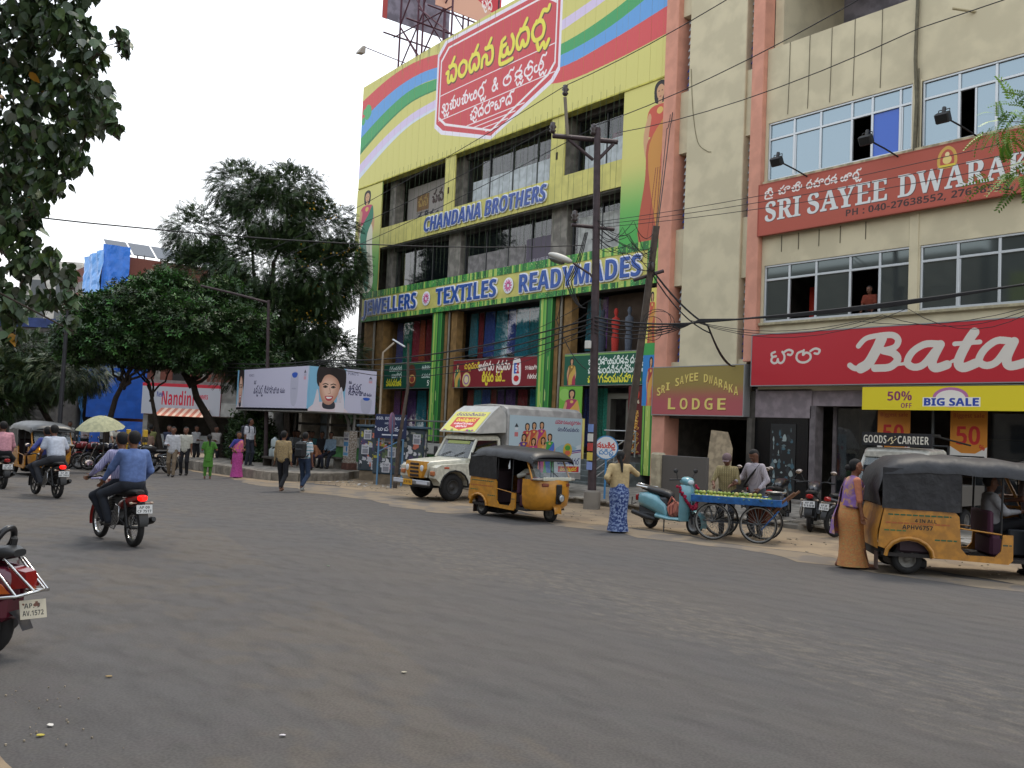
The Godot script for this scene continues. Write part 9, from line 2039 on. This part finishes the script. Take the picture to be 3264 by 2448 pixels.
func crown(parent: Node, called: String, mesh: ArrayMesh, m: Material, blobs: Array, n: int, size: float, tint: Array, shell := 0.45) -> void:
	# leaves through the volume of overlapping lobes, thicker near their outside
	var mm := MultiMesh.new(); mm.transform_format = MultiMesh.TRANSFORM_3D; mm.use_colors = true; mm.mesh = mesh; mm.instance_count = n
	var tot := 0.0
	for q in blobs: tot += q[1].x * q[1].y
	var i := 0; var bi := 0
	while i < n:
		var q = blobs[bi % blobs.size()]; bi += 1
		var cnt := int(ceil(n * (q[1].x * q[1].y) / tot))
		for k in cnt:
			if i >= n: break
			var d := V(rng.randfn(), rng.randfn(), rng.randfn()).normalized(); var rr := pow(R(shell * shell, 1.0), 0.5)
			rr *= 1.0 + 0.22 * sin(d.x * 7.0 + q[0].x) * sin(d.y * 6.0 + q[0].y) * sin(d.z * 7.0)
			var p: Vector3 = q[0] + d * q[1] * rr
			var out := (d + V(R(-0.7, 0.7), R(-0.9, 0.2), R(-0.7, 0.7))).normalized()
			var bas := Basis.looking_at(out, Vector3.UP if absf(out.y) < 0.9 else Vector3.RIGHT) * Basis(Vector3.UP, PI / 2 if mesh.get_meta("x", true) else 0.0) * Basis(Vector3.RIGHT, R(-0.8, 0.8))
			mm.set_instance_transform(i, Transform3D(bas.scaled(Vector3.ONE * size * R(0.7, 1.25)), p))
			var tc := Color(tint[rng.randi() % tint.size()]).srgb_to_linear() * 2.2; tc.a = 1.0; mm.set_instance_color(i, tc); i += 1
	var o := MultiMeshInstance3D.new(); o.multimesh = mm; o.material_override = m; o.name = called; o.set_meta("kind", "stuff"); parent.add_child(o, true)
func limb(b: B, a: Vector3, e: Vector3, r0: float, r1: float, wob := 0.2) -> void:
	var L := []; var rr := []; var n := 6
	for i in n + 1:
		var t := float(i) / n; L.append(a.lerp(e, t) + V(R(-wob, wob), R(-wob, wob) * 0.5, R(-wob, wob)) * sin(t * PI)); rr.append(lerpf(r0, r1, t))
	b.tube(L, rr, 8)
func tree(label: String, at: Vector3, blobs: Array, trunk: Array, n: int, size: float, kind: String, tint: Array, r0 := 0.22, group := "", bark := "#3a3028") -> Node3D:
	var o := thing("street_tree", label, "tree", at, 0.0, group); var b := B.new(); var bm := M(bark, 0.95, 0.0, 0.4, 0.7, "bark:n:6")
	var rr := []
	for i in trunk.size(): rr.append(lerpf(r0, r0 * 0.55, float(i) / (trunk.size() - 1)))
	b.tube(trunk, rr, 9); obj("trunk", b, bm, o)
	var top: Vector3 = trunk[-1]; b = B.new()
	for q in blobs:
		var m: Vector3 = top.lerp(q[0], 0.45) + V(R(-0.3, 0.3), 0.0, R(-0.3, 0.3)); limb(b, top - V(0, R(0, 0.5), 0), m, r0 * 0.42, r0 * 0.26); limb(b, m, q[0], r0 * 0.26, 0.02)
		for k in 3: limb(b, q[0].lerp(m, 0.3), q[0] + V(R(-0.8, 0.8), R(-0.3, 0.7), R(-0.8, 0.8)) * q[1], 0.035, 0.008, 0.1)
	obj("limbs", b, bm, o)
	crown(o, "crown", leaf_mesh(kind), leaf_mat("#ffffff"), blobs, n, size, tint); return o

func trees() -> void:
	rng.seed = 101
	var dk := ["#16240f", "#1c2c12", "#121d0d", "#233417", "#1a2611", "#2b3a1c"]; var md := ["#1d3314", "#27401a", "#16270f", "#335022", "#20361a"]
	# big feathery tree behind the shelter
	var L := []
	for q in [[0, 9.6, 0, 3.2, 2.0, 3.2], [-2.0, 9.0, 2.4, 2.2, 1.8, 2.2], [-2.4, 11.2, 3.0, 1.6, 1.4, 1.6], [1.8, 9.4, -2.0, 2.2, 1.9, 2.2], [0.2, 12.4, 0, 2.6, 1.8, 2.6], [-0.9, 13.6, 1.3, 1.7, 1.3, 1.7], [0.9, 13.6, -0.6, 1.7, 1.2, 1.7], [1.9, 11.6, -1.8, 1.9, 1.5, 1.9], [2.6, 10.0, -2.8, 1.2, 1.1, 1.2], [0.2, 7.4, 0.2, 2.6, 1.3, 2.4], [1.4, 6.6, -1.4, 1.8, 1.1, 1.6], [-1.4, 7.0, 1.8, 1.9, 1.1, 1.9], [1.8, 8.2, -2.2, 1.5, 1.0, 1.4], [0.6, 5.4, -0.8, 2.0, 1.2, 1.8], [-1.2, 5.6, 1.2, 1.8, 1.2, 1.8]]: L.append([V(q[0], q[1], q[2]), V(q[3], q[4], q[5])])
	var o := tree("big feathery rain tree rising behind the bus shelter", gp(-43.8, -18.4), L, [V(0, -0.2, 0), V(0.1, 2, 0), V(-0.2, 4, 0.2), V(0, 5.6, 0)], 30000, 0.34, "spray", dk + ["#2f3d1e", "#1f2f16"], 0.34)
	var fl := B.new()
	for i in 110:
		var q = L[[3, 7, 8, 10, 12, 12][i % 6]]; var d := V(R(0, 1), R(0, 1), R(-0.3, 1)).normalized(); fl.ell(q[0] + d * q[1] * R(0.8, 1.05), Vector3.ONE * 0.045, Basis(), 5, 3)
	var fo := obj("yellow_blossom", fl, M("#a8831c", 0.8), o); fo.set_meta("kind", "stuff")
	var Lk := []
	for q in [[0, 4.6, 0, 2.4, 1.6, 2.0], [1.6, 5.4, -1.6, 2.0, 1.6, 1.8], [-1.8, 5.0, 1.4, 2.2, 1.5, 2.0], [2.2, 3.6, -2.6, 1.4, 1.2, 1.4], [0.6, 6.8, -0.6, 2.0, 1.4, 1.8], [-2.0, 6.8, 1.8, 1.9, 1.3, 1.9]]: Lk.append([V(q[0], q[1], q[2]), V(q[3], q[4], q[5])])
	tree("dark tree filling the gap below the big crown behind the shelter", gp(-44.4, -20.0), Lk, [V(0, -0.2, 0), V(0.2, 1.5, 0), V(0, 3.4, 0)], 8000, 0.36, "spray", dk, 0.2)
	# street trees in front of the sweet shop
	var Lf := []
	for q in [[0, 5.4, 0, 2.4, 1.2, 2.2], [1.6, 6.2, -1.2, 2.0, 1.2, 1.8], [-1.6, 5.6, 1.2, 2.0, 1.0, 1.8], [0.4, 7.0, -0.2, 1.8, 1.0, 1.8], [1.8, 4.9, -2.0, 1.6, 0.9, 1.6], [-2.4, 4.9, 1.4, 1.5, 0.7, 1.5], [0.6, 7.7, -1.0, 1.3, 0.8, 1.3], [-1.4, 6.6, 1.2, 1.4, 0.8, 1.4]]: Lf.append([V(q[0], q[1], q[2]), V(q[3], q[4], q[5])])
	tree("broad leaved street tree with pale leaf tips before the sweet shop", gp(-41.4, -11.5), Lf, [V(-1.2, -0.2, 0.6), V(-1.1, 1.4, 0.6), V(-0.8, 2.8, 0.4), V(-0.3, 3.6, 0.2)], 13000, 0.2, "broad", dk + md + ["#3b6030"], 0.16, "street trees")
	var Lg := []
	for q in [[0, 5.2, 0, 2.2, 0.9, 2.0], [-2.0, 5.5, 1.4, 2.0, 0.8, 1.8], [1.6, 5.4, -1.2, 1.8, 0.9, 1.8], [-0.6, 6.2, 0.4, 1.6, 0.7, 1.5]]: Lg.append([V(q[0], q[1], q[2]), V(q[3], q[4], q[5])])
	tree("dark street tree with a thin leaning trunk in front of the shop sign", gp(-41.6, -12.4), Lg, [V(0.6, -0.2, -0.6), V(0.3, 1.4, -0.3), V(-0.1, 3.2, 0)], 6000, 0.34, "spray", dk, 0.13, "street trees")
	tree("dark street tree left of the shelter with a forked curving trunk", gp(-41.6, -14.2), Lf, [V(1.6, -0.2, -1.2), V(0.9, 1.6, -0.8), V(0.0, 3.0, -0.2), V(-0.2, 3.9, 0)], 7000, 0.22, "broad", dk + md, 0.22, "street trees")
	var Lh := []
	for q in [[0, 3.8, 0, 2.6, 1.3, 2.6], [-1.8, 4.4, 1.4, 2.4, 1.2, 2.4], [1.6, 4.2, -1.6, 2.2, 1.2, 2.2], [0.4, 2.5, 1.6, 2.0, 1.0, 2.0], [-0.4, 5.2, 0, 1.8, 0.8, 1.8], [-2.6, 2.8, 2.4, 2.0, 1.4, 2.0]]: Lh.append([V(q[0], q[1], q[2]), V(q[3], q[4], q[5])])
	tree("dense dark tree in front of the shuttered building", gp(-50.5, -9.0), Lh, [V(0.6, -0.2, -1.4), V(0.5, 1.6, -1.2), V(0, 3.2, -0.3)], 9000, 0.4, "spray", dk + ["#343a1c"], 0.2)
	tree("dark bushy tree between the tarpaulin and the shuttered building", gp(-56.0, -7.5), Lh, [V(0.6, -0.2, -1.4), V(0.5, 1.6, -1.2), V(0, 3.2, -0.3)], 5000, 0.44, "spray", dk, 0.2)
	var Li := []
	for q in [[0, 10.2, 0, 1.8, 0.9, 1.8], [1.2, 9.6, -1, 1.4, 0.8, 1.4], [-1.2, 9.8, 1.0, 1.4, 0.7, 1.4]]: Li.append([V(q[0], q[1], q[2]), V(q[3], q[4], q[5])])
	tree("distant treetop showing above the shuttered building", gp(-84, -13.0), Li, [V(0, -0.2, 0), V(0, 5, 0), V(0.2, 9.0, 0)], 1400, 0.5, "spray", md, 0.2)
	# hedge and climbing green beside the shelter
	var Lj := []
	for i in 6: Lj.append([V(-0.6 * i, 1.0 + 0.3 * sin(i * 2.0), 0.25 * sin(i)), V(0.7, 1.1, 0.6)])
	tree("dark hedge beside the shelter behind the girl in green", gp(-36.2, -15.3, 0.2), Lj, [V(-1.5, 0, 0), V(-1.5, 0.5, 0), V(-1.5, 1.0, 0)], 2600, 0.2, "broad", dk, 0.06)
	near_tree()
	right_branch()

func near_tree() -> void:
	# heart leaved tree overhead on the left, trunk outside the frame
	rng.seed = 202
	var o := thing("heart_leaf_tree", "near tree with large heart shaped leaves hanging in from the left", "tree", gp(-8.6, 1.6))
	var bm := M("#4a4038", 0.95, 0.0, 0.4, 0.7, "bark:n:6"); var b := B.new()
	b.tube([V(0, -0.2, 0), V(0.1, 1.5, 0.1), V(0, 3.0, 0), V(-0.2, 4.4, -0.1), V(-0.1, 6.2, -0.3)], [0.3, 0.26, 0.22, 0.18, 0.1], 10); obj("trunk", b, bm, o)
	# lobes: [x, y, z, radius] in world metres
	var lobes := NT
	b = B.new()
	var prev := V(-0.1, 4.0, -0.15)
	for n in lobes.size():
		var q = lobes[n]; var e := V(q[0] + 8.6, q[1], q[2] - 1.6)
		if n % 7 == 3: limb(b, V(-0.1, clampf(q[1] + 1.0, 4.4, 6.0), -0.2), e, 0.022, 0.006, 0.25)
		elif n > 0:
			var bd := 9.0
			for m in n:
				var w := V(lobes[m][0] + 8.6, lobes[m][1], lobes[m][2] - 1.6)
				if w.distance_to(e) < bd: bd = w.distance_to(e); prev = w
			limb(b, prev, e, 0.008, 0.003, 0.08)
		for k in 2: limb(b, e, e + V(R(-1, 1), R(-1, 0.4), R(-1, 1)) * q[3] * 0.9, 0.004, 0.0015, 0.05)
	obj("limbs", b, bm, o)
	var lm := leaf_mesh("heart"); var tones := [leaf_mat2("#34482a"), leaf_mat2("#3f5630"), leaf_mat2("#2a3c22"), leaf_mat2("#4c6030"), leaf_mat2("#565c50"), leaf_mat2("#b3832a")]
	var X := []
	for q in lobes:
		var n := int(3400 * q[3] * q[3] * (0.9 if q[3] < 0.2 else 1.0)) + 6
		for k in n:
			var d := V(rng.randfn(), rng.randfn(), rng.randfn()).normalized() * pow(R(0.02, 1.0), 0.4); X.append([V(q[0], q[1], q[2]) + d * q[3]])
	# the three hundred nearest the camera's view are single leaves, the rest one mass
	var order := []
	for i in X.size():
		var p: Vector3 = X[i][0]; order.append([p.distance_to(V(0, 1.93, 0)), i])
	order.sort()
	var pick := {}
	for i in mini(300, order.size()): pick[order[i][1]] = true
	var mm := MultiMesh.new(); mm.transform_format = MultiMesh.TRANSFORM_3D; mm.use_colors = true; mm.mesh = lm; mm.instance_count = X.size() - pick.size(); var c := 0
	var g0 := V(-8.6, gy(-8.6, 1.6), 1.6)
	for i in X.size():
		var bas := Basis(Vector3.UP, R(0, TAU)) * Basis(Vector3.RIGHT, R(-0.9, 0.9)) * Basis(Vector3.BACK, R(-0.7, 0.7)); var s := R(0.06, 0.1)
		var tr := Transform3D(bas.scaled(Vector3.ONE * s), X[i][0] - g0)
		var t: int = [0, 0, 1, 1, 2, 2, 3, 4][rng.randi() % 8] if R(0, 1) > 0.004 else 5
		if pick.has(i):
			var lf := put("leaf", lm, tones[t], o); lf.transform = tr
		else:
			mm.set_instance_transform(c, tr); mm.set_instance_color(c, Color(["#34482a", "#3f5630", "#2a3c22", "#4c6030", "#565c50", "#b3832a"][t]).srgb_to_linear()); c += 1
	var mo := MultiMeshInstance3D.new(); mo.multimesh = mm; mo.material_override = leaf_mat("#ffffff"); mo.name = "foliage"; mo.set_meta("kind", "stuff"); o.add_child(mo, true)
func leaf_mat2(hex: String) -> StandardMaterial3D:
	var key := "leaf2" + hex
	if mats.has(key): return mats[key]
	var m := StandardMaterial3D.new(); m.albedo_color = Color(hex); m.roughness = 0.4; m.cull_mode = BaseMaterial3D.CULL_DISABLED; m.backlight_enabled = true; m.backlight = Color(hex) * 0.4; mats[key] = m; return m
func right_branch() -> void:
	rng.seed = 303
	var o := thing("feathery_branch_tree", "bright green feathery branch reaching in at the right edge", "tree", gp(-1.2, -7.6)); var bm := M("#4a4038", 0.95, 0.0, 0.4, 0.7); var b := B.new()
	b.tube([V(0, -0.2, 0), V(0.1, 2, 0), V(0, 4.6, 0)], [0.16, 0.13, 0.07], 8); obj("trunk", b, bm, o)
	b = B.new(); var tips := [V(-1.8, 4.42, 0.45), V(-1.98, 4.36, 0.5), V(-1.6, 4.5, 0.4), V(-1.75, 4.0, 0.45), V(-1.9, 3.94, 0.5), V(-1.6, 3.9, 0.4), V(-1.2, 4.6, 0), V(-1.1, 3.8, 0.3), V(-0.6, 4.9, 0.3), V(0.6, 5.0, -0.5), V(0.5, 4.4, 0.8)]
	for t in tips: limb(b, V(0, 3.9 + R(0, 0.7), 0), t, 0.014, 0.003, 0.08)
	obj("limbs", b, bm, o)
	var L := []
	for t in tips: L.append([t, V(0.22, 0.12, 0.22)])
	crown(o, "crown", leaf_mesh("spray"), leaf_mat("#ffffff"), L, 300, 0.16, ["#4a661c", "#587424", "#3a5a1a", "#66783a"], 0.1)
	# the rest of its crown stands outside the frame to the right
	var C := []
	for q in [[2.6, 5.6, -0.6, 2.2], [3.6, 7.2, 1.2, 2.4], [4.6, 5.8, -1.6, 2.2], [5.6, 7.0, 0.6, 2.4], [3.4, 6.4, 3.4, 2.4], [6.4, 5.8, 2.8, 2.2]]: C.append([V(q[0], q[1], q[2]), V(q[3], q[3] * 0.6, q[3])])
	crown(o, "crown", leaf_mesh("spray"), leaf_mat("#ffffff"), C, 3600, 0.34, ["#2c4420", "#35502a"])

func small_things() -> void:
	rng.seed = 404
	# scraps of litter on the road and verge
	for q in [[710, "pale green paper scrap in the middle of the road", -11.52, -5.93, "#8fae8a"], [0, "white paper scrap near the bottom of the picture", -5.39, -2.53, "#c9c3c6"], [0, "crumpled beige wrapper right of centre on the road", -6.27, -3.93, "#a8a08c"], [0, "white chip of litter in the lower left", -6.33, -1.41, "#c4c0b8"], [0, "yellow leaf litter in the lower left corner", -6.16, -1.32, "#a89a3a"], [0, "dry leaf by the maroon scooter", -7.3, -2.0, "#8a7448"]]:
		var b := B.new(); var p := PackedVector2Array()
		for j in 6: p.append(Vector2(cos(TAU * j / 6), sin(TAU * j / 6)) * R(0.014, 0.03))
		b.ext(p, -0.002, 0.002, Transform3D(Basis(Vector3.RIGHT, -PI / 2 + R(-0.2, 0.2)), Vector3())); var o := obj("litter_scrap", b, M(q[4], 0.8)); o.position = gp(q[2], q[3], 0.012); o.rotation.y = R(0, 6); tag(o, q[1], "litter", "litter")
	var rb := B.new()
	for i in 220:
		var x := R(-29, -3); var z := R(-15.6, -13.9); rb.box(gp(x, z, 0.012), Vector3(R(0.012, 0.045), R(0.01, 0.02), R(0.012, 0.045)), 0.0, Basis(Vector3.UP, R(0, 3)) * Basis(Vector3.RIGHT, R(-0.5, 0.5)))
	for i in 160:
		rb.box(gp(R(-7.4, -4.5), R(-1.7, 0.4), 0.008), Vector3.ONE * R(0.004, 0.011), 0.0, Basis(Vector3.UP, R(0, 3)))
	var o := obj("gravel", rb, W("#9a8e7a", 0.4, 3.0)); o.set_meta("kind", "stuff"); tag(o, "stones and crumbs of rubble scattered on the sandy verge", "gravel")
	var pb := B.new()
	for i in 60: pb.box(gp(R(-30.2, -25.5), R(-15.9, -14.6), 0.015), Vector3(R(0.03, 0.14), 0.006, R(0.03, 0.1)), 0.0, Basis(Vector3.UP, R(0, 3)) * Basis(Vector3.RIGHT, R(-0.3, 0.3)))
	o = obj("paper_litter", pb, M("#b3aea6", 0.9)); o.set_meta("kind", "stuff"); tag(o, "torn poster scraps lying below the utility cabinets", "litter")
const NT := [[-9.07, 5.31, -1.44, 0.29], [-8.63, 5.24, -1.69, 0.24], [-8.32, 4.97, -1.78, 0.16], [-9.30, 4.93, -1.50, 0.32], [-8.63, 4.72, -1.72, 0.25], [-8.15, 4.63, -1.85, 0.13], [-9.33, 4.42, -1.50, 0.29], [-8.69, 4.28, -1.69, 0.22], [-8.31, 4.41, -1.83, 0.16], [-8.02, 4.43, -1.88, 0.10], [-9.14, 3.95, -1.46, 0.24], [-8.74, 3.96, -1.65, 0.17], [-8.39, 4.05, -1.76, 0.11], [-7.94, 5.06, -1.93, 0.06], [-7.92, 4.96, -1.97, 0.05], [-8.94, 3.50, -1.42, 0.22], [-8.84, 3.67, -1.54, 0.12], [-8.87, 3.23, -1.54, 0.19], [-8.53, 3.20, -1.65, 0.13], [-8.34, 3.08, -1.74, 0.10], [-8.96, 2.86, -1.45, 0.18], [-8.67, 2.90, -1.66, 0.11], [-8.33, 2.89, -1.77, 0.08], [-8.95, 2.58, -1.48, 0.10], [-8.32, 2.69, -1.80, 0.06], [-7.97, 4.32, -1.95, 0.06], [-9.60, 5.20, -1.09, 0.34], [-9.87, 4.59, -1.12, 0.39], [-9.62, 3.82, -1.18, 0.34], [-9.63, 3.14, -1.22, 0.29], [-9.06, 5.80, -1.41, 0.33], [-8.57, 5.65, -1.72, 0.20], [-9.87, 6.05, -0.99, 0.43], [-10.42, 4.89, -0.72, 0.49], [-10.46, 3.92, -0.75, 0.44]]
